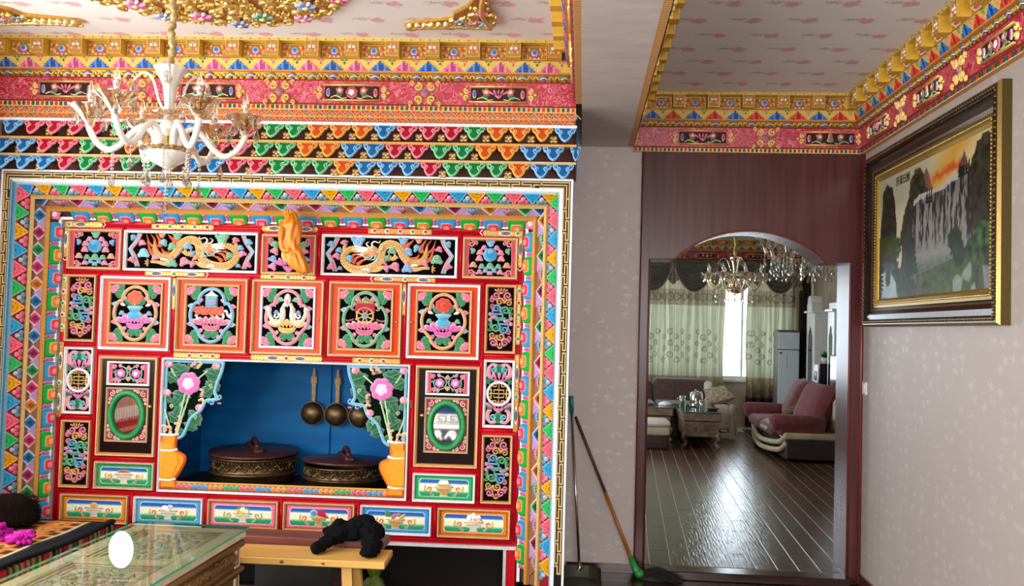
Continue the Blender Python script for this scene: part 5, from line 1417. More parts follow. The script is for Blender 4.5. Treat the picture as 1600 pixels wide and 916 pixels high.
# vase and peony brackets at both sides of the niche
def bracket(m, label):
    X0 = -2.541 if m > 0 else -1.040
    def T(x, z): return (X0+m*x, 1.348-z)      # x from the niche edge inwards, z down
    def TP_(L): return [T(*q) for q in L]
    yb = FW-.003
    mb = MB()
    edge = bez([(.365, .0), (.355, .06), (.33, .13), (.318, .19), (.335, .228), (.30, .236), (.262, .244), (.235, .30), (.18, .345), (.155, .40), (.13, .455), (.10, .475)], 5)
    outl = [(0, 0)]+edge+[(.07, .47), (0, .47)]
    slab(mb, TP_(outl), yb+.012, .014, '07140f', .001)
    o = mb.build('vase_bracket', BLACKG, cb, co); o['label'] = label
    # blue wavy border
    r = MB(); ribbon(r, TP_(edge), .02, yb-.004, .014, '4f9cc4', 'a4d4e6'); ribbon(r, TP_([(.012, .47), (.012, .008), (.36, .008)]), .018, yb-.004, .010, '3f8cb4', '9ad0e4', smooth=False)
    for (cx_, cz_, rr_, d, a) in ((.345, .215, .022, m, pi/2), (.30, .255, .02, -m, pi/2)):
        q = T(cx_, cz_); scroll(r, q[0], q[1], rr_, d, '4f9cc4', 'b4dcec', yb-.004, .015, .011, 1.1, pi if m > 0 else 0)
    dome(r, TP_(tear(.332, .255, .03, .02, 0)), yb-.004, .012, 'd8607c', 'f2b0bc'); r.build('wavy_border', PAINT, o, co)
    f = MB(); yy = yb-.002
    for x, z, l, w_, a in ((.05, .08, .09, .07, .3), (.09, .13, .08, .06, 2.6), (.05, .2, .1, .07, -.2), (.05, .26, .08, .06, 2.5), (.16, .3, .1, .07, -.9), (.22, .22, .1, .06, .6), (.24, .06, .1, .07, -.3), (.26, .12, .08, .07, -.9), (.08, .36, .08, .06, 1.2), (.13, .38, .08, .05, -.4), (.03, .32, .09, .06, -.6), (.2, .05, .08, .06, 2.2), (.27, .17, .07, .06, .3), (.11, .22, .07, .06, -2.2), (.04, .03, .07, .06, -.5), (.08, .43, .06, .04, -.3), (.17, .35, .06, .05, .2), (.3, .04, .06, .05, -.9)):
        leaf(f, *T(x, z), l*1.25, w_*1.3, (a if m > 0 else pi-a), '0b5c36', yy, .010)
    for L in ([(.085, .45), (.11, .33), (.135, .2)], [(.095, .45), (.12, .35), (.165, .2)], [(.06, .45), (.03, .36), (.01, .3)], [(.21, .11), (.27, .06)], [(.07, .1), (.04, .05)]):
        ribbon(f, bez(TP_(L), 5), .010, yy-.006, .008, '8ac08a', 'd8ecc0')
    q = T(.155, .14); blossom(f, q[0], q[1], .072, 'cf66a8', 'f0c0dc', yy-.006, .02, 7)
    for (x, z, c1) in ((.32, .03, 'e0707c'), (.025, .025, 'd06aa0'), (.225, .285, 'e08090'), (.02, .2, 'e0808c')):
        q = T(x, z); dome(f, circ(q[0], q[1], .026, 12, .022), yy-.003, .012, c1, 'f6c4c8'); dome(f, circ(q[0]+m*.008, q[1], .012, 9), yy-.012, .005, lighten(c1, .3), 'fbe0dc')
    for i, (x, z, a) in enumerate(((.17, .02, 0), (.21, .03, .5), (.24, .2, 1.2), (.25, .25, 2), (.05, .43, 1.5), (.09, .41, 1.2), (.1, .37, .8), (.02, .42, 1.7))):
        q = T(x, z); c1 = ('e0707c', 'e8a24c')[i % 2]
        ribbon(f, bez([q, (q[0]+m*.02*cos(a), q[1]+.02*sin(a)), (q[0]+m*.03*cos(a+.9), q[1]+.03*sin(a+.9))], 4), .016, yy-.004, .012, c1, 'f6ccb0')
        ribbon(f, spiral(q[0], q[1]-.012, .012, 1.2, 0, m, 10), .006, yy-.006, .009, c1, 'f8dcc4')
    for (x, z) in ((.29, .15), (.2, .34), (.11, .27), (.05, .28)):
        q = T(x, z); scroll(f, q[0], q[1], .014, m, '9ac88a', 'dcecc0', yy-.004, .01, .006)
    f.build('peonies', PAINT, o, co)
    v = MB()
    V = [(0, .452), (.105, .452), (.095, .50), (.10, .545), (.15, .575), (.155, .62), (.12, .69), (.095, .725), (.105, .735), (.112, .78), (0, .78)]
    V = V[:1]+bez(V[1:8], 4)+V[8:]
    slab(v, TP_(V), yb, .024, 'd98c1e', .012, 'd9601a')
    slab(v, TP_([(0, .50), (.07, .50), (.075, .545), (.11, .585), (.115, .62), (.09, .68), (.07, .715), (0, .715)]), yb-.0235, .003, 'dc9826', .002, 'd9801e')
    for z, w_ in ((.455, .11), (.548, .105), (.727, .10)): ribbon(v, TP_([(0, z), (w_*.6, z+.002), (w_, z-.006)]), .017, yb-.016, .014, 'd8d2cc', 'f2eeea')
    v.build('painted_vase', PAINT, o, co)
bracket(1, 'openwork peony bracket with an orange half vase, left side of the niche')
bracket(-1, 'openwork peony bracket with an orange half vase, right side of the niche')
# ------------------------------------------------------------------ glass and china materials
def clearglass(name, tint, gl=(1, 1, 1), base=.12, rough=.03):
    """thin clear glass: see-through with sharp reflections growing towards the edges"""
    m = bpy.data.materials.new(name); m.use_nodes = True; nt = m.node_tree; L = nt.links
    for n in list(nt.nodes): nt.nodes.remove(n)
    out = nd(nt, 'ShaderNodeOutputMaterial'); mx = nd(nt, 'ShaderNodeMixShader')
    tr = nd(nt, 'ShaderNodeBsdfTransparent'); tr.inputs[0].default_value = (*lin(tint), 1)
    gl_ = nd(nt, 'ShaderNodeBsdfGlossy'); gl_.inputs[0].default_value = (*gl, 1); gl_.inputs['Roughness'].default_value = rough
    fr = nd(nt, 'ShaderNodeLayerWeight'); fr.inputs[0].default_value = .35
    mr = nd(nt, 'ShaderNodeMapRange'); mr.inputs[3].default_value = base; mr.inputs[4].default_value = .95
    L.new(fr.outputs['Facing'], mr.inputs[0]); L.new(mr.outputs[0], mx.inputs[0]); L.new(tr.outputs[0], mx.inputs[1]); L.new(gl_.outputs[0], mx.inputs[2]); L.new(mx.outputs[0], out.inputs[0])
    return m
CRYSTAL = clearglass('crystal', 'e6e0d8', base=.18)
CUPGL = clearglass('amber_cut_glass', 'f2e8d4', (1, .96, .88), .16, .05)
CHINA = mat('white_china', 'e9e4dc', 'ded8ce', .18, bump=0, coat=.5)
BULB = clearglass('bulb_glass', 'f2e6cc', base=.25)
ROPE = mat('gold_brocade_sleeve', '8c7346', 'c2aa74', .45, .1, scale=(40, 40, 40), bump=.3)
def drop_mesh(h, r):
    mb = MB(); lathe(mb, [(.0008, 0), (r*.35, -h*.3), (r, -h*.68), (r*.75, -h*.9), (.0008, -h)], 'ffffff', 6, smooth=False); return mb
mb = drop_mesh(.07, .0175); ell(mb, (0, 0, .010), (.008, .008, .009), 'ffffff', n=6, m=4); ell(mb, (0, 0, .027), (.0055, .0055, .006), 'ffffff', n=6, m=4); DROP = mb.mesh('crystal_drop', [CRYSTAL])
mb = drop_mesh(.075, .0165)
for i in range(5): ell(mb, (0, 0, .008+.017*i), (.0075, .0075, .0085), 'ffffff', n=6, m=4)
DROPL = mb.mesh('crystal_string', [CRYSTAL])
mb = MB(); lathe(mb, [(.0005, -.03), (.022, -.024), (.03, 0), (.022, .024), (.0005, .03)], 'ffffff', 8, smooth=False, M=Matrix.Scale(.35, 4, (0, 1, 0))); DISC = mb.mesh('crystal_disc', [CRYSTAL])
def chandelier(name, label, loc, rot, n, R, top, kind='china', beads=False):
    """loc = lowest point of the bowl's finial; top = height of the ceiling above loc"""
    t = thing(name, label, 'chandelier', loc, rot, None)
    body = CHINA if kind == 'china' else CUPGL
    mb = MB(); lathe(mb, [(.001, 0), (.009, .012), (.006, .03), (.016, .04), (.007, .052)], 'ffffff', 12); mb.build('finial', CRYSTAL, t)
    mb = MB(); lathe(mb, [(.004, .05), (.03, .062), (.075, .085), (.098, .115), (.102, .128), (.06, .126), (.02, .13)], 'ffffff', 28); mb.build('bowl', body, t)
    mb = MB(); lathe(mb, [(.05, .115), (.098, .123), (.125, .142), (.128, .146), (.09, .138), (.04, .135)], 'ffffff', 64, flute=lambda a, i: .07*cos(16*a)*(i in (2, 3))); mb.build('crown_dish', CUPGL, t)
    mb = MB(); lathe(mb, [(.012, .12), (.012, .2), (.018, .205), (.012, .212)], 'ffffff', 14)
    for i in range(n):
        a = 2*pi*i/n; lathe(mb, [(.0135, .125), (.0135, .17), (.011, .172)], 'ffffff', 10, (.055*cos(a), .055*sin(a), 0))
    stuff(mb.build('brass_fitting', BRASS, t))
    mb = MB(); lathe(mb, [(.012, .205), (.036, .222), (.042, .245), (.03, .268), (.013, .278)], 'ffffff', 18); mb.build('ball', body, t)
    mb = MB(); lathe(mb, [(.013, .275), (.05, .292), (.072, .31), (.074, .314), (.045, .304), (.014, .3)], 'ffffff', 40, flute=lambda a, i: .08*cos(12*a)*(i in (2, 3))); mb.build('upper_dish', CUPGL, t)
    mb = MB(); lathe(mb, [(.013, .3), (.02, .32), (.024, .38), (.034, .44), (.058, .495), (.075, .52), (.071, .522), (.05, .5), (.02, .46)], 'ffffff', 40, flute=lambda a, i: .05*cos(8*a)*(i > 3)); mb.build('vase_stem', body, t)
    # twisted sleeve over the chain
    P = [(.006*sin(z*40), .006*cos(z*40), z) for z in [.5+(top-.5)*i/40 for i in range(41)]]
    mb = MB(); tube(mb, P, [.017+.005*sin(i*1.9) for i in range(41)], 'ffffff', 10); mb.build('chain_sleeve', ROPE, t)
    mb = MB(); lathe(mb, [(.004, top-.05), (.05, top-.03), (.06, top)], 'ffffff', 20); mb.build('ceiling_rose', BRASS, t)
    for i in range(3):
        a = 2*pi*(i+.3)/3
        p = bez([(0, .3), (.05, .36), (.09, .47), (.14, .505), (.19, .47)], 6)
        mb = MB(); tube(mb, [(x*cos(a), x*sin(a), z) for x, z in p], [.006]*len(p), 'ffffff', 7); b = mb.build('upper_branch', body, t)
        link('crystal_disc', DISC, b, (.19*cos(a), .19*sin(a), .43))
    arms = []
    for i in range(n):
        a = 2*pi*i/n
        p = bez([(.055, .14), (.06, .2), (.10, .243), (.15, .215), (.20, .155), (.25, .125), (.30, .15), (R, .215), (R, .25)], 6)
        mb = MB(); tube(mb, [(x*cos(a), x*sin(a), z) for x, z in p], [.0142]*len(p), 'ffffff', 10); arm = mb.build('arm', body, t)
        c = (R*cos(a), R*sin(a), 0)
        mb = MB(); lathe(mb, [(.012, .225), (.02, .24), (.05, .285), (.085, .314), (.09, .318), (.055, .296), (.016, .27)], 'ffffff', 48, c, flute=lambda aa, k: .10*cos(9*aa)*(k in (2, 3, 4))); mb.build('drip_cup', CUPGL, arm)
        mb = MB(); lathe(mb, [(.014, .275), (.014, .30), (.0165, .302), (.0165, .31), (.013, .31), (.013, .318)], 'ffffff', 14, c); mb.build('candle_ring', BRASS, arm)
        mb = MB(); lathe(mb, [(.0125, .31), (.0125, .345), (.01, .347)], 'ffffff', 12, c); mb.build('candle_sleeve', CHINA, arm)
        mb = MB(); lathe(mb, [(.009, .345), (.0175, .365), (.017, .385), (.009, .41), (.0025, .43), (.0008, .436)], 'ffffff', 12, c); mb.build('bulb', BULB, arm)
        for k in range(4):
            q = a+pi/4+pi/2*k; link('crystal_disc' if k % 2 else 'crystal_drop', DISC if k % 2 else DROP, arm, (c[0]+.07*cos(q), c[1]+.07*sin(q), .272 if k % 2 else .282))
        x, z = .235, .115
        link('crystal_string', DROPL if beads or i % 2 else DROP, arm, (x*cos(a), x*sin(a), z-.085 if beads or i % 2 else z-.03))
        b2 = a+pi/n
        link('crystal_string', DROPL, arm, (.105*cos(b2), .105*sin(b2), .045))
        if beads:
            for rr in (.16, .2, .27, .33):
                link('crystal_string', DROPL, arm, (rr*cos(b2), rr*sin(b2), .02-.03*sin(rr*50)))
                link('crystal_string', DROPL, arm, (rr*cos(b2), rr*sin(b2), .10-.03*sin(rr*50)))
    link('crystal_string', DROPL, t, (0, 0, -.09)); 
    return t
CHX, CHY, CHZ = -1.92, 4.10, 2.235
chandelier('chandelier', 'white china chandelier with amber glass cups hanging before the cabinet', (CHX, CHY, CHZ), -pi/2-radians(14) if False else -pi/2-14*pi/180, 6, .338, HC-CHZ)
# ------------------------------------------------------------------ gilt carvings on the ceiling
DN = Matrix.Rotation(pi/2, 4, 'X')
def gscroll(mb, x, z, r, d, a0, y0=-.02): scroll(mb, x, z, r, d, 'b8842c', 'e8c470', y0, .02, r*.5, 1.4, a0)
def gflower(mb, x, z, r, c):
    for i in range(7):
        a = 2*pi*i/7; dome(mb, tear(x, z, r, r*.6, a), -.028, .018, c, lighten(c, .55))
    dome(mb, circ(x, z, r*.3, 8), -.042, .01, 'e8c040', 'f8e8a0')
def flower_mesh(c):
    mb = MB(); gflower(mb, 0, 0, .05, c); return mb.mesh('painted_flower', [PAINT])
FLM = [flower_mesh(c) for c in ('d83a94', '2f4f9c', '2f7a3c', 'd85aa8', '6f86b8')]
GOLDP = paintmat('gilt_carving', .28, .55, .4, .22, scale=90)
med = thing('ceiling_medallion', 'round gilt carved medallion on the ceiling above the chandelier', 'ceiling medallion', (-1.86, 4.14, HC))
mb = MB(); slab(mb, lobed(0, 0, .75, 40, .02, 200), 0, .02, '9c6a20', .006, 'c8963c'); mb.build('base_disc', GOLDP, med).matrix_local = DN
mb = MB(); rnd = random.Random(3)
for ring, (rr, n, sz) in enumerate(((.715, 46, .034), (.64, 40, .042), (.55, 32, .046), (.46, 26, .05), (.36, 20, .05), (.26, 14, .05))):
    for i in range(n):
        a = 2*pi*(i+.5*(ring % 2))/n; gscroll(mb, rr*cos(a), rr*sin(a), sz*rnd.uniform(.8, 1.15), 1 if i % 2 else -1, a+rnd.uniform(-1, 1))
for i in range(230):
    a = rnd.uniform(0, 2*pi); r = .74*sqrt(rnd.uniform(.08, 1)); dome(mb, tear(r*cos(a), r*sin(a), rnd.uniform(.03, .06), .022, rnd.uniform(0, 6.3)), -.018, .022, 'b07c28', 'e6c06a')
stuff(mb.build('scrollwork', GOLDP, med)).matrix_local = DN
for i in range(22):
    a = 2*pi*i/22+.11; r = (.69, .58)[i % 2]
    link('painted_flower', FLM[i % 5], med, mat=DN @ Matrix.Translation((r*cos(a), -.006, r*sin(a))) @ Matrix.Scale((1, 1.15)[i % 2], 4))
def corner_carving(x, y, m, label):
    """gilt right-angled corner piece, the right angle at x,y and the legs towards the middle and the viewer"""
    t = thing('corner_carving', label, 'ceiling carving', (x, y, HC), 0, 'gilt ceiling corner carvings')
    out = [(0, 0), (-.50*m, 0), (-.44*m, .045), (-.32*m, .085), (-.22*m, .12), (-.20*m, .2), (-.12*m, .3), (-.06*m, .44), (0, .52)]
    mb = MB(); slab(mb, out, 0, .02, '9c6a20', .005, 'c8963c'); mb.build('base_plate', GOLDP, t).matrix_local = DN
    mb = MB(); rn = random.Random(5)
    for i in range(70):
        u = rn.uniform(0, 1); v = rn.uniform(0, 1)
        X = -.48*u**1.3; Z = .5*v**1.3
        if X/-.5+Z/.52+1.2*min(X/-.5, Z/.52) > 1: continue
        gscroll(mb, X*m, Z, rn.uniform(.016, .034), rn.choice((-1, 1)), rn.uniform(0, 6.3), -.015)
    for i in range(6):
        X = -.25-.04*i; ribbon(mb, [(X*m, .02), ((X-.02)*m, .05-.004*i), (X*m, .075-.006*i)], .03, -.02, .022, 'cf9c44', 'f0d48c')
    ribbon(mb, bez([(-.02*m, .02), (-.2*m, .04), (-.35*m, .03), (-.47*m, .012)], 6), .03, -.02, .025, 'c08a34', 'ecca7c'); ribbon(mb, bez([(-.02*m, .02), (-.05*m, .2), (-.03*m, .38), (-.01*m, .49)], 6), .03, -.02, .025, 'c08a34', 'ecca7c')
    stuff(mb.build('scrollwork', GOLDP, t)).matrix_local = DN
    for X, Z, k in ((-.09, .035, 2), (-.16, .03, 1), (-.26, .035, 3), (-.4, .02, 0), (-.1, .11, 0), (-.05, .24, 3), (-.18, .1, 1), (-.04, .08, 4)):
        link('painted_flower', FLM[k], t, mat=DN @ Matrix.Translation((X*m, -.005, Z)) @ Matrix.Scale(.72, 4))
corner_carving(-.508, 4.925, 1, 'gilt carved corner ornament on the ceiling, right of the medallion')
corner_carving(-3.29, 4.875, -1, 'gilt carved corner ornament on the ceiling, left of the medallion')
# ------------------------------------------------------------------ things in and on the cabinet
SILK = mat('yellow_silk', 'c87204', 'dc8c0a', .42, scale=(18, 18, 5), detail=5, bump=.35, dist=.006)
t = froot('ceremonial_scarf', 'orange-yellow silk scarf knotted over the rail between the dragon panels', 'scarf', -1.74, .1, 2.262)[0]
mb = MB(); rows = [(.0, .0, .012, .02), (-.005, -.012, .03, .03), (.004, -.05, .042, .036), (-.004, -.10, .057, .038), (-.006, -.16, .058, .036), (-.004, -.215, .054, .034), (.010, -.245, .050, .036), (.030, -.29, .055, .034), (.052, -.33, .053, .028), (.075, -.362, .034, .02), (.082, -.372, .012, .01)]
vs = []; fs = []; n = 40
rows2 = []
for a, b in zip(rows, rows[1:]):
    for k in range(4): rows2.append(tuple(a[i]+(b[i]-a[i])*k/4 for i in range(4)))
rows2.append(rows[-1])
for j, (x, z, a, d) in enumerate(rows2):
    w0 = .03+.12*min(1, max(0, -z/.08))
    for k in range(n):
        th = 2*pi*k/n; f = 1+.11*sin(6*th+z*22+1.5*sin(z*30))+.07*sin(11*th-z*35)
        vs.append((x+a*cos(th)*f, w0*.55-.075+d*sin(th)*f*1.1-.035, z+.006*sin(5*th+j)))
for j in range(len(rows2)-1):
    for k in range(n): fs.append((j*n+k, j*n+(k+1) % n, (j+1)*n+(k+1) % n, (j+1)*n+k))
mb.add(vs, fs, 'ffffff', 0, True); mb.build('scarf_fall', SILK, t)
mb = MB()
tube(mb, bez([(-.052, -.05, -.09), (-.058, -.055, -.15), (-.052, -.05, -.21), (-.03, -.06, -.24), (.0, -.07, -.235)], 6), [.012, .014, .02, .02, .022, .022, .02, .02, .018, .018, .02, .02, .02, .02, .02, .018, .018, .016, .016, .016, .014, .014, .012, .012, .01], 'ffffff', 8)
mb.build('scarf_end', SILK, t)
BRONZE = mat('aged_copper', '4c3c28', '705a3c', .4, .85, scale=(26, 26, 26), bump=.25)
LIDW = mat('dark_red_lid', '2e1311', '431d1a', .4, scale=(4, 30, 4), bump=.1)
def pot(u, w, r, h, label, tilt):
    t = froot('copper_pot', label, 'pot', u, w, NZ0)[0]; t['group'] = 'copper pots in the niche'
    mb = MB(); lathe(mb, [(.001, 0), (r*.88, 0), (r*.9, h*.28), (r*.98, h*.36), (r*1.04, h*.40), (r*1.04, h*.44), (r*.97, h*.47), (r*.96, h*.52), (r*.97, h*.9), (r*1.0, h*.93), (r*1.0, h), (r*.95, h), (r*.94, h*.5)], 'ffffff', 64); mb.build('body', BRONZE, t)
    mb = MB()
    for i in range(14):
        a = 2*pi*i/14+.2
        for k in range(9):
            tt = (k-4)/4; q = a+tt*.16
            ell(mb, (r*.965*cos(q), r*.965*sin(q), h*(.68+.09*cos(tt*4))), (.013, .013, .009), 'ffffff', n=6, m=4)
    for i in range(60):
        q = 2*pi*i/60; ell(mb, (r*.965*cos(q), r*.965*sin(q), h*.85), (.007, .007, .007), 'ffffff', n=5, m=3)
    stuff(mb.build('relief', BRONZE, t))
    mb = MB(); lathe(mb, [(.001, 0), (r*1.04, 0), (r*1.06, .008), (r*1.04, .016), (.001, .03)], 'ffffff', 48); lid = mb.build('lid', LIDW, t)
    lid.location = (0, 0, h+.014); lid.rotation_euler = tilt
    mb = MB(); bbox(mb, -.03, -r*.62, .016, .03, r*.62, .05, 'ffffff', .01); hd = mb.build('lid_batten', LIDW, lid)
    mb = MB(); tube(mb, bez([(0, -.1, .045), (0, -.06, .075), (0, .0, .085), (0, .06, .075), (0, .1, .045)], 5), .016, 'ffffff', 8); mb.build('handle', LIDW, hd) if False else mb.build('lid_handle', LIDW, lid)
pot(-2.07, .53, .272, .168, 'larger dark copper pot with a wooden lid, left in the niche', (.03, -.02, .5))
pot(-1.475, .52, .262, .132, 'lower copper pot with a tilted wooden lid, right in the niche', (-.02, .03, .4))
def ladle(u, z, label, dark):
    t = froot('brass_ladle', label, 'ladle', u, .80, z)[0]; t['group'] = 'ladles hanging in the niche'
    mb = MB(); r = .077; prof = [(r*1.0, 0), (r*1.03, -.004), (r*1.0, -.008)]+[(r*cos(a), .055*sin(a)) for a in [i*pi/2/8 for i in range(9)]]
    M = Matrix.Rotation(-pi/2-.22, 4, 'X')
    lathe(mb, [(r*1.05, 0), (r*1.03, .006)]+[(max(.001, r*cos(a)), .055*sin(a)) for a in [i*pi/2/8 for i in range(9)]], 'ffffff', 36, (0, -.02, .0), M=Matrix.Rotation(pi/2, 4, 'X')); mb.build('ladle_bowl', BRONZE, t)
    mb = MB(); P = [(0, -.02, .07), (0, -.006, .1), (.002, .0, .18), (.004, .008, .27)]
    for a, b, w0, w1 in ((.075, .2, .012, .014), (.2, .245, .021, .018), (.245, .30, .011, .007)):
        vs = []
        for z0, w_ in ((a, w0), (b, w1)):
            for sx, sy in ((-1, -1), (1, -1), (1, 1), (-1, 1)): vs.append((sx*w_, .002+sy*.005, z0))
        mb.add(vs, BOXF, 'ffffff')
    stuff(mb.build('handle', BRONZE, t)) if False else mb.build('handle', BRONZE, t)
ladle(-1.772, .995, 'brass ladle hanging in the niche, leftmost of three', 0)
ladle(-1.610, .990, 'brass ladle hanging in the niche, middle of three', 0)
ladle(-1.447, .985, 'brass ladle half hidden behind the right vase bracket', 1)
# ------------------------------------------------------------------ framed waterfall picture on the right wall
PY0, PY1, PZ0, PZ1 = 6.29, 4.29, 1.672, 2.782      # far and near ends, bottom, top
t = thing('framed_picture', 'large framed waterfall landscape hanging on the right wall', 'picture', (XR, (PY0+PY1)/2, PZ0))
po = (XR, (PY0+PY1)/2, PZ0)
# frame sections as mitred rings: (inset, depth from wall, colour, gilt)
prof = [(0, .0, '5a4420', 1), (0, .045, '64522c', 1), (.012, .06, '8a7240', 1), (.03, .062, '6a5026', 1), (.045, .048, '24120c', 0), (.075, .052, '1c0d09', 0), (.10, .036, '2e1710', 0), (.112, .03, '8a7a5a', 1), (.12, .026, '20100a', 0), (.14, .03, '8e7338', 1), (.16, .024, 'b29448', 1), (.172, .014, 'd8b45a', 1), (.178, .008, 'c8a24a', 1)]
mb = MB()
def ringpts(d): return [(PY0-d, PZ0+d), (PY1+d, PZ0+d), (PY1+d, PZ1-d), (PY0-d, PZ1-d)]
for (d0, h0, c0, g0), (d1, h1, c1, g1) in zip(prof, prof[1:]):
    a, b = ringpts(d0), ringpts(d1)
    for i in range(4):
        j = (i+1) % 4
        mb.add([(XR-h0, *a[i]), (XR-h0, *a[j]), (XR-h1, *b[j]), (XR-h1, *b[i])], [(0, 1, 2, 3)], c1, g1)
mb.build('frame', [paintmat('frame_varnish', .22, spec=.5, bump=.05), paintmat('frame_gilt', .3, .8, .2, .1)], t, po)
FG = bpy.data.materials['frame_gilt']
mb = MB()
def beads(d, h, r, step, col):
    P = ringpts(d)
    for i in range(4):
        a, b = Vector(P[i]), Vector(P[(i+1) % 4]); n = int((b-a).length/step)
        for k in range(n):
            q = a+(b-a)*(k+.5)/n; ell(mb, (XR-h, q.x, q.y), (r*.8, r, r), col, n=5, m=3)
beads(.142, .030, .0075, .019, 'c8a85a')
stuff(mb.build('bead_row', FG, t, po)); mb = MB(); beads(.03, .062, .012, .028, '5a4a2c')
stuff(mb.build('rope_moulding', FG, t, po))
# the print
CW, CH = 1.65, .77+.0
cy0, cy1, cz0, cz1 = PY0-.176, PY1+.176, PZ0+.176, PZ1-.176
NXP, NZP = 190, 100
def ns(x, y, s=0): return noise.noise(Vector((x, y, s)))
def smooth(a, b, x):
    x = max(0., min(1., (x-a)/(b-a))); return x*x*(3-2*x)
def paintpix(s, q):
    n1 = ns(s*9, q*6); n2 = ns(s*30, q*22, 3); n3 = ns(s*70, q*12, 7)
    # sky
    c = mixc('c9c3a4', 'e6dca8', smooth(.3, .8, s+.1*n1))
    sun = smooth(.52, .0, abs((s-.64)-.9*(q-.86)+.04*n1)*2.2)*smooth(.62, .8, q)
    c = mixc(c, 'e8a828', .9*sun)
    c = mixc(c, 'dd5418', .9*smooth(.05, .0, abs(q-.84-.16*(s-.62)+.03*n2))*smooth(.5, .58, s)*smooth(.84, .76, s))
    c = mixc(c, 'e8dcb8', smooth(.78, .66, q))
    # pink rocks
    for pk, w, top in ((.49, .05, .95), (.80, .06, .93)):
        h = top-abs(s-pk)/w*.16+.03*n2
        if q < h and abs(s-pk) < w*1.3: c = mixc('7a5148', '97685c', .5+.9*n2)
    def mount(pk, w, top, base, c1, c2, pw=1.):
        nonlocal c
        d = abs(s-pk+.02*n1)/w
        if d < 1:
            h = base+(top-base)*(1-d**pw)+.035*n2+.02*n3
            if q < h and q > base-.1: c = mixc(c1, c2, max(0, min(1, .45+1.1*n2+.6*n3)))
    mount(.41, .17, .97, .50, '2c2a1c', '4e4c34', 1.6)
    mount(.10, .115, .93, .0, '26241a', '4a4532', 3.5)
    mount(.95, .20, .985, .0, '24221a', '4a4632', 2.6)
    mount(.34, .12, .66, .0, '2a2a1c', '454530', 2.5)
    if q < .52 and s < .2: c = mixc('3a3f20', '5a5a30', .5+n1)
    # rock bed of the fall and the fall itself
    e0 = .37-.05*(.7-q); e1 = .85+.02*n1
    top = .755+.05*smooth(.6, .8, s)-.5*max(0, .44-s)+.02*n2
    if e0 < s < e1 and q < top and q > .2:
        st = .5+.5*sin(s*95+2.2*n1+3*n3); st = st*.55+.45*(.5+ns(s*45, q*2.2, 5))
        k = smooth(.32, .62, st)
        c = mixc('2e2a26', 'a8a29c', k*(.62+.3*smooth(.75, .5, q)))
        if .56 < s < .63 and q > .42: c = mixc(c, '33321f', .7*smooth(.45, .75, q))
        if q > top-.035: c = mixc(c, 'e2e2de', .7)
    # spray and water
    if q < .40 and .30 < s < .90:
        f = smooth(.40, .28, q)*smooth(.30, .42, s)*smooth(.90, .76, s)
        wv = .5+.5*sin(q*170+6*n1+9*n2)
        wc = mixc('55584a', '8f9188', .5*wv+.5*smooth(.2, .36, q)+.3*n2)
        c = mixc(c, wc, f)
        c = mixc(c, 'a8a8a2', .75*math.exp(-((q-.31)/.07)**2)*f)
    # dark wooded banks
    b1 = .34-.9*(s-.12)*(s > .12)+.05*n2
    if q < b1*1.0 and s < .42: c = mixc('1e2a18', '3b3f2a', .5+n2)
    if s > .66:
        b2 = .18+1.15*(s-.72)+.06*n2
        if q < b2 and q < .62+.04*n2: c = mixc('1f2718', '3d4426', .5+1.2*n2)
    if q < .16+.25*(s-.45) and .40 < s < .95: c = mixc('35491f', '5a6a2c', .5+n2)
    # pines, trees
    def pine(x, z, h, w, col):
        nonlocal c
        u = (q-z)/h
        if 0 < u < 1:
            ww = w*(1-u)*(.65+.35*abs(sin(u*26)))
            if abs(s-x) < ww: c = mixc(col, '0f1710', .4+n2)
    pine(.355, .16, .40, .075, '24402c'); pine(.31, .1, .3, .05, '1f3826')
    for x in (.50, .52, .54, .77, .785, .80, .82, .84): pine(x, .66+.1*(x > .7), .13, .014, '1c2418')
    def tree(x, z, r, col):
        nonlocal c
        d = sqrt(((s-x)/r)**2+((q-z)/(r*1.9))**2)
        if d < 1+.35*n2: c = mixc(col, '1c2a12', .5-1.0*n2)
    for x, z, r, col in ((.92, .30, .055, '4a7a2e'), (.88, .25, .04, '3f6e2a'), (.95, .37, .04, '55803a'), (.20, .40, .045, '4a6e2a'), (.16, .30, .04, '3c5c26'), (.74, .34, .05, '2c4022'), (.77, .26, .05, '30482a'), (.1, .12, .06, '2f4a22'), (.24, .1, .07, '3a5228'), (.5, .03, .05, '5a5224')): tree(x, z, r, col)
    if abs(s-.905-.02*n1) < .012 and q < .24: c = mixc('5a5248', '2c2620', .5+n2)
    return c
mb = MB(); vs = []; cs = []; fs = []
for j in range(NZP+1):
    for i in range(NXP+1):
        s, q = i/NXP, j/NZP; vs.append((XR-.010, cy0+(cy1-cy0)*s, cz0+(cz1-cz0)*q)); cs.append(paintpix(s, q))
for j in range(NZP):
    for i in range(NXP): a = j*(NXP+1)+i; fs.append((a, a+1, a+NXP+2, a+NXP+1))
cs = [tuple(k*.62 for k in c) for c in cs]
mb.add(vs, fs, cs, 0, True)
PR, nt_, b_ = newmat('print_under_film')
at = nd(nt_, 'ShaderNodeVertexColor', layer_name='Col'); nt_.links.new(at.outputs[0], b_.inputs['Base Color'])
b_.inputs['Specular IOR Level'].default_value = .12; b_.inputs['Roughness'].default_value = .5; b_.inputs['Coat Weight'].default_value = .16; b_.inputs['Coat Roughness'].default_value = .03
tc = nd(nt_, 'ShaderNodeTexCoord'); nz = nd(nt_, 'ShaderNodeTexNoise'); nz.inputs['Scale'].default_value = 3.2; nz.inputs['Detail'].default_value = 1
nt_.links.new(tc.outputs['Object'], nz.inputs['Vector']); bp = nd(nt_, 'ShaderNodeBump'); bp.inputs['Strength'].default_value = .5; bp.inputs['Distance'].default_value = .03
nt_.links.new(nz.outputs['Fac'], bp.inputs['Height']); nt_.links.new(bp.outputs[0], b_.inputs['Coat Normal'])
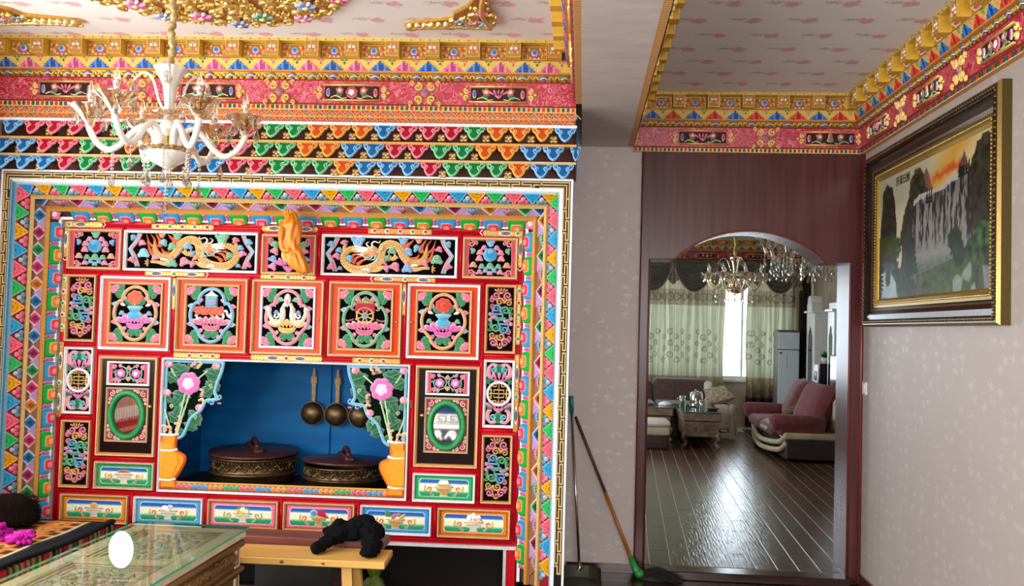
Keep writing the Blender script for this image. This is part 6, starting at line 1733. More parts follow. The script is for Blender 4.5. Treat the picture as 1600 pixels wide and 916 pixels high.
mb.build('canvas', PR, t, po)
INK = mat('black_ink', '14110e', rough=.6, bump=0)
cu = bpy.data.curves.new('title', 'FONT'); cu.body = '旭日東升'[::-1]; cu.size = .062; cu.space_character = .95; cu.extrude = .0006
tmp = bpy.data.objects.new('title_tmp', cu); COL.objects.link(tmp)
bpy.context.view_layer.update()
dg = bpy.context.evaluated_depsgraph_get(); me = bpy.data.meshes.new_from_object(tmp.evaluated_get(dg)); bpy.data.objects.remove(tmp); me.name = 'title'
me.materials.clear(); me.materials.append(INK)
# text plane x -> towards the viewer (-y), y -> up
M = Matrix(((0, 0, -1, XR-.012-po[0]), (-1, 0, 0, cy0-.31-po[1]), (0, 1, 0, cz1-.075-po[2]), (0, 0, 0, 1)))
link('title', me, t, mat=M)
mb = MB()
rn = random.Random(2)
for i in range(6):
    y = cy0-.19-.014*(i % 3)-.03*(i//3); z = cz1-.08+.0
    for k in range(3): box(mb, XR-.0118, y, z-.012*k-.008, XR-.0105, y-.006-.003*rn.random(), z-.012*k-.002, '2a2622')
mb.build('small_inscription', INK, t, po)
# light switch
t = tag(MB().build('light_switch', WHITE), 'white light switch on the right wall near the arch corner', 'switch'); t.location = (XR, 6.40, 1.26)
mb = MB(); bbox(mb, -.012, -.043, -.043, 0, .043, .043, 'ffffff', .004); bbox(mb, -.016, -.018, -.028, -.011, .018, .028, 'ffffff', .002); t.data = mb.mesh('light_switch', [WHITE])
# ------------------------------------------------------------------ broom and long-handled dustpan against the narrow wall
STEEL = mat('chrome_tube', 'b8b8b4', 'c8c8c4', .15, 1, bump=0)
TEALP = mat('teal_plastic', '12706a', '16807a', .35, bump=0)
GREENP = mat('green_plastic', '1a8a3c', '229a48', .35, bump=0)
t = thing('dustpan', 'long-handled dustpan with a teal grip leaning beside the cabinet', 'dustpan', (.02, 6.24, ZF))
o3 = (.02, 6.24, ZF)
mb = MB(); tube(mb, [(.016, 6.27, .03), (-.06, 6.45, 1.03)], .009, 'ffffff', 10); mb.build('pole', STEEL, t, o3)
mb = MB(); tube(mb, [(-.0595, 6.449, 1.02), (-.067, 6.463, 1.135), (-.0673, 6.4635, 1.142)], [.0145, .0155, .011], 'ffffff', 12); mb.build('grip', TEALP, t, o3)
PANM = mat('olive_plastic', '37382a', '45442f', .45, bump=.03)
mb = MB()
out = [(.14*cos(a), .11*sin(a)) for a in [pi*i/14 for i in range(15)]]+[(-.14, -.12), (.14, -.12)]
for k in range(1):
    n = len(out)
    for (z0, z1, s0, s1) in ((.0, .012, 1, 1),): pass
    vs = [(x+.02, y+6.2, ZF+.002) for x, y in out]+[(x*1.02+.02, y*1.02+6.2, ZF+(.085 if y > 0 else .012)) for x, y in out]
    mb.add(vs, [tuple(range(n))[::-1]]+[(i, (i+1) % n, n+(i+1) % n, n+i) for i in range(n) if not i == n-2], 'ffffff')
    vs = [(x*.96+.02, y*.96+6.2, ZF+.006) for x, y in out]+[(x*.99+.02, y*.99+6.2, ZF+(.085 if y > 0 else .012)) for x, y in out]
    mb.add(vs, [tuple(range(n))]+[((i+1) % n, i, n+i, n+(i+1) % n) for i in range(n) if not i == n-2], 'ffffff')
mb.build('pan', PANM, t, o3)
mb = MB(); tube(mb, [(.016, 6.27, .04), (.02, 6.272, .0), (.0, 6.275, ZF+.07)], .012, 'ffffff', 8); mb.build('socket', STEEL, t, o3)
t = thing('broom', 'broom with a green socket and dark bristles leaning left against the wall', 'broom', (.45, 6.38, ZF)); o3 = (.45, 6.38, ZF)
A, B = Vector((-.035, 6.462, 1.0)), Vector((.385, 6.36, .02))
mb = MB(); tube(mb, [A, A+(B-A)*.52], .011, 'ffffff', 10); mb.build('bare_pole', mat('brown_stick', '4a3026', '5c3d30', .6, scale=(30, 30, 6), bump=.1), t, o3)
mb = MB(); tube(mb, [A+(B-A)*.515, B], .0125, 'ffffff', 10); mb.build('varnished_pole', mat('orange_varnish', 'a8601f', 'b87028', .3, scale=(30, 30, 6), bump=.04), t, o3)
mb = MB(); tube(mb, [B+(A-B)*.06, B, (.40, 6.35, -.005), (.42, 6.345, -.03)], [.018, .024, .03, .022], 'ffffff', 10); ell(mb, (.418, 6.34, -.022), (.035, .03, .03), 'ffffff'); mb.build('socket', GREENP, t, o3)
mb = MB(); rn = random.Random(4)
for i in range(420):
    a = rn.uniform(-.65, .42); L = rn.uniform(.16, .30); h = rn.uniform(.0, .075)*rn.uniform(.3, 1)
    x0, y0 = .42+rn.uniform(-.01, .02), 6.35+rn.uniform(-.02, .02)
    p = [(x0, y0, ZF+.03+h*.3), (x0+L*.5*cos(a), y0+L*.5*sin(a)*.7, ZF+.02+h), (x0+L*cos(a), y0+L*sin(a)*.7, ZF+.004+h*.35)]
    tube(mb, p, [.0016, .0014, .0008], 'ffffff', 3, cap=False)
ell(mb, (.52, 6.34, ZF+.01), (.11, .05, .03), 'ffffff', n=16)
stuff(mb.build('bristles', mat('dark_bristle', '1c1a16', '2a2620', .8, scale=(60, 60, 60), bump=.3), t, o3))
# ------------------------------------------------------------------ carved tea table with glass sheets
TW = mat('carved_light_wood', 'e2d2a8', 'f0e2c0', .42, scale=(4, 22, 22), detail=5, bump=.15, lo=.3, hi=.7)
TWD = mat('carved_side_wood', '6a4a2a', '8a6438', .42, scale=(22, 4, 22), detail=5, bump=.15, lo=.3, hi=.7)
PALE = mat('silvered_carving', 'c2b696', 'e2dac2', .35, .1, scale=(60, 60, 60), bump=.35)
TX0, TX1, TY0, TY1, TZ = -2.165, -1.61, 3.05, 4.455, .585
t = thing('tea_table', 'carved wooden tea table under two sheets of glass', 'table', ((TX0+TX1)/2, (TY0+TY1)/2, ZF)); o3 = ((TX0+TX1)/2, (TY0+TY1)/2, ZF)
mb = MB()
bbox(mb, TX0, TY0, TZ-.04, TX0+.075, TY1, TZ, 'ffffff', .008); bbox(mb, TX1-.075, TY0, TZ-.04, TX1, TY1, TZ, 'ffffff', .008)
for y in (TY0, 3.745, TY1-.075): bbox(mb, TX0+.07, y, TZ-.039, TX1-.07, y+.075, TZ-.001, 'ffffff', .008)
mb.build('top_frame', TW, t, o3)
def tpanel(y0, y1):
    x0, x1 = TX0+.075, TX1-.075
    mb = MB(); box(mb, x0, y0, TZ-.04, x1, y1, TZ-.018, 'ffffff')
    for k, d in enumerate((.0, .022, .04)):
        zz = TZ-.004-.004*k
        for a, b in (((x0+d, y0+d), (x1-d, y0+d)), ((x1-d, y0+d), (x1-d, y1-d)), ((x1-d, y1-d), (x0+d, y1-d)), ((x0+d, y1-d), (x0+d, y0+d))): tube(mb, [(*a, zz-.004), (*b, zz-.004)], .006, 'ffffff', 6)
    o = mb.build('carved_panel', TW, t, o3)
    m2 = MB(); rn = random.Random(int(y0*100))
    Rz = Matrix(((1, 0, 0), (0, 0, -1), (0, 1, 0)))
    m3 = MB()
    hw, hh = (x1-x0)/2-.06, (y1-y0)/2-.06
    for i in range(150):
        u, v = rn.uniform(-hw, hw), rn.uniform(-hh, hh)
        if (u/hw)**2+(v/hh)**2 > 1.25: continue
        k = rn.random()
        if k < .5: scroll(m3, u, v, rn.uniform(.014, .026), rn.choice((-1, 1)), 'ffffff', 'ffffff', 0, .012, .009, 1.3, rn.uniform(0, 6))
        else: dome(m3, leafp(u, v, rn.uniform(.03, .06), .022, rn.uniform(0, 6)), 0, .013, 'ffffff')
    for i in range(28):
        a = 2*pi*i/28; dome(m3, circ(hw*cos(a), hh*sin(a), .016, 8), 0, .012, 'ffffff')
    for (x, yv, z) in m3.v: m2.v.append(((x0+x1)/2+x, (y0+y1)/2+z, TZ-.018-yv))
    m2.f, m2.c, m2.m, m2.sm = m3.f, m3.c, m3.m, m3.sm
    stuff(m2.build('relief', PALE, o, o3))
tpanel(TY0+.075, 3.745); tpanel(3.82, TY1-.075)
TEALG = bpy.data.materials.new('table_glass'); TEALG.use_nodes = True
nt = TEALG.node_tree
for n_ in list(nt.nodes): nt.nodes.remove(n_)
out_ = nd(nt, 'ShaderNodeOutputMaterial'); mx = nd(nt, 'ShaderNodeMixShader'); tr = nd(nt, 'ShaderNodeBsdfTransparent'); tr.inputs[0].default_value = (.86, .95, .92, 1)
gl_ = nd(nt, 'ShaderNodeBsdfGlossy'); gl_.inputs['Roughness'].default_value = .01
fr = nd(nt, 'ShaderNodeFresnel'); fr.inputs[0].default_value = 1.32
nt.links.new(fr.outputs[0], mx.inputs[0]); nt.links.new(tr.outputs[0], mx.inputs[1]); nt.links.new(gl_.outputs[0], mx.inputs[2]); nt.links.new(mx.outputs[0], out_.inputs[0])
EDGE = mat('green_glass_edge', '28c8a8', '38e0c0', .15, bump=0, spec=.6)
for y0, y1 in ((TY0-.02, 3.857), (3.861, TY1+.012)):
    mb = MB(); x0, x1, z0, z1 = TX0-.012, TX1+.012, TZ+.001, TZ+.011
    mb.add([(x0, y0, z1), (x1, y0, z1), (x1, y1, z1), (x0, y1, z1)], [(0, 1, 2, 3)], 'ffffff', 0)
    mb.add([(x0, y0, z0), (x1, y0, z0), (x1, y1, z0), (x0, y1, z0), (x0, y0, z1), (x1, y0, z1), (x1, y1, z1), (x0, y1, z1)], [BOXF[3], BOXF[5], BOXF[4] if y1 > 4 else BOXF[2]], 'ffffff', 1)
    mb.build('glass_sheet', [TEALG, EDGE], t, o3)
mb = MB()
bbox(mb, TX0+.02, TY0+.03, .12, TX1-.02, TY1-.03, TZ-.041, 'ffffff', .006)
mb.build('carcass', TWD, t, o3)
mb = MB(); tube(mb, [(TX1-.014, TY0+.02, TZ-.06), (TX1-.014, TY1-.02, TZ-.06)], .02, 'ffffff', 8); tube(mb, [(TX1-.012, TY0+.02, .40), (TX1-.012, TY1-.02, .40)], .018, 'ffffff', 8); mb.build('side_moulding', TWD, t, o3) if False else stuff(mb.build('side_moulding', TWD, t, o3))
def sidecarve(y0, y1, z0, z1):
    mb = MB(); x = TX1-.02
    m3 = MB(); rn = random.Random(int(y0*31+z0*77)); L = y1-y0; Hh = z1-z0
    moulding(m3, 0, 0, L, Hh, .012, 0, .010, 'ffffff')
    for i in range(max(3, int(L/.045))):
        u = .03+(L-.06)*(i+.5)/max(3, int(L/.045))
        for v in ([.5] if Hh < .12 else [.3, .7]): scroll(m3, u, v*Hh, min(.032, Hh*.3), 1 if i % 2 else -1, 'ffffff', 'ffffff', 0, .012, .012, 1.4, rn.uniform(0, 6))
    for (a, b, c) in m3.v: mb.v.append((x-b, y1-a, z0+c))
    mb.f, mb.c, mb.m, mb.sm = [list(reversed(f)) for f in m3.f], m3.c, m3.m, m3.sm
    return mb
dr = sidecarve(3.80, TY1-.06, .43, .515).build('drawer_front', TWD, t, o3)
dr = sidecarve(TY0+.06, 3.74, .43, .515).build('drawer_front', TWD, t, o3)
dr = sidecarve(3.80, TY1-.06, .15, .38).build('side_panel', TWD, t, o3); dr = sidecarve(TY0+.06, 3.74, .15, .38).build('side_panel', TWD, t, o3)
for x in (TX0+.05, TX1-.05):
    for y in (TY0+.06, TY1-.06):
        mb = MB(); bbox(mb, x-.035, y-.035, ZF+.0, x+.035, y+.035, TZ-.042, 'ffffff', .008)
        bbox(mb, x-.042, y-.042, ZF, x+.042, y+.042, ZF+.06, 'ffffff', .01); mb.build('leg', TW, t, o3)
# ------------------------------------------------------------------ platform seat with rug at the left
BX0, BX1, BY0, BY1, BZ = -3.52, -2.70, 3.0, 5.19, .40
t = thing('platform_seat', 'red-brown wooden platform seat along the left side', 'seat', ((BX0+BX1)/2, (BY0+BY1)/2, ZF)); o3 = ((BX0+BX1)/2, (BY0+BY1)/2, ZF)
mb = MB(); bbox(mb, BX0, BY0, BZ-.05, BX1+.03, BY1, BZ, 'ffffff', .012); mb.build('seat_board', REDWOOD, t, o3)
mb = MB(); bbox(mb, BX1-.03, BY0+.02, ZF+.06, BX1, BY1-.02, BZ-.05, 'ffffff', .006); mb.build('front_board', REDWOOD, t, o3)
for y in (BY0+.05, BY1-.07):
    for x in (BX0+.05, BX1-.04): mb = MB(); bbox(mb, x-.035, y-.035, ZF, x+.035, y+.035, BZ-.05, 'ffffff', .006); mb.build('leg', REDWOOD, t, o3)
t = thing('rug', 'woven rug with a black border and red striped edge on the platform seat', 'rug', ((BX0+BX1)/2, (BY0+BY1)/2, BZ+.001)); o3 = ((BX0+BX1)/2, (BY0+BY1)/2, BZ+.001)
vs = []; cs = []; fs = []; nx, ny = 60, 120
RX0, RX1 = BX0+.01, BX1+.045
def rugc(u, v, drop):
    x = u; y = v
    if drop > .01:
        k = (y*5.6) % 1
        if drop > .105: return 'a07838' if int(y*240) % 2 else '1b1718'
        if k < .42: return 'bc3044' if .06 < k < .36 else 'c8a06a'
        return ('1c1618', 'b8925a', '1c1618', '6f7a4a', '1c1618', 'c09a60', '1c1618')[int((k-.42)/.083) % 7]
    e = RX1-x
    if e < .13: return '16181e' if e < .10 else '22242c'
    if BY1-y < .03: return '1c1c22'
    if e < .15: return 'd8c8a0'
    nn = ns(x*16, y*16, 2); m2_ = ns(x*40, y*40, 9)
    if .2 < e < .34: return 'c87838' if nn < .18 else ('3a2a24' if m2_ > 0 else 'd8a860')
    if e < .42: return '4a2c20' if abs(sin(y*30)) > .5 else 'c88a48'
    return mixc('a85a28', '3a241c', .5+.9*nn)
prm = [0+.82*i/46 for i in range(47)]
W_ = RX1-RX0
for j in range(ny+1):
    y = BY0+.0+(BY1-BY0)*j/ny
    for i in range(nx+1):
        sdist = (W_+.125)*i/nx
        if sdist <= W_: x, z, d = RX0+sdist, BZ+.022, 0
        else: d = sdist-W_; x, z = RX1+.012*sin(min(1, d/.02)*pi/2), BZ+.022-d
        z += .004*ns(x*7, y*6, 1)+(.006*ns(y*4, 3, 1) if d == 0 else 0); x += .008*ns(y*5, z*9, 4) if d > 0 else 0
        vs.append((x, y, z)); cs.append(rugc(x, y, d))
for j in range(ny):
    for i in range(nx): a = j*(nx+1)+i; fs.append((a, a+1, a+nx+2, a+nx+1))
mb = MB(); mb.add(vs, fs, cs, 0, True); rg = mb.build('woven_field', CLOTHC, t, o3)
so_ = rg.modifiers.new('thick', 'SOLIDIFY'); so_.thickness = .018; so_.offset = -1
mb = MB(); tube(mb, [(RX1+.004+.006*sin(y*7), y, BZ+.030+.006*sin(y*5)) for y in [BY0+.01+(BY1-BY0-.03)*i/60 for i in range(61)]], [.024]*61, '14161c', 8, squash=.5); mb.build('black_border', CLOTHC, t, o3)
# magenta pompoms and dark fur hat on the rug
MAG = paintmat('magenta_wool', .85, bump=.6, var=.25, spec=.2, scale=160)
def pompom(name, label, c, r, loc, seed):
    t = thing(name, label, 'tassel', loc, 0)
    mb = MB(); rn = random.Random(seed)
    for i in range(46):
        a = rn.uniform(0, 2*pi); b = rn.uniform(-.2, 1.3); L = r*rn.uniform(.75, 1.1)
        d = Vector((cos(a)*cos(b), sin(a)*cos(b), sin(b)*.62))
        p = [d*L*.15, d*L*.6+Vector((0, 0, .006)), d*L+Vector((0, 0, -.004))]
        tube(mb, [(q.x, q.y, max(.006, q.z+.012)) for q in p], [r*.16, r*.17, r*.10], c[rn.randrange(len(c))], 6)
    ell(mb, (0, 0, r*.3), (r*.6, r*.6, r*.35), c[0]); mb.build('yarn', MAG, t); return t
pompom('wool_tassel', 'small magenta wool tassel nearer the rug edge', ['c01f9c', 'd436b0', 'a8148a'], .085, (-2.85, 4.62, BZ+.03), 1)
pompom('wool_tassel', 'bundle of magenta wool at the left frame edge', ['b0148c', 'c82aa4', '8e0f72'], .13, (-3.075, 4.66, BZ+.03), 2)
t = thing('fur_hat', 'dark brown fur hat lying on the rug at the left edge', 'hat', (-3.17, 5.0, BZ+.03))
FUR = mat('dark_fur', '140e0b', '221812', .95, scale=(90, 90, 90), bump=.8, dist=.01, spec=.08)
mb = MB(); lathe(mb, [(.001, .0), (.13, .0), (.155, .03), (.15, .07), (.12, .09), (.11, .13), (.07, .16), (.001, .17)], 'ffffff', 28, flute=lambda a, i: .05*sin(5*a+i)+.03*sin(11*a+2*i)); mb.build('crown', FUR, t)
mb = MB(); rn = random.Random(9)
for i in range(900):
    a = rn.uniform(0, 2*pi); z = rn.uniform(.01, .15); r = .145-.3*max(0, z-.06)
    p0 = Vector((r*cos(a), r*sin(a), z)); d = Vector((cos(a), sin(a), rn.uniform(-.3, .6)))*rn.uniform(.012, .03)
    tube(mb, [p0, p0+d*.6, p0+d+Vector((0, 0, -.008))], [.0025, .002, .0006], 'ffffff', 3, cap=False)
stuff(mb.build('fur', FUR, t))
t = tag(MB().build('white_cloth', CLOTHC), 'white folded cloth at the left frame edge beside the fur hat', 'cloth'); t.location = (-3.13, 4.79, BZ+.03); t.scale = (.5, .5, .5)
mb = MB(); bbox(mb, -.12, -.1, 0, .1, .1, .06, 'e8e8ea', .025, smooth=True); bbox(mb, -.1, -.08, .055, .09, .09, .09, 'dedee4', .02, smooth=True); t.data = mb.mesh('white_cloth', [CLOTHC])
# ------------------------------------------------------------------ benches in front of the cabinet
t = thing('pine_bench', 'yellow pine bench with splayed legs in front of the cabinet', 'bench', (-1.45, 4.71, ZF)); o3 = (-1.45, 4.71, ZF)
mb = MB()
vs = [(-2.0, 4.575, .385), (-.95, 4.59, .385), (-.965, 4.86, .385), (-2.0, 4.85, .385)]
bm = bmesh.new(); vv = [bm.verts.new(v) for v in vs]+[bm.verts.new((v[0], v[1], .42)) for v in vs]
for f in BOXF: bm.faces.new([vv[i] for i in f])
bmesh.ops.bevel(bm, geom=bm.edges[:], offset=.004, segments=1, affect='EDGES'); addbm(mb, bm, 'ffffff'); bm.free()
mb.build('seat_plank', PINE, t, o3)
KNOTM = mat('pine_knot', '5a3014', '7a4a1c', .5, scale=(60, 60, 60), bump=.05)
for x, r in ((-1.47, .012), (-1.26, .009), (-1.72, .011)):
    mb = MB(); dome(mb, circ(x, .402, r, 10, r*.7), 4.5835+.0143*(x+1.5), .003, 'ffffff'); mb.build('knot', KNOTM, t, o3)
for x, dx in ((-1.15, .04), (-1.85, -.04)):
    for y, dy in ((4.64, -.05), (4.80, .05)):
        mb = MB(); a = [(x-.026, y-.02, .385), (x+.026, y-.02, .385), (x+.026, y+.02, .385), (x-.026, y+.02, .385)]
        mb.add([(p[0]+dx, p[1]+dy, ZF) for p in a]+a, BOXF, 'ffffff'); mb.build('leg', PINE, t, o3)
t = thing('brown_bench', 'worn red-brown plank bench behind the pine bench', 'bench', (-1.5, 4.95, ZF)); o3 = (-1.5, 4.95, ZF)
mb = MB(); bbox(mb, -2.05, 4.875, .408, -1.02, 5.06, .455, 'ffffff', .006); mb.build('seat_plank', REDWOOD, t, o3)
for x in (-1.26, -1.95):
    mb = MB(); bbox(mb, x-.03, 4.89, ZF, x+.03, 5.04, .408, 'ffffff', .005); mb.build('leg', DARKWOOD, t, o3)
mb = MB(); bbox(mb, -1.9, 4.94, .08, -1.29, 4.98, .13, 'ffffff', .005); mb.build('stretcher', DARKWOOD, t, o3)
t = tag(MB().build('low_plank', REDWOOD), 'low red-brown plank lying under the benches', 'plank'); t.location = (-1.66, 5.25, ZF)
mb = MB(); bbox(mb, -.4, -.1, .0, .4, .1, .12, 'ffffff', .006); t.data = mb.mesh('low_plank', [REDWOOD])
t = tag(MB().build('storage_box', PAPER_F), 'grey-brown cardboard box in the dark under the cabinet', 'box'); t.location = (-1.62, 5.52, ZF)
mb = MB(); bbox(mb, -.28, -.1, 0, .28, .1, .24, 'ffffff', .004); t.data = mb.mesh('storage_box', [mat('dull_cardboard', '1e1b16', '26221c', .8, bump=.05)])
# black cloth draped across the two benches
KNIT = mat('black_knit', '08090b', '0e1013', .9, scale=(160, 160, 160), bump=.5, spec=.08)
t = thing('black_cloth', 'crumpled black knitted cloth draped over the bench edge', 'cloth', (-1.22, 4.87, .42)); o3 = (-1.22, 4.87, .42)
mb = MB(); rn = random.Random(11)
def lump(a, b, r0, r1, k):
    for i in range(k):
        u = i/(k-1); c = Vector(a).lerp(Vector(b), u); r = r0+(r1-r0)*u
        M = Matrix.Rotation(rn.uniform(0, 3), 3, 'Z') @ Matrix.Rotation(rn.uniform(-.6, .6), 3, 'X')
        ell(mb, (c.x+rn.uniform(-.012, .012), c.y+rn.uniform(-.01, .01), c.z), (r*rn.uniform(.8, 1.25), r*rn.uniform(.8, 1.2), r*rn.uniform(.6, .85)), 'ffffff', n=12, m=8, M=M)
lump((-1.335, 4.70, .448), (-1.28, 4.82, .475), .038, .045, 5); lump((-1.28, 4.84, .49), (-1.10, 4.93, .50), .05, .06, 7); lump((-1.20, 4.92, .52), (-1.12, 4.91, .555), .055, .045, 4)
lump((-1.10, 4.92, .51), (-1.06, 4.80, .475), .062, .055, 5); lump((-1.06, 4.78, .468), (-1.055, 4.66, .45), .052, .040, 5); lump((-1.30, 4.86, .50), (-1.27, 4.93, .53), .03, .035, 3)
o = mb.build('knit', KNIT, t, o3)
rm = o.modifiers.new('merge', 'REMESH'); rm.mode = 'VOXEL'; rm.voxel_size = .006; rm.use_smooth_shade = True
sk = o.modifiers.new('soft', 'SMOOTH'); sk.iterations = 3
tx = bpy.data.textures.new('crumple', 'CLOUDS'); tx.noise_scale = .035
dm = o.modifiers.new('crumple', 'DISPLACE'); dm.texture = tx; dm.strength = .03; dm.mid_level = .5
# green plastic bag beside the pine leg
t = tag(MB().build('plastic_bag', PAPER_F), 'olive green plastic bag standing in the dark beside the pine bench leg', 'bag'); t.location = (-1.14, 5.22, ZF); t.scale = (.75, .75, .72)
mb = MB(); lathe(mb, [(.002, 0), (.03, .0), (.075, .06), (.10, .16), (.10, .25), (.06, .31), (.03, .33), (.05, .36), (.06, .40)], 'ffffff', 26, flute=lambda a, i: .16*sin(3*a+i)+.08*sin(7*a-i))
t.data = mb.mesh('plastic_bag', [mat('olive_plastic_film', '4c5f22', '64782e', .2, scale=(12, 12, 12), bump=.3, dist=.01)])
# ------------------------------------------------------------------ the room beyond the arch
def curtainmat():
    m = bpy.data.materials.new('curtain_cloth'); m.use_nodes = True; nt = m.node_tree; L = nt.links
    b = nt.nodes['Principled BSDF']; out = nt.nodes['Material Output']
    at = nd(nt, 'ShaderNodeVertexColor', layer_name='Col'); L.new(at.outputs[0], b.inputs['Base Color']); b.inputs['Roughness'].default_value = .8
    tl = nd(nt, 'ShaderNodeBsdfTranslucent'); L.new(at.outputs[0], tl.inputs[0])
    mx = nd(nt, 'ShaderNodeMixShader'); mx.inputs[0].default_value = .36; L.new(b.outputs[0], mx.inputs[1]); L.new(tl.outputs[0], mx.inputs[2]); L.new(mx.outputs[0], out.inputs[0])
    return m
CURT = curtainmat()
def curtain(x0, x1, label, seed, nf, dark=0.):
    yc = 16.17; t = thing('window_curtain', label, 'curtain', ((x0+x1)/2, yc, .02))
    vs = []; cs = []; fs = []; nx, nz = 230, 190; H = 2.78
    rn = random.Random(seed)
    rings = []
    x = x0+.06; k = 0
    while x < x1-.03:
        for r_ in range(3): rings.append((x+rn.uniform(-.012, .012), 1.62-.2*r_-(.09 if k % 2 else 0), .042))
        rings.append((x, 2.22, .058)); x += .112; k += 1
    def colr(x, z):
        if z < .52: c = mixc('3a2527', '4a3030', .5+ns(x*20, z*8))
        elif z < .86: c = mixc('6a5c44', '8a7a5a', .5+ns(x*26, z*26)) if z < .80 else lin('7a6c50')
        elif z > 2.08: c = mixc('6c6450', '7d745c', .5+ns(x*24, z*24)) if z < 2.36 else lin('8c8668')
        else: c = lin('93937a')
        for rx, rz, rr in rings:
            if abs(rx-x) < rr*1.3 and abs(rz-z) < rr*1.5:
                d = sqrt((rx-x)**2+((rz-z)*.8)**2)/rr
                if .62 < d < 1.0 or d < .22: c = mixc(c, '4c402e', .7)
        return c
    for j in range(nz+1):
        z = .02+H*j/nz
        for i in range(nx+1):
            u = i/nx; x = x0+(x1-x0)*u
            f = sin(u*nf*2*pi+.6*sin(u*17+seed)+.25*sin(z*2))
            vs.append((x+.012*sin(z*3+u*20), yc+.045*f+.012*sin(u*nf*4.7*pi), z)); cs.append(colr(x+.01*f, z))
    for j in range(nz):
        for i in range(nx): a = j*(nx+1)+i; fs.append((a, a+1, a+nx+2, a+nx+1))
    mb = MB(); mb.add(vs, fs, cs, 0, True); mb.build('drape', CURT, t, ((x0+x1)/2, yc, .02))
    return t
curtain(.55, 2.42, 'pale green patterned curtain left of the bright window gap', 1, 13)
curtain(2.80, 3.62, 'pale green patterned curtain right of the bright window gap', 2, 6)
SATIN = mat('grey_satin', '4a463a', '5c5748', .35, scale=(10, 10, 10), bump=.05, sheen=.3)
TRIMM = mat('cream_trim', '8f8870', 'a59d84', .5, bump=.1, scale=(60, 60, 60))
PANE = clearglass('window_pane', 'f4f8fa', base=.03, rough=.01)
for i in range(6):
    a0 = -1.30+.817*i; mb = MB(); bbox(mb, a0+.01, 16.497, .87, a0+.79, 16.503, 2.70, 'ffffff', .001); mb.build('pane', PANE, w4)
t = thing('valance', 'draped grey satin swags with cream trim over the far curtains', 'valance', (2.0, 16.05, 2.25)); o3 = (2.0, 16.05, 2.25)
mb = MB(); bbox(mb, .05, 16.05, 2.815, 3.64, 16.452, 2.84, 'ffffff', .005); mb.build('pelmet_board', DKBR if 'DKBR' in globals() else SATIN, t, o3)
for i, xc_ in enumerate((.46, 1.17, 1.88, 2.59, 3.31)):
    vs = []; fs = []; nu, nv = 40, 36; w = .40; dep = .50; zt = 2.83
    bot = []
    for j in range(nv+1):
        v = j/nv
        for k in range(nu+1):
            u = k/nu*2-1
            sag = (1-abs(u)**2.1); z = zt-dep*(v**1.0)*sag-.03*v
            fold = .028*sin(v*7*2*pi)*(.35+.65*sag); y = 16.06-.035-fold-.05*sag*v
            vs.append((xc_+u*w*(1-.06*v), y, z))
            if j == nv: bot.append((xc_+u*w*(1-.06*v), y-.006, z))
    for j in range(nv):
        for k in range(nu): a = j*(nu+1)+k; fs.append((a, a+1, a+nu+2, a+nu+1))
    mb = MB(); mb.add(vs, fs, 'ffffff', 0, True); sw = mb.build('swag', SATIN, t, o3)
    mb = MB(); tube(mb, bot, .013, 'ffffff', 6); mb.build('trim', TRIMM, sw, o3)
for x in (.815, 1.525, 2.235, 2.95, 3.58):
    mb = MB(); vs = []; fs = []; cs = []
    for j in range(13):
        for k in range(9):
            u = k/8*2-1; z = 2.83-.42*j/12*(1-.25*abs(u)); vs.append((x+u*(.05+.05*j/12), 16.00-.02*cos(u*9), z))
    for j in range(12):
        for k in range(8): a = j*9+k; fs.append((a, a+1, a+10, a+9))
    mb.add(vs, fs, 'ffffff', 0, True); mb.build('jabot', mat('mauve_satin', '6a5550', '7c6660', .4, bump=.03) if x < .9 else bpy.data.materials['mauve_satin'], t, o3)
t = thing('side_drape', 'dark brown gathered drape in the far right corner', 'curtain', (3.72, 16.1, .02))
mb = MB(); vs = []; fs = []
for j in range(2):
    for k in range(41): vs.append((3.66+.2*k/40, 16.12+.03*sin(k*.95), .02+2.8*j))
for k in range(40): fs.append((k, k+1, 42+k, 41+k))
mb.add(vs, fs, 'ffffff', 0, True); mb.build('drape', mat('dark_brown_drape', '3a2c22', '4a3a2e', .8, bump=.05), t, (3.72, 16.1, .02))
# chandeliers
chandelier('crystal_chandelier', 'clear crystal chandelier hanging before the far window gap', (1.84, 11.5, 2.02), .2, 8, .335, HC-2.02, 'glass')
chandelier('bead_chandelier', 'beaded crystal chandelier partly hidden by the right side of the arch', (1.97, 8.6, 2.17), .5, 7, .33, HC-2.17, 'glass', True)
# red loveseat along the right wall
REDF = mat('dusty_red_velvet', '5e2327', '6e2d31', .8, scale=(14, 14, 14), bump=.12, sheen=.15)
CREAM = mat('cream_upholstery', 'a8987a', 'b8a98a', .7, bump=.1)
DKBR = mat('dark_brown_upholstery', '2a1a17', '36231f', .7, bump=.1)
def cushion(mb, c, size, tilt=(0, 0, 0), puff=1.0, n=14):
    """pillow: superellipsoid with pinched corners"""
    R = Matrix.Rotation(tilt[2], 3, 'Z') @ Matrix.Rotation(tilt[1], 3, 'Y') @ Matrix.Rotation(tilt[0], 3, 'X')
    vs = []; fs = []
    for s in (1, -1):
        for j in range(n+1):
            for i in range(n+1):
                u, v = i/n*2-1, j/n*2-1
                h = ((1-u**4)*(1-v**4))**.5
                k = 1-.07*(1-abs(u)**2)*abs(v)**3; k2 = 1-.07*(1-abs(v)**2)*abs(u)**3
                p = R @ Vector((u*size[0]*k2, v*size[1]*k, s*h*size[2]*puff)); vs.append((c[0]+p.x, c[1]+p.y, c[2]+p.z))
    m = (n+1)**2
    for s in (0, 1):
        for j in range(n):
            for i in range(n):
                a = s*m+j*(n+1)+i; f = (a, a+1, a+n+2, a+n+1); fs.append(f if s == 0 else f[::-1])
    mb.add(vs, fs, 'ffffff', 0, True)
LX0, LX1, LY0, LY1 = 2.47, 3.42, 12.0, 14.2
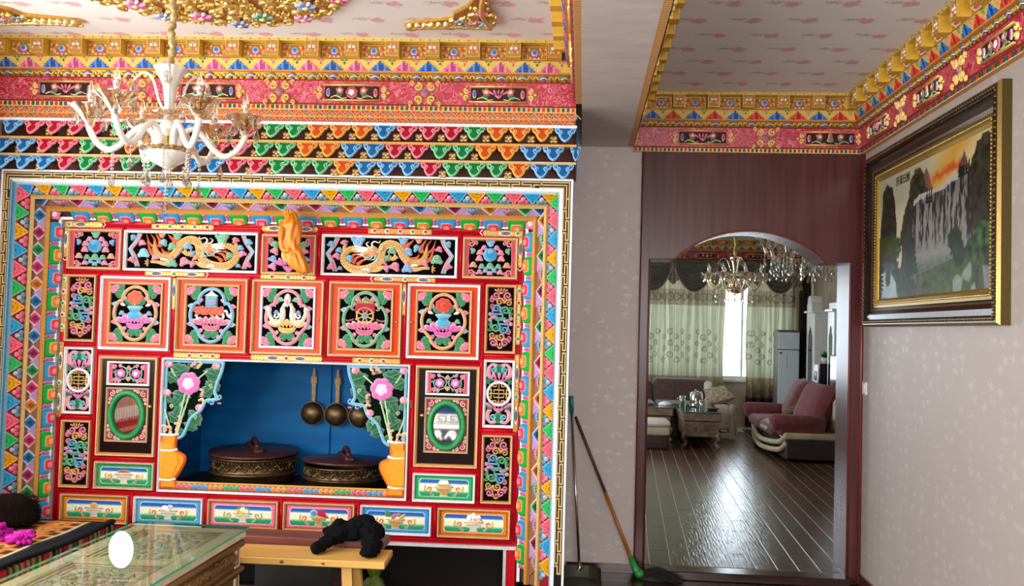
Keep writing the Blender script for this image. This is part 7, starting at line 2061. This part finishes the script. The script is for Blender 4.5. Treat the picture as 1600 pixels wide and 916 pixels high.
t = thing('loveseat', 'dusty red two-seat sofa with cream and brown base facing left', 'sofa', ((LX0+LX1)/2, (LY0+LY1)/2, 0)); o3 = ((LX0+LX1)/2, (LY0+LY1)/2, 0)
mb = MB(); bbox(mb, LX0+.12, LY0, .03, LX1, LY1, .29, 'ffffff', .02); mb.build('base', DKBR, t, o3)
mb = MB(); bbox(mb, LX0+.10, LY0-.005, .285, LX1, LY1+.005, .37, 'ffffff', .025, smooth=True); mb.build('cream_band', CREAM, t, o3)
for k, zz in enumerate((.10, .20)):
    mb = MB(); tube(mb, bez([(LX0+.13, LY0+.02, zz+.14), (LX0+.08, LY0+.25, zz+.03), (LX0+.02, (LY0+LY1)/2, zz-.02), (LX0+.08, LY1-.25, zz+.03), (LX0+.13, LY1-.02, zz+.14)], 8), .035, 'ffffff', 8); mb.build('front_piping', CREAM, t, o3)
for y0, y1 in ((LY0+.27, (LY0+LY1)/2-.01), ((LY0+LY1)/2+.01, LY1-.27)):
    mb = MB(); bbox(mb, LX0-.02, y0, .30, LX1-.22, y1, .45, 'ffffff', .06, smooth=True); mb.build('seat_cushion', REDF, t, o3)
for y in (LY0+.13, LY1-.13):
    mb = MB(); tube(mb, [(LX0-.04, y, .47), (LX0, y, .485), (LX0+.4, y, .48), (LX0+.62, y, .48)], [.09, .115, .115, .10], 'ffffff', 20, squash=1.0); bbox(mb, LX0+.04, y-.10, .33, LX0+.6, y+.10, .47, 'ffffff', .03); mb.build('arm', REDF, t, o3)
mb = MB(); bbox(mb, LX1-.2, LY0+.02, .36, LX1, LY1-.02, .80, 'ffffff', .06, smooth=True); mb.build('back', CREAM, t, o3)
for y, a in ((LY0+.62, .12), (LY1-.62, -.1)):
    mb = MB(); cushion(mb, (LX1-.32, y, .68), (.33, .44, .15), (0, -1.15, a)); mb.build('back_cushion', REDF, t, o3)
t = thing('brown_throw', 'brown throw draped between the red sofa back cushions', 'throw', (3.0, 13.1, .5)); o3 = (3.0, 13.1, .5)
THR = mat('brown_throw', '4a3626', '6a5238', .8, scale=(30, 30, 30), bump=.2)
mb = MB(); vs = []; fs = []
for j in range(19):
    for i in range(11):
        u = i/10; v = j/18
        x = 3.24-.48*max(0, v-.25)*1.25; z = .90-.50*max(0, v-.12)**1.1; vs.append((x+.02*sin(u*9+v*5)-.03, 12.92+.30*u+.04*v, z+.03*sin(u*8+v*7)))
for j in range(18):
    for i in range(10): a = j*11+i; fs.append((a, a+1, a+12, a+11))
mb.add(vs, fs, 'ffffff', 0, True); o = mb.build('cloth', THR, t, o3); sm_ = o.modifiers.new('t', 'SOLIDIFY'); sm_.thickness = .012
t = thing('seat_cover', 'crumpled grey patterned cloth on the near seat of the red sofa', 'cloth', (2.6, 12.75, .455)); o3 = (2.6, 12.75, .455)
mb = MB(); vs = []; fs = []
for j in range(15):
    for i in range(15):
        u, v = i/14, j/14; x, y = 2.43+.36*u, 12.48+.42*v; vs.append((x, y, .462+.035*abs(ns(x*9, y*9, 3))+.02*ns(x*22, y*22)-(.10*max(0, .2-u)/.2 if u < .2 else 0)))
for j in range(14):
    for i in range(14): a = j*15+i; fs.append((a, a+1, a+16, a+15))
mb.add(vs, fs, 'ffffff', 0, True); mb.build('cloth', mat('grey_print', '6f6a62', 'b0a898', .8, scale=(40, 40, 40), bump=.2), t, o3)
# brown sofa under the window
BRS = mat('brown_velour', '4a342c', '5a4238', .75, scale=(20, 20, 20), bump=.12, sheen=.3)
t = thing('brown_sofa', 'brown sofa under the far window with a carved cream right end', 'sofa', (1.4, 15.1, 0)); o3 = (1.4, 15.1, 0)
mb = MB(); bbox(mb, .5, 14.55, .1, 2.18, 15.7, .42, 'ffffff', .03); mb.build('base', BRS, t, o3)
for x0, x1 in ((.5, 1.17), (1.18, 2.06)):
    mb = MB(); bbox(mb, x0, 15.35, .40, x1, 15.75, .845 if x0 > 1 else .80, 'ffffff', .07, smooth=True); mb.build('back', BRS, t, o3)
    mb = MB(); bbox(mb, x0, 14.5, .38, x1, 15.4, .50, 'ffffff', .05, smooth=True); mb.build('seat_cushion', BRS, t, o3)
mb = MB(); bbox(mb, 2.06, 14.5, .12, 2.3, 15.7, .50, 'ffffff', .05, smooth=True); mb.build('arm', mat('pink_beige_cover', 'b8a494', 'c8b6a6', .8, bump=.1), t, o3)
mb = MB(); lathe(mb, [(.05, 0), (.05, .03), (.03, .06), (.045, .14), (.055, .2), (.03, .3), (.04, .36), (.05, .42), (.045, .5), (.02, .53)], 'ffffff', 18, (2.31, 14.45, 0)); tube(mb, bez([(2.33, 14.46, .46), (2.38, 14.5, .48), (2.41, 14.52, .36), (2.37, 14.5, .2), (2.39, 14.5, .06)], 6), .02, 'ffffff', 8); mb.build('carved_leg', CREAM, t, o3)
mb = MB(); bbox(mb, 2.0, 14.44, .0, 2.30, 14.5, .08, 'ffffff', .01); mb.build('plinth', CREAM, t, o3)
t = thing('throw_pillow', 'cream and brown pillow on the right end of the brown sofa', 'pillow', (2.1, 14.9, .51)); mb = MB(); cushion(mb, (0, 0, .11), (.27, .22, .08), (.35, -.25, .2)); mb.build('pillow_cover', mat('tapestry_print', '8a7058', 'c4b296', .8, scale=(22, 22, 22), bump=.1), t)
t = thing('white_throw', 'white lace throw over the sofa arm by the window', 'throw', (2.15, 15.2, .52)); mb = MB(); bbox(mb, -.12, -.35, -.01, .16, .35, .02, 'ffffff', .01, smooth=True); bbox(mb, .14, -.32, -.14, .165, .32, .015, 'ffffff', .008); bbox(mb, -.16, .1, .0, -.02, .3, .3, 'ffffff', .05, smooth=True); mb.build('lace', mat('white_lace', 'd8d2c8', 'e6e2da', .8, scale=(50, 50, 50), bump=.2), t)
# two glass-topped carved tables, ottoman, tea things
CW2 = mat('carved_table_wood', '5a4632', '7a6248', .45, scale=(16, 5, 16), detail=5, bump=.2)
GT2 = mat('green_table_glass', '3a6a62', '47786e', .06, bump=0, spec=.7, coat=.5)
def lowtable(x0, x1, y0, y1, h, label, rz=0):
    t = thing('low_table', label, 'table', ((x0+x1)/2, (y0+y1)/2, 0), rz); w, d = (x1-x0)/2, (y1-y0)/2
    mb = MB(); bbox(mb, -w, -d, h-.012, w, d, h, 'ffffff', .003); mb.build('glass_top', GT2, t)
    mb = MB(); bbox(mb, -w+.01, -d+.01, h-.13, w-.01, d-.01, h-.013, 'ffffff', .01); mb.build('apron', CW2, t)
    mb = MB(); bbox(mb, -w+.04, -d+.04, .16, w-.04, d-.04, h-.13, 'ffffff', .01); mb.build('body', CW2, t)
    for k in (-1, 1):
        m2 = MB(); c = k*w*.48
        moulding(m2, c-w*.38, .22, c+w*.38, h-.17, .02, -d+.042, .02, 'ffffff'); 
        for s in (-1, 1): scroll(m2, c+s*w*.16, (h+.05)/2, .045, s, 'ffffff', 'ffffff', -d+.04, .016, .016); scroll(m2, c+s*w*.28, (h+.09)/2, .03, -s, 'ffffff', 'ffffff', -d+.04, .014, .012)
        m2.build('drawer_front', CW2, t)
    for sx in (-1, 1):
        for sy in (-1, 1):
            mb = MB(); tube(mb, bez([(sx*(w-.06), sy*(d-.06), .2), (sx*(w-.03), sy*(d-.04), .14), (sx*(w-.07), sy*(d-.07), .07), (sx*(w-.02), sy*(d-.03), .015)], 5), [.035, .04, .045, .04, .036, .03, .026, .024, .022, .022, .022, .024, .026, .028, .03, .024], 'ffffff', 8); mb.build('leg', CW2, t)
    return t
lowtable(1.40, 1.95, 13.05, 14.45, .51, 'carved glass-topped low table carrying the kettle')
lowtable(.62, 1.36, 13.75, 14.45, .505, 'carved glass-topped low table behind the ottoman')
t = thing('ottoman', 'cream topped brown ottoman at the left edge of the archway', 'ottoman', (1.0, 13.1, 0))
mb = MB(); bbox(mb, -.25, -.3, 0, .21, .3, .20, 'ffffff', .03, smooth=True); mb.build('base', DKBR, t)
mb = MB(); bbox(mb, -.26, -.31, .19, .22, .31, .31, 'ffffff', .03, smooth=True); mb.build('cream_side', CREAM, t)
mb = MB(); bbox(mb, -.27, -.32, .30, .23, .32, .385, 'ffffff', .04, smooth=True); mb.build('seat', mat('pale_ottoman_seat', 'b5ada0', 'c4bcae', .7, bump=.1), t)
t = thing('kettle', 'shiny steel electric kettle with a dark handle on the low table', 'kettle', (1.69, 13.95, .511))
mb = MB(); lathe(mb, [(.001, .0), (.085, .0), (.088, .02), (.09, .1), (.08, .18), (.066, .215), (.03, .23), (.012, .235), (.016, .25), (.001, .256)], 'ffffff', 28); mb.add([(-.06, -.02, .17), (-.06, .02, .17), (-.105, 0, .215), (-.066, 0, .212)], [(0, 1, 2), (0, 2, 3), (1, 3, 2)], 'ffffff'); mb.build('body', STEEL, t)
mb = MB(); tube(mb, bez([(.05, 0, .235), (.1, 0, .24), (.125, 0, .16), (.105, 0, .05), (.085, 0, .04)], 6), .016, 'ffffff', 8); mb.build('handle', mat('dark_violet_plastic', '1c1630', '241c3c', .3, bump=0), t)
mb = MB(); lathe(mb, [(.001, -.001), (.095, -.001), (.095, .012), (.08, .016)], 'ffffff', 24); mb.build('base_plate', DKBR, t)
MUG = clearglass('mug_glass', 'e4ecdc', base=.12)
TEA = mat('green_tea', '9aa832', 'aab846', .1, bump=0)
def mug(x, y, h, label, tea):
    t = thing('glass_mug', label, 'mug', (x, y, .5115)); r = .042
    mb = MB(); lathe(mb, [(.001, .0), (r, .0), (r, h), (r-.004, h), (r-.004, .008), (.001, .008)], 'ffffff', 22); mb.build('glass', MUG, t)
    mb = MB(); tube(mb, bez([(-r, 0, h*.85), (-r-.03, 0, h*.75), (-r-.03, 0, h*.35), (-r, 0, h*.25)], 5), .006, 'ffffff', 7); mb.build('handle', MUG, t)
    if tea: mb = MB(); lathe(mb, [(.001, .009), (r-.005, .009), (r-.005, h*.72), (.001, h*.72)], 'ffffff', 20); mb.build('tea', TEA, t)
mug(1.50, 13.95, .155, 'glass mug of green tea left of the kettle', True); mug(1.71, 13.32, .15, 'empty glass mug in front of the kettle', False)
t = tag(MB().build('ashtray', STEEL), 'dark round dish on the right end of the low table', 'dish'); t.location = (1.86, 13.38, .511)
mb = MB(); lathe(mb, [(.001, 0), (.06, 0), (.10, .03), (.098, .034), (.06, .01), (.001, .01)], 'ffffff', 28); t.data = mb.mesh('ashtray', [mat('dark_tin', '26241f', '34312a', .4, bump=0)])
t = tag(MB().build('tissue_packet', WHITE), 'crumpled pale plastic packet on the low table left of the mugs', 'packet'); t.location = (1.26, 14.05, .506)
mb = MB(); lathe(mb, [(.001, .0), (.09, .0), (.10, .02), (.06, .05), (.02, .062), (.001, .064)], 'ffffff', 18, flute=lambda a, i: .15*sin(4*a+i)); t.data = mb.mesh('tissue_packet', [WHITE])
# air conditioner, wall unit, television, speaker
t = thing('air_conditioner', 'white floor-standing air conditioner in the far right corner', 'air conditioner', (3.37, 15.66, 0))
ACW = mat('white_enamel', 'd2dae0', 'dae2e6', .25, bump=0)
mb = MB(); bbox(mb, -.18, -.16, .02, .18, .18, 1.69, 'ffffff', .02); mb.build('cabinet', mat('grey_side', '5a5048', '665c54', .5, bump=0), t)
mb = MB(); bbox(mb, -.175, -.185, .05, .165, -.155, 1.36, 'ffffff', .012); bbox(mb, -.175, -.185, 1.375, .165, -.155, 1.65, 'ffffff', .008); fp = stuff(mb.build('front_panel', ACW, t))
for i in range(5):
    mb = MB(); bbox(mb, -.16, -.192, 1.40+.047*i, .15, -.183, 1.425+.047*i, 'ffffff', .003); mb.build('louvre', ACW, fp)
mb = MB(); box(mb, -.035, -.187, 1.08, -.030, -.18, 1.30, '4a5258'); box(mb, -.16, -.187, 1.30, -.11, -.18, 1.325, '3a4a8a'); stuff(mb.build('display', MATTE, t))
t = thing('wall_unit', 'white carved television wall unit with a scrolled pediment', 'cabinet', (3.74, 13.6, 0)); o3 = (3.74, 13.6, 0)
WU = mat('ivory_lacquer', 'd6d6d2', 'e0e0dc', .25, bump=0)
def pillar(y0, y1, z1, spire):
    mb = MB(); bbox(mb, 3.56, y0, .0, 3.9, y1, z1, 'ffffff', .008)
    bbox(mb, 3.52, y0-.03, z1, 3.9, y1+.03, z1+.04, 'ffffff', .006)
    yc = (y0+y1)/2
    if spire:
        out = [(-.14, .04), (-.16, .12), (-.10, .17), (-.115, .21), (-.05, .27), (0, .245), (.05, .27), (.115, .21), (.10, .17), (.16, .12), (.14, .04)]
        vs = [(3.54, yc+a, z1+b) for a, b in out]+[(3.7, yc+a, z1+b) for a, b in out]; n = len(out)
        mb.add(vs, [tuple(range(n)), tuple(range(2*n-1, n-1, -1))]+[(i, n+i, n+(i+1) % n, (i+1) % n) for i in range(n)], 'ffffff')
    o = mb.build('pillar', WU, t, o3)
    m2 = MB(); w = (y1-y0)*.26
    out = [(-w, .55), (w, .55), (w, z1-.36), (w*.5, z1-.30), (w*.5, z1-.26), (0, z1-.2), (-w*.5, z1-.26), (-w*.5, z1-.30), (-w, z1-.36)]
    m2.add([(3.556, yc-a, b) for a, b in out], [tuple(range(len(out)))], 'ffffff'); m2.build('inlay', mat('mirror_inlay', '3c4a50', '56646a', .08, .8, bump=0), o, o3)
pillar(14.62, 15.12, 1.96, True); pillar(13.5, 13.85, 1.96, False)
mb = MB(); bbox(mb, 3.60, 11.2, 1.98, 3.9, 13.95, 2.10, 'ffffff', .012)
mb.build('cornice_board', WU, t, o3)
for s in (-1, 1):
    mb = MB(); P = bez([(3.66, 12.9+s*.75, 2.12), (3.66, 12.9+s*.5, 2.16), (3.66, 12.9+s*.28, 2.3), (3.66, 12.9+s*.12, 2.38), (3.66, 12.9+s*.06, 2.32)], 8); tube(mb, P, .04, 'ffffff', 8)
    for a, b in zip(P[:-1:4], P[4::4]): mb.add([(3.66, a[1], 2.1), (3.66, b[1], 2.1), (3.66, b[1], b[2]), (3.66, a[1], a[2])], [(0, 1, 2, 3)], 'ffffff')
    mb.build('scroll_pediment', WU, t, o3)
mb = MB(); bbox(mb, 3.86, 11.0, .4, 3.9, 14.7, 2.0, 'ffffff', .004); mb.build('back_panel', mat('beige_panel', '9c8a76', 'a89682', .5, bump=0), t, o3)
t = thing('tv_stand', 'long low white cabinet under the television', 'cabinet', (3.67, 12.7, 0)); o3 = (3.67, 12.7, 0)
mb = MB(); bbox(mb, 3.46, 11.0, .03, 3.88, 14.45, .42, 'ffffff', .01); mb.build('body', WU, t, o3)
for i in range(4):
    mb = MB(); bbox(mb, 3.448, 11.05+.85*i, .06, 3.462, 11.85+.85*i, .39, 'ffffff', .004); mb.build('door', WU, t, o3)
t = thing('television', 'large dark television standing before the beige panel', 'television', (3.53, 12.9, .42))
mb = MB(); bbox(mb, -.03, -.55, .08, .03, .55, .92, 'ffffff', .008); mb.build('housing', mat('black_plastic', '0e0e10', '141416', .25, bump=0), t)
mb = MB(); bbox(mb, -.034, -.52, .11, -.029, .52, .89, 'ffffff', .001); mb.build('screen', mat('grey_green_screen', '39423c', '434c46', .12, bump=0, spec=.7), t)
mb = MB(); bbox(mb, -.08, -.3, .0, .08, .3, .02, 'ffffff', .004); bbox(mb, -.02, -.05, .018, .02, .05, .1, 'ffffff', .004); mb.build('stand', bpy.data.materials['black_plastic'], t)
t = thing('speaker', 'tall black speaker with a white front beside the television', 'speaker', (3.6, 14.05, .42))
mb = MB(); bbox(mb, -.13, -.13, 0, .15, .13, .78, 'ffffff', .008); mb.build('box', bpy.data.materials['black_plastic'], t)
mb = MB(); bbox(mb, -.15, -.12, .02, -.128, .12, .76, 'ffffff', .006); b_ = mb.build('white_front', WU, t)
for z, r in ((.6, .07), (.4, .05), (.2, .07)):
    mb = MB(); lathe(mb, [(.001, .012), (r*.6, .002), (r, .008), (r, 0)], 'ffffff', 20, (-.15, 0, z), M=Matrix.Rotation(-pi/2, 3, 'Y')); mb.build('cone', bpy.data.materials['black_plastic'], b_)
t = thing('potted_plant', 'small bright green plant on the speaker', 'plant', (3.58, 14.05, 1.201))
mb = MB(); lathe(mb, [(.001, 0), (.04, 0), (.055, .09), (.05, .09), (.001, .085)], 'ffffff', 16); mb.build('pot', WHITE, t)
mb = MB(); rn = random.Random(6)
for i in range(60):
    a, b = rn.uniform(0, 2*pi), rn.uniform(-.1, 1.4); L = rn.uniform(.06, .14); d = Vector((cos(a)*cos(b), sin(a)*cos(b), sin(b)*.8)); p = Vector((0, 0, .09)); q = p+d*L; sd = d.cross(Vector((0, 0, 1))).normalized()*.018 if abs(d.z) < .95 else Vector((.018, 0, 0))
    mb.add([p+d*L*.4-sd, q, p+d*L*.4+sd, p], [(0, 1, 2, 3)], ('137a3c', '1f9a50')[i % 2])
stuff(mb.build('foliage', PAINT, t))
# ------------------------------------------------------------------ furniture behind the viewer, seen only in the oval mirrors
t = thing('ruffled_bolster', 'white and pink ruffled back cushion on the platform seat under the left window', 'cushion', (-3.47, 3.85, BZ+.03)); o3 = (-3.47, 3.85, BZ+.03)
for k, (z0, z1, d, c1) in enumerate(((.88, 1.02, .0, 'd8b4ac'), (.805, .91, .02, 'efebea'), (.755, .825, .03, 'c04844'), (.725, .77, .034, 'e8b4aa'), (.685, .74, .04, 'b83c3a'), (.44, .70, .05, 'e6dcda'))):
    mb = MB(); vs = []; fs = []; n = 200
    for j in range(2):
        for i in range(n+1):
            y = 3.1+1.5*i/n; vs.append((-3.47+d+(.016 if j == 0 else .004)*sin(i*1.1+k), y, z0 if j == 0 else z1))
    for i in range(n): fs.append((i, i+1, n+2+i, n+1+i))
    mb.add(vs, fs, c1, 0, True); mb.build('ruffle', CLOTHC, t, o3)
mb = MB(); bbox(mb, -3.52, 3.1, BZ+.03, -3.475, 4.6, 1.02, 'd8b4ac', .02); mb.build('pad', CLOTHC, t, o3)
t = thing('blue_chest', 'dark blue painted chest with a white fret band behind the viewer', 'chest', (-1.9, -2.45, ZF)); o3 = (-1.9, -2.45, ZF)
mb = MB(); bbox(mb, -2.9, -2.65, ZF, -.9, -2.25, .86, '1c2c50', .01); mb.build('body', GLOSSC, t, o3)
mb = MB(); box(mb, -2.9, -2.262, .20, -.9, -2.235, .33, 'e4e0d6'); box(mb, -2.9, -2.262, .13, -.9, -2.23, .185, 'd8cfbe'); mb.build('white_band', PAINT, t, o3) if False else stuff(mb.build('white_band', PAINT, t, o3))
mb = MB()
for i in range(11):
    x = -2.82+.18*i
    for L in ([(0, 0), (.14, 0), (.14, .12), (.03, .12), (.03, .05), (.09, .05)],):
        for (a, b), (c, d) in zip(L, L[1:]): box(mb, x+min(a, c)-.008, -2.234, .225+min(b, d)*.7-.008, x+max(a, c)+.008, -2.226, .225+max(b, d)*.7+.008, '232a3a')
stuff(mb.build('fret', PAINT, t, o3))
m3 = MB()
for i in range(9):
    scroll(m3, -2.7+.2*i, .04, .06, 1 if i % 2 else -1, 'd8cfba', 'f2ecdc', 0, .02, .035); ribbon(m3, bez([(-2.75+.2*i, -.04), (-2.68+.2*i, .08), (-2.6+.2*i, -.02)], 5), .03, 0, .02, 'd8cfba', 'f2ecdc')
mb = MB(); mb.v = [(-x-3.8, -2.25-y, z) for x, y, z in m3.v]; mb.f, mb.c, mb.m, mb.sm = m3.f, m3.c, m3.m, m3.sm
stuff(mb.build('scroll_carving', PAINT, t, o3))
